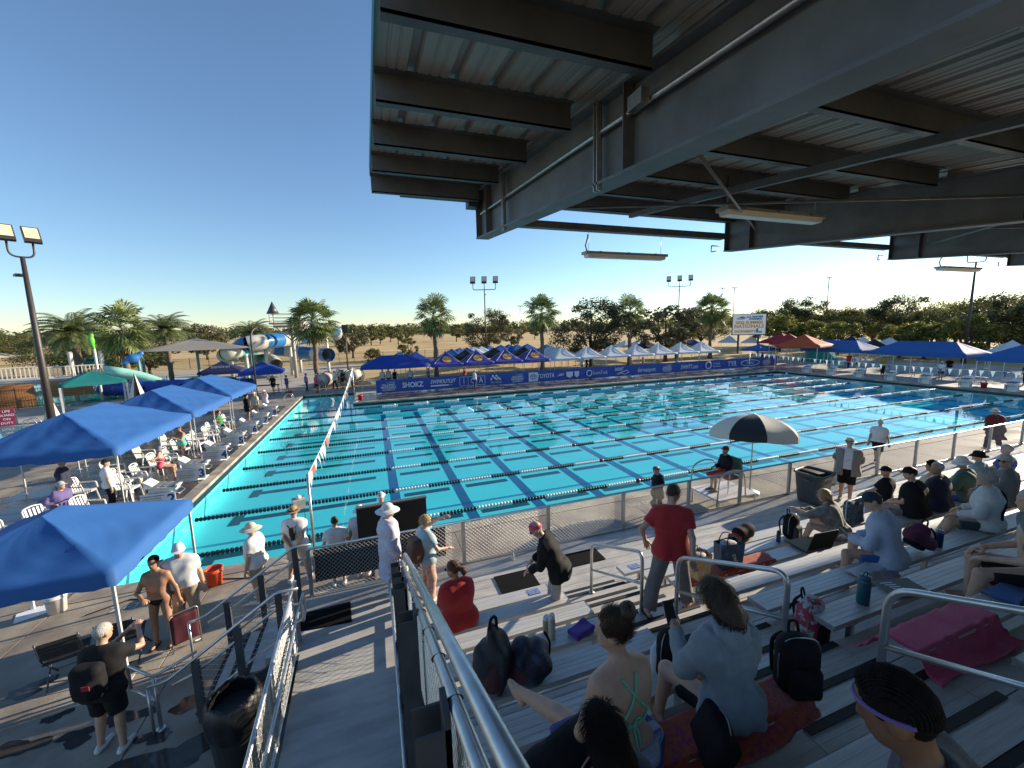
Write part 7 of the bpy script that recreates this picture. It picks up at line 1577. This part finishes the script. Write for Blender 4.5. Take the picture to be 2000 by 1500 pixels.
def halter(root, J):
    B = J['back']; g_ = cMINT; s = J['s']
    def tie(pts, r=.0068, nm='halter_strap'): m = MB(); m.tube(spline([B(t, x) for t, x in pts], 5), r, 6); m.build(nm, g_, root)
    tie([(.495, -.05), (.45, -.025), (.39, .015), (.33, .06), (.27, .105), (.235, .13)]); tie([(.495, .05), (.45, .025), (.39, -.015), (.33, -.06), (.27, -.105), (.235, -.13)])
    tie([(.235, -.13), (.222, -.08), (.215, 0), (.222, .08), (.235, .13)])
    tie([(.215, 0), (.25, .025), (.235, .055), (.215, .005)], .0055, 'bow'); tie([(.215, 0), (.235, -.035), (.2, -.045), (.215, .0)], .0055, 'bow'); tie([(.215, 0), (.15, .012), (.06, .015)], .0055, 'bow_tail'); tie([(.215, 0), (.16, .03), (.08, .035)], .0055, 'bow_tail')
sit('swimmer with hair bun and mint halter straps seen from behind', 7.3, 7, 8, skin='light', H=1.76, fem=True, h=.0125, lean=6, head=(38, -4), feet=((-.30, .95, .22), (.12, .42, 0)), hands=((-.30, .12, .46), (.28, .16, .47)), elbow=((-1, -.5, 0), (1, -.5, 0)), wear=(('suit', cMINT, {'top': .06}), ('skirt', M('striped_towel', (.09, .10, .32), .95, scale=2.2, stretch=(.01, .01, 6), col2=(.42, .45, .56), thr=(.49, .51), bump=.6, bscale=200), {'to': (.02, .28, .50), 'r': .17, 'ease': .035, 'fold': .02, 'name': 'towel_wrap'})), hair=('bun', HB), strands=900, extras=halter)
sit('woman with long brown hair in a pale grey hoodie checking her phone', 8.12, 7, -6, skin='light', H=1.70, g=.9, fem=True, h=.0125, lean=10, head=(12, -26), feet=((-.22, .46, 0), (.10, .42, 0)), hands=((-.18, .36, .84), (.05, .36, .62)), elbow=((-.35, -.3, -1), (.5, -.5, -.8)), curl=((.7,), (.5,)), wear=(longs(cHOOD, hem=-.1, fold=.018, ff=42., hood=1, ease=.03), shorts(cBLK, .62, rise=.03)), hair=('long', HB, .2), strands=1400, extras=lambda r_, J: phone(r_, J, 0, .06, .08, rot=(-30, 0, 0)))
sit('dark-haired spectator whose head just shows below the camera', 6.86, 8, 5, skin='tan', H=1.42, fem=True, h=.0125, lean=16, head=(0, -14), hands=((-.2, .38, .55), (.2, .38, .55)), wear=(tee(cNAVY), shorts(cBLK, .6)), hair=('long', HD, .12), strands=1600)
def visor_strap(root, J):
    s = J['s']; hl = J['hl']; m = MB(); m.tube([tuple(hl(.0815*math.cos(a), -.01+.1025*math.sin(a), .018+.03*math.sin(a))*s) for a in [R(15+8*k) for k in range(25)]], .0075, 6); m.build('headband', fab('violet_band', (.13, .08, .3)), root)
    phone(root, J, 0, .08, .05, M('phone_case', (.10, .14, .02), .5), rot=(-40, 10, 0))
    m = MB()
    for k in range(21):
        x = -.075+.0075*k; P = []
        for j in range(14):
            a = R(50-j*13); q = math.sqrt(max(0, 1-(x/.083)**2)); P.append(tuple(hl(x, -.012+.104*q*math.sin(a), .03+.103*q*math.cos(a))*s))
        m.tube(P, [.0042*(1+.3*(-1)**j) for j in range(14)], 6)
    m.build('braid_row', HD, root)
sit('spectator with dark braided hair and violet headband holding a phone', 7.68, 9, 30, skin='brown', H=1.74, h=.0125, lean=22, head=(-8, -16), hands=((-.20, .40, .62), (.18, .38, .60)), curl=((.6,), (.4,)), wear=(tee(cNAVY), shorts(cBLK, .9)), hair=('short', HD), extras=visor_strap)
sit('blonde girl in camouflage jacket with knees drawn up', 13.55, 3, 25, skin='light', H=1.62, fem=True, h=.017, lean=24, head=(45, -6), feet=((-.12, .5, .12), (.12, .5, .12)), hands=((-.14, .62, .80), (.1, .55, .74)), wear=(longs(cCAMO, hem=-.1, ease=.045, fold=.02), shorts(cPURP, .5)), hair=('long', HL, .25), strands=400)
sit('man in pale blue hoodie and navy cap with blue shorts looking at phone', 12.3, 5, 20, skin='light', H=1.72, g=1.06, h=.016, lean=14, head=(15, -22), feet=((-.32, .38, 0), (.22, .42, 0)), hands=((-.14, .38, .66), (.06, .36, .64)), wear=(longs(fab('iceblue', (.40, .46, .58)), hem=-.12, ease=.04, fold=.018, hood=1), shorts(cBLUE, .7)), hat=('cap', cNAVY), hair=('short', HB), extras=lambda r_, J: phone(r_, J, 0, .06, .05, rot=(-50, 0, 0)))
sit('heavy-set man in black shirt and black cap among the spectators', 15.7, 3, 10, skin='light', H=1.76, g=1.25, belly=.06, h=.018, lean=10, head=(30, -8), wear=(tee(cBLK, ease=.035), shorts(cGRY, .8)), hat=('cap', cBLK), hair=('short', HB))
sit('man in black cap partly hidden behind the blue draped chair', 17.3, 1, 10, skin='light', H=1.72, h=.02, head=(50, -6), wear=(tee(cBLK), shorts(cGRY, .8)), hat=('cap', cBLK), hair=('short', HB))
sit('dark-haired spectator in a striped top next to the black-capped man', 17.6, 2, 0, skin='olive', H=1.72, h=.02, head=(25, -4), wear=(tee(cCREAM), shorts(cNAVY, .8)), hair=('curly', HD))
sit('man with short grey hair in a navy shirt', 16.45, 3, 6, skin='tan', H=1.76, g=1.12, h=.018, lean=8, head=(60, 4), wear=(tee(cNAVY), shorts(cBLUE, .8)), hair=('short', HG))
sit('man in white bucket hat and green jacket looking aside', 17.45, 3, 12, skin='light', H=1.76, g=1.08, h=.018, lean=12, head=(55, -10), hands=((-.2, .42, .75), (.0, .4, .72)), wear=(longs(cGREEN), shorts(cBLUE, .8)), hat=('bucket', cWHT), hair=('short', HG))
sit('person in black brimmed hat sitting farther along the front bench', 19.4, 2, 5, skin='light', H=1.74, h=.02, head=(20, -4), wear=(longs(cPALEB), shorts(cGRY, .8)), hat=('bucket', cBLK), hair=('short', HB))
def crossbody(root, J): B = J['back']; m = MB(); m.tube(spline([B(t, x, .045) for t, x in ((.5, .1), (.42, .06), (.3, -.01), (.18, -.08), (.1, -.13))], 5), .017, 6); m.build('bag_strap', BLACKF, root)
sit('curly grey-haired woman in a white sweater with a dark crossbody strap', 14.65, 5, 20, skin='light', H=1.68, g=1.1, fem=True, h=.016, lean=6, head=(20, -4), feet=((-.36, .52, .05), (-.05, .55, 0)), hands=((-.22, .32, .62), (.2, .3, .6)), wear=(longs(fab('offwhite', (.55, .55, .54)), ease=.035, fold=.014), shorts(fab('deepteal', (.02, .06, .06)), .8), ('sandals', BLACK)), hair=('curly', HG), strands=900, extras=crossbody)
sit('grey-haired spectator in a dark zip jacket and sunglasses', 17.0, 4, 20, skin='light', H=1.76, g=1.1, h=.018, lean=6, head=(60, -2), wear=(longs(cGRY, ease=.04), shorts(cNAVY, .9)), hair=('short', HG), glasses=True)
def grey_towel(root, J): s = J['s']; P = J['spine']; blob('towel', [Cone(P(.46, -.2, 0)*s, P(.46, .2, 0)*s, .1), Cone(P(.3, -.2, -.04)*s, P(.3, .2, -.04)*s, .15), Cone(P(.02, -.2, -.08)*s, P(.02, .2, -.08)*s, .15)], TERRY('slate', (.075, .085, .105)), root, .018, .08, folds(RNG, .022, 16))
sit('spectator wrapped in a slate grey towel at the picture edge', 12.0, 7, 25, skin='light', H=1.74, g=1.1, h=.016, lean=8, head=(10, -4), feet=((-.32, .45, 0), (.1, .42, 0)), hands=((-.16, .34, .62), (.16, .34, .62)), wear=(shorts(cBLK, .85),), hair=('short', HG), extras=grey_towel)
sit('spectator in blue patterned shirt at the end of the front bench', 20.6, 2, 0, skin='light', H=1.74, h=.02, head=(10, 0), wear=(tee(cBLUE), shorts(cGRY, .8)), hat=('cap', cLGRY), hair=('short', HG))
# --- walkway and pool deck to the right
def lanyard(root, J): s = J['s']; P = J['spine']; m = MB(); m.tube([q*s for q in (P(.5, -.06, .07), P(.3, 0, .17), P(.5, .06, .07))], .006, 5); m.box(P(.26, 0, .17)*s, (.09, .01, .05)); m.build('lanyard', BLACKF, root)
stand('man in grey jacket, straw hat and lanyard strolling along the walkway', 17.75, -3.95, HZ, 118, skin='light', H=1.74, g=1.12, belly=.05, h=.016, feet=((-.1, .1, 0), (.1, -.1, 0)), hands=((-.12, -.22, .94), (.12, -.22, .94)), elbow=((-1, -.4, 0), (1, -.4, 0)), wear=(tee(cWHT, hem=.02), ('top', fab('jacketgrey', (.24, .225, .20)), dict(sleeve=1.95, hem=-.16, ease=.05, fold=.018, name='jacket', neck=.03, open=.085)), shorts(cBLK, .95), ('shoes', cLGRY)), hat=('fedora', cCREAM), hair=('short', HG), glasses=True, extras=lanyard)
stand('official in white polo and black shorts walking beside the pool', 24.0, -1.25, 0, -75, skin='light', H=1.74, g=1.08, h=.018, lean=4, feet=((-.08, .28, 0), (.08, -.26, .04)), hands=((-.26, -.1, .82), (.28, .16, .82)), wear=(tee(cWHT, hem=-.02), shorts(cBLK, .9), ('shoes', cBLK)), hat=('cap', cWHT), hair=('short', HG))
stand('person in dark red parka and pale hat by the pool at the picture edge', 29.9, -2.05, 0, -30, skin='light', H=1.78, g=1.15, h=.02, lean=10, feet=((-.1, .2, 0), (.1, -.2, 0)), wear=(longs(fab('parka', (.16, .02, .02)), hem=-.42, ease=.07, fold=.025), pants(cBLK)), hat=('bucket', cCREAM), hair=('short', HG))
stand('swimmer in purple cap and black hooded coat walking past the fence', 13.3, -1.95, 0, 60, skin='light', H=1.62, h=.017, head=(0, -20), wear=(longs(cBLK, hem=-.4, ease=.05, fold=.02, hood=1), pants(cBLK)), hat=('swim', fab('capviolet', (.22, .08, .22))))
person('lifeguard in black and red jacket seated under the umbrella', (16.0, -1.75, .447), R(75), skin='tan', H=1.70, hip=(0, 0, .55), lean=6, head=(10, 4), h=.017, feet=((-.12, .42, 0), (.1, .4, 0)), knee=((0, .5, 1), (0, .5, 1)), hands=((-.12, .3, .72), (.12, .3, .72)), wear=(longs(cBLK, ease=.04), shorts(fab('guardred', (.3, .02, .03)), .8), ('sandals', BLACK)), hat=('cap', fab('darkred', (.12, .01, .015))), hair=('short', HB))
# --- under the blue canopies
def seated_chair(label, x, y, face, **k): k.setdefault('hip', (0, 0, .54)); k.setdefault('feet', ((-.13, .42, 0), (.13, .42, 0))); k.setdefault('knee', ((0, .5, 1), (0, .5, 1))); return person(label, (x, y, 0), R(face), h=k.pop('h', .02), **k)
seated_chair('person in purple parka and pale cap seated under the big canopy', -2.9, 4.3, -100, skin='light', H=1.72, g=1.2, lean=6, wear=(longs(fab('parkaviolet', (.12, .09, .24)), hem=-.3, ease=.06, fold=.02, hood=1), pants(cNAVY)), hat=('cap', cLGRY), hair=('short', HG))
stand('official in white shirt and black trousers by the canopy pole', -2.1, 5.0, 0, -60, skin='light', H=1.70, h=.02, wear=(tee(cWHT), pants(cBLK), ('shoes', cBLK)), hat=('cap', cBLK), hair=('short', HB))
stand('timer in dark jacket standing deep under the big canopy', -3.5, 5.6, 0, -70, skin='light', H=1.72, g=1.1, h=.022, wear=(longs(cNAVY), pants(cBLK)), hair=('short', HG))
seated_chair('swimmer in pink swimsuit and blue cap seated behind block three', -1.95, 7.9, -80, skin='light', H=1.64, fem=True, lean=2, wear=(('suit', cPINK),), hat=('swim', fab('capblue', (.2, .25, .5))), glasses=True)
stand('swimmer in teal swimsuit standing behind block four', -2.0, 10.0, 0, 150, skin='tan', H=1.68, g=1.08, fem=True, h=.02, hands=((-.05, .3, 1.2), (.05, .3, 1.2)), wear=(('suit', cTEAL),), hair=('bun', HB))
stand('swimmer in black coat standing by block seven', -1.75, 18.9, 0, -60, skin='tan', H=1.72, h=.025, fine=False, wear=(longs(cBLK, hem=-.3, ease=.04),), hair=('short', HD))
stand('swimmer in cream shirt next to the black-coated one', -1.5, 19.8, 0, 150, skin='light', H=1.72, h=.025, fine=False, wear=(tee(cCREAM), shorts(cKHA)), hat=('cap', cWHT), hair=('short', HB))
stand('swimmer in blue jammers with raised arms by block eight', -1.1, 20.6, 0, 150, skin='tan', H=1.72, h=.025, fine=False, hands=((-.05, .25, 1.5), (.08, .25, 1.45)), wear=(('legs', cBLUE, {'t': .75, 'flare': 0}), tee(cLAV)), hat=('cap', cWHT), hair=('short', HB))
seated_chair('person in green top seated behind block six', -2.3, 15.6, -85, skin='light', H=1.68, wear=(tee(fab('kelly', (.03, .22, .06))), shorts(cNAVY)), hair=('short', HB), h=.028, fine=False)
# --- small figures across the water
far = [('walker in purple top behind the pool bay', -1.7, 31.6, -60, cPURP, cGRY, None), ('second walker in violet shirt behind the pool bay', -.1, 32.0, -70, fab('lilac', (.2, .12, .38)), cNAVY, cBLK), ('walker in pink shirt and straw hat by the palm trunk', .95, 30.5, -75, cPINK, cBLK, cCREAM), ('official in white reading a sheet near the lane reels', 2.4, 32.4, 70, cWHT, cNAVY, None), ('person in black standing by the lane reels', 3.1, 32.6, 120, cBLK, cBLK, None), ('person in white shirt and red shorts beside the flag pole', 4.1, 31.9, 160, cWHT, cRED, cWHT), ('person in black under the small blue canopy behind the bay', -2.9, 32.0, 170, cBLK, cBLK, None),
       ('official in white and navy walking in front of the banner', 15.0, 25.9, -90, cWHT, cNAVY, cWHT), ('first official in white behind the canopy table', 6.9, 31.6, 180, cWHT, cNAVY, None), ('second official in white behind the canopy table', 7.5, 31.8, 170, cWHT, cNAVY, None), ('official in dark shirt behind the canopy table', 8.1, 31.7, 190, cBLK, cNAVY, None), ('third official in white at the end of the table', 9.6, 31.5, 180, cWHT, cNAVY, cWHT), ('person in brown top beside the long blue canopy', 11.3, 30.3, 90, fab('brown', (.14, .06, .03)), cBLK, None), ('person in red cap between the violet tents', 14.6, 28.4, 100, cRED, cBLK, cRED),
       ('walker in white behind the row of white tents', 30.6, 33.6, 90, cWHT, cBLK, None), ('walker in black behind the white tents', 31.4, 33.8, 90, cBLK, cBLK, None), ('person in pale top behind the middle white tents', 39.5, 33.4, 60, cLGRY, cNAVY, None), ('walker in dark clothes near the last white tent', 45.6, 34.2, 120, cBLK, cGRY, None), ('person in black by the far corner canopy', 55.6, 29.4, 150, cBLK, cBLK, None),
       ('person in black and yellow on the far deck', 54.6, 15.2, 100, fab('mustard', (.3, .2, .03)), cBLK, None), ('official in white shirt and cap on the far deck', 54.2, 10.6, 100, cWHT, cNAVY, cWHT), ('person in red top under the first long far canopy', 58.4, 20.6, 100, cRED, cNAVY, None), ('person in white top under the first long far canopy', 57.6, 19.2, 110, cWHT, cNAVY, None), ('person in grey with a white cap by the far blocks', 53.0, 15.9, 90, cLGRY, cGRY, cWHT), ('person in pale shirt and helmet beyond the side fence', -14.4, 33.6, -30, cPALEB, cBLUE, cBLK), ('person in navy under the corner canopy', 56.0, 6.2, 90, cNAVY, cBLK, None), ('person in dark shirt beneath the middle far canopy', 58.6, 12.0, 95, cBLK, cGRY, None)]
for k, (lab, x, y, a, top, leg, hat) in enumerate(far):
    st_ = .18 if k % 3 == 0 else .04
    stand(lab, x, y, 0, a, skin=('light', 'tan', 'olive')[k % 3], H=1.68+.03*(k % 5), h=.034, fine=False, feet=((-.09, st_, 0), (.09, -st_, 0)), hands=((-.24, .1+st_*.5, .86), (.24, .1-st_*.5, .86)) if k % 2 else ((-.18, .3, 1.05), (.18, .3, 1.05)), wear=(tee(top), (pants if k % 2 else shorts)(leg), ('shoes', cBLK)), hair=('short', (HB, HD, HG)[k % 3]), hat=('cap', hat) if hat else None, group='people across the water')
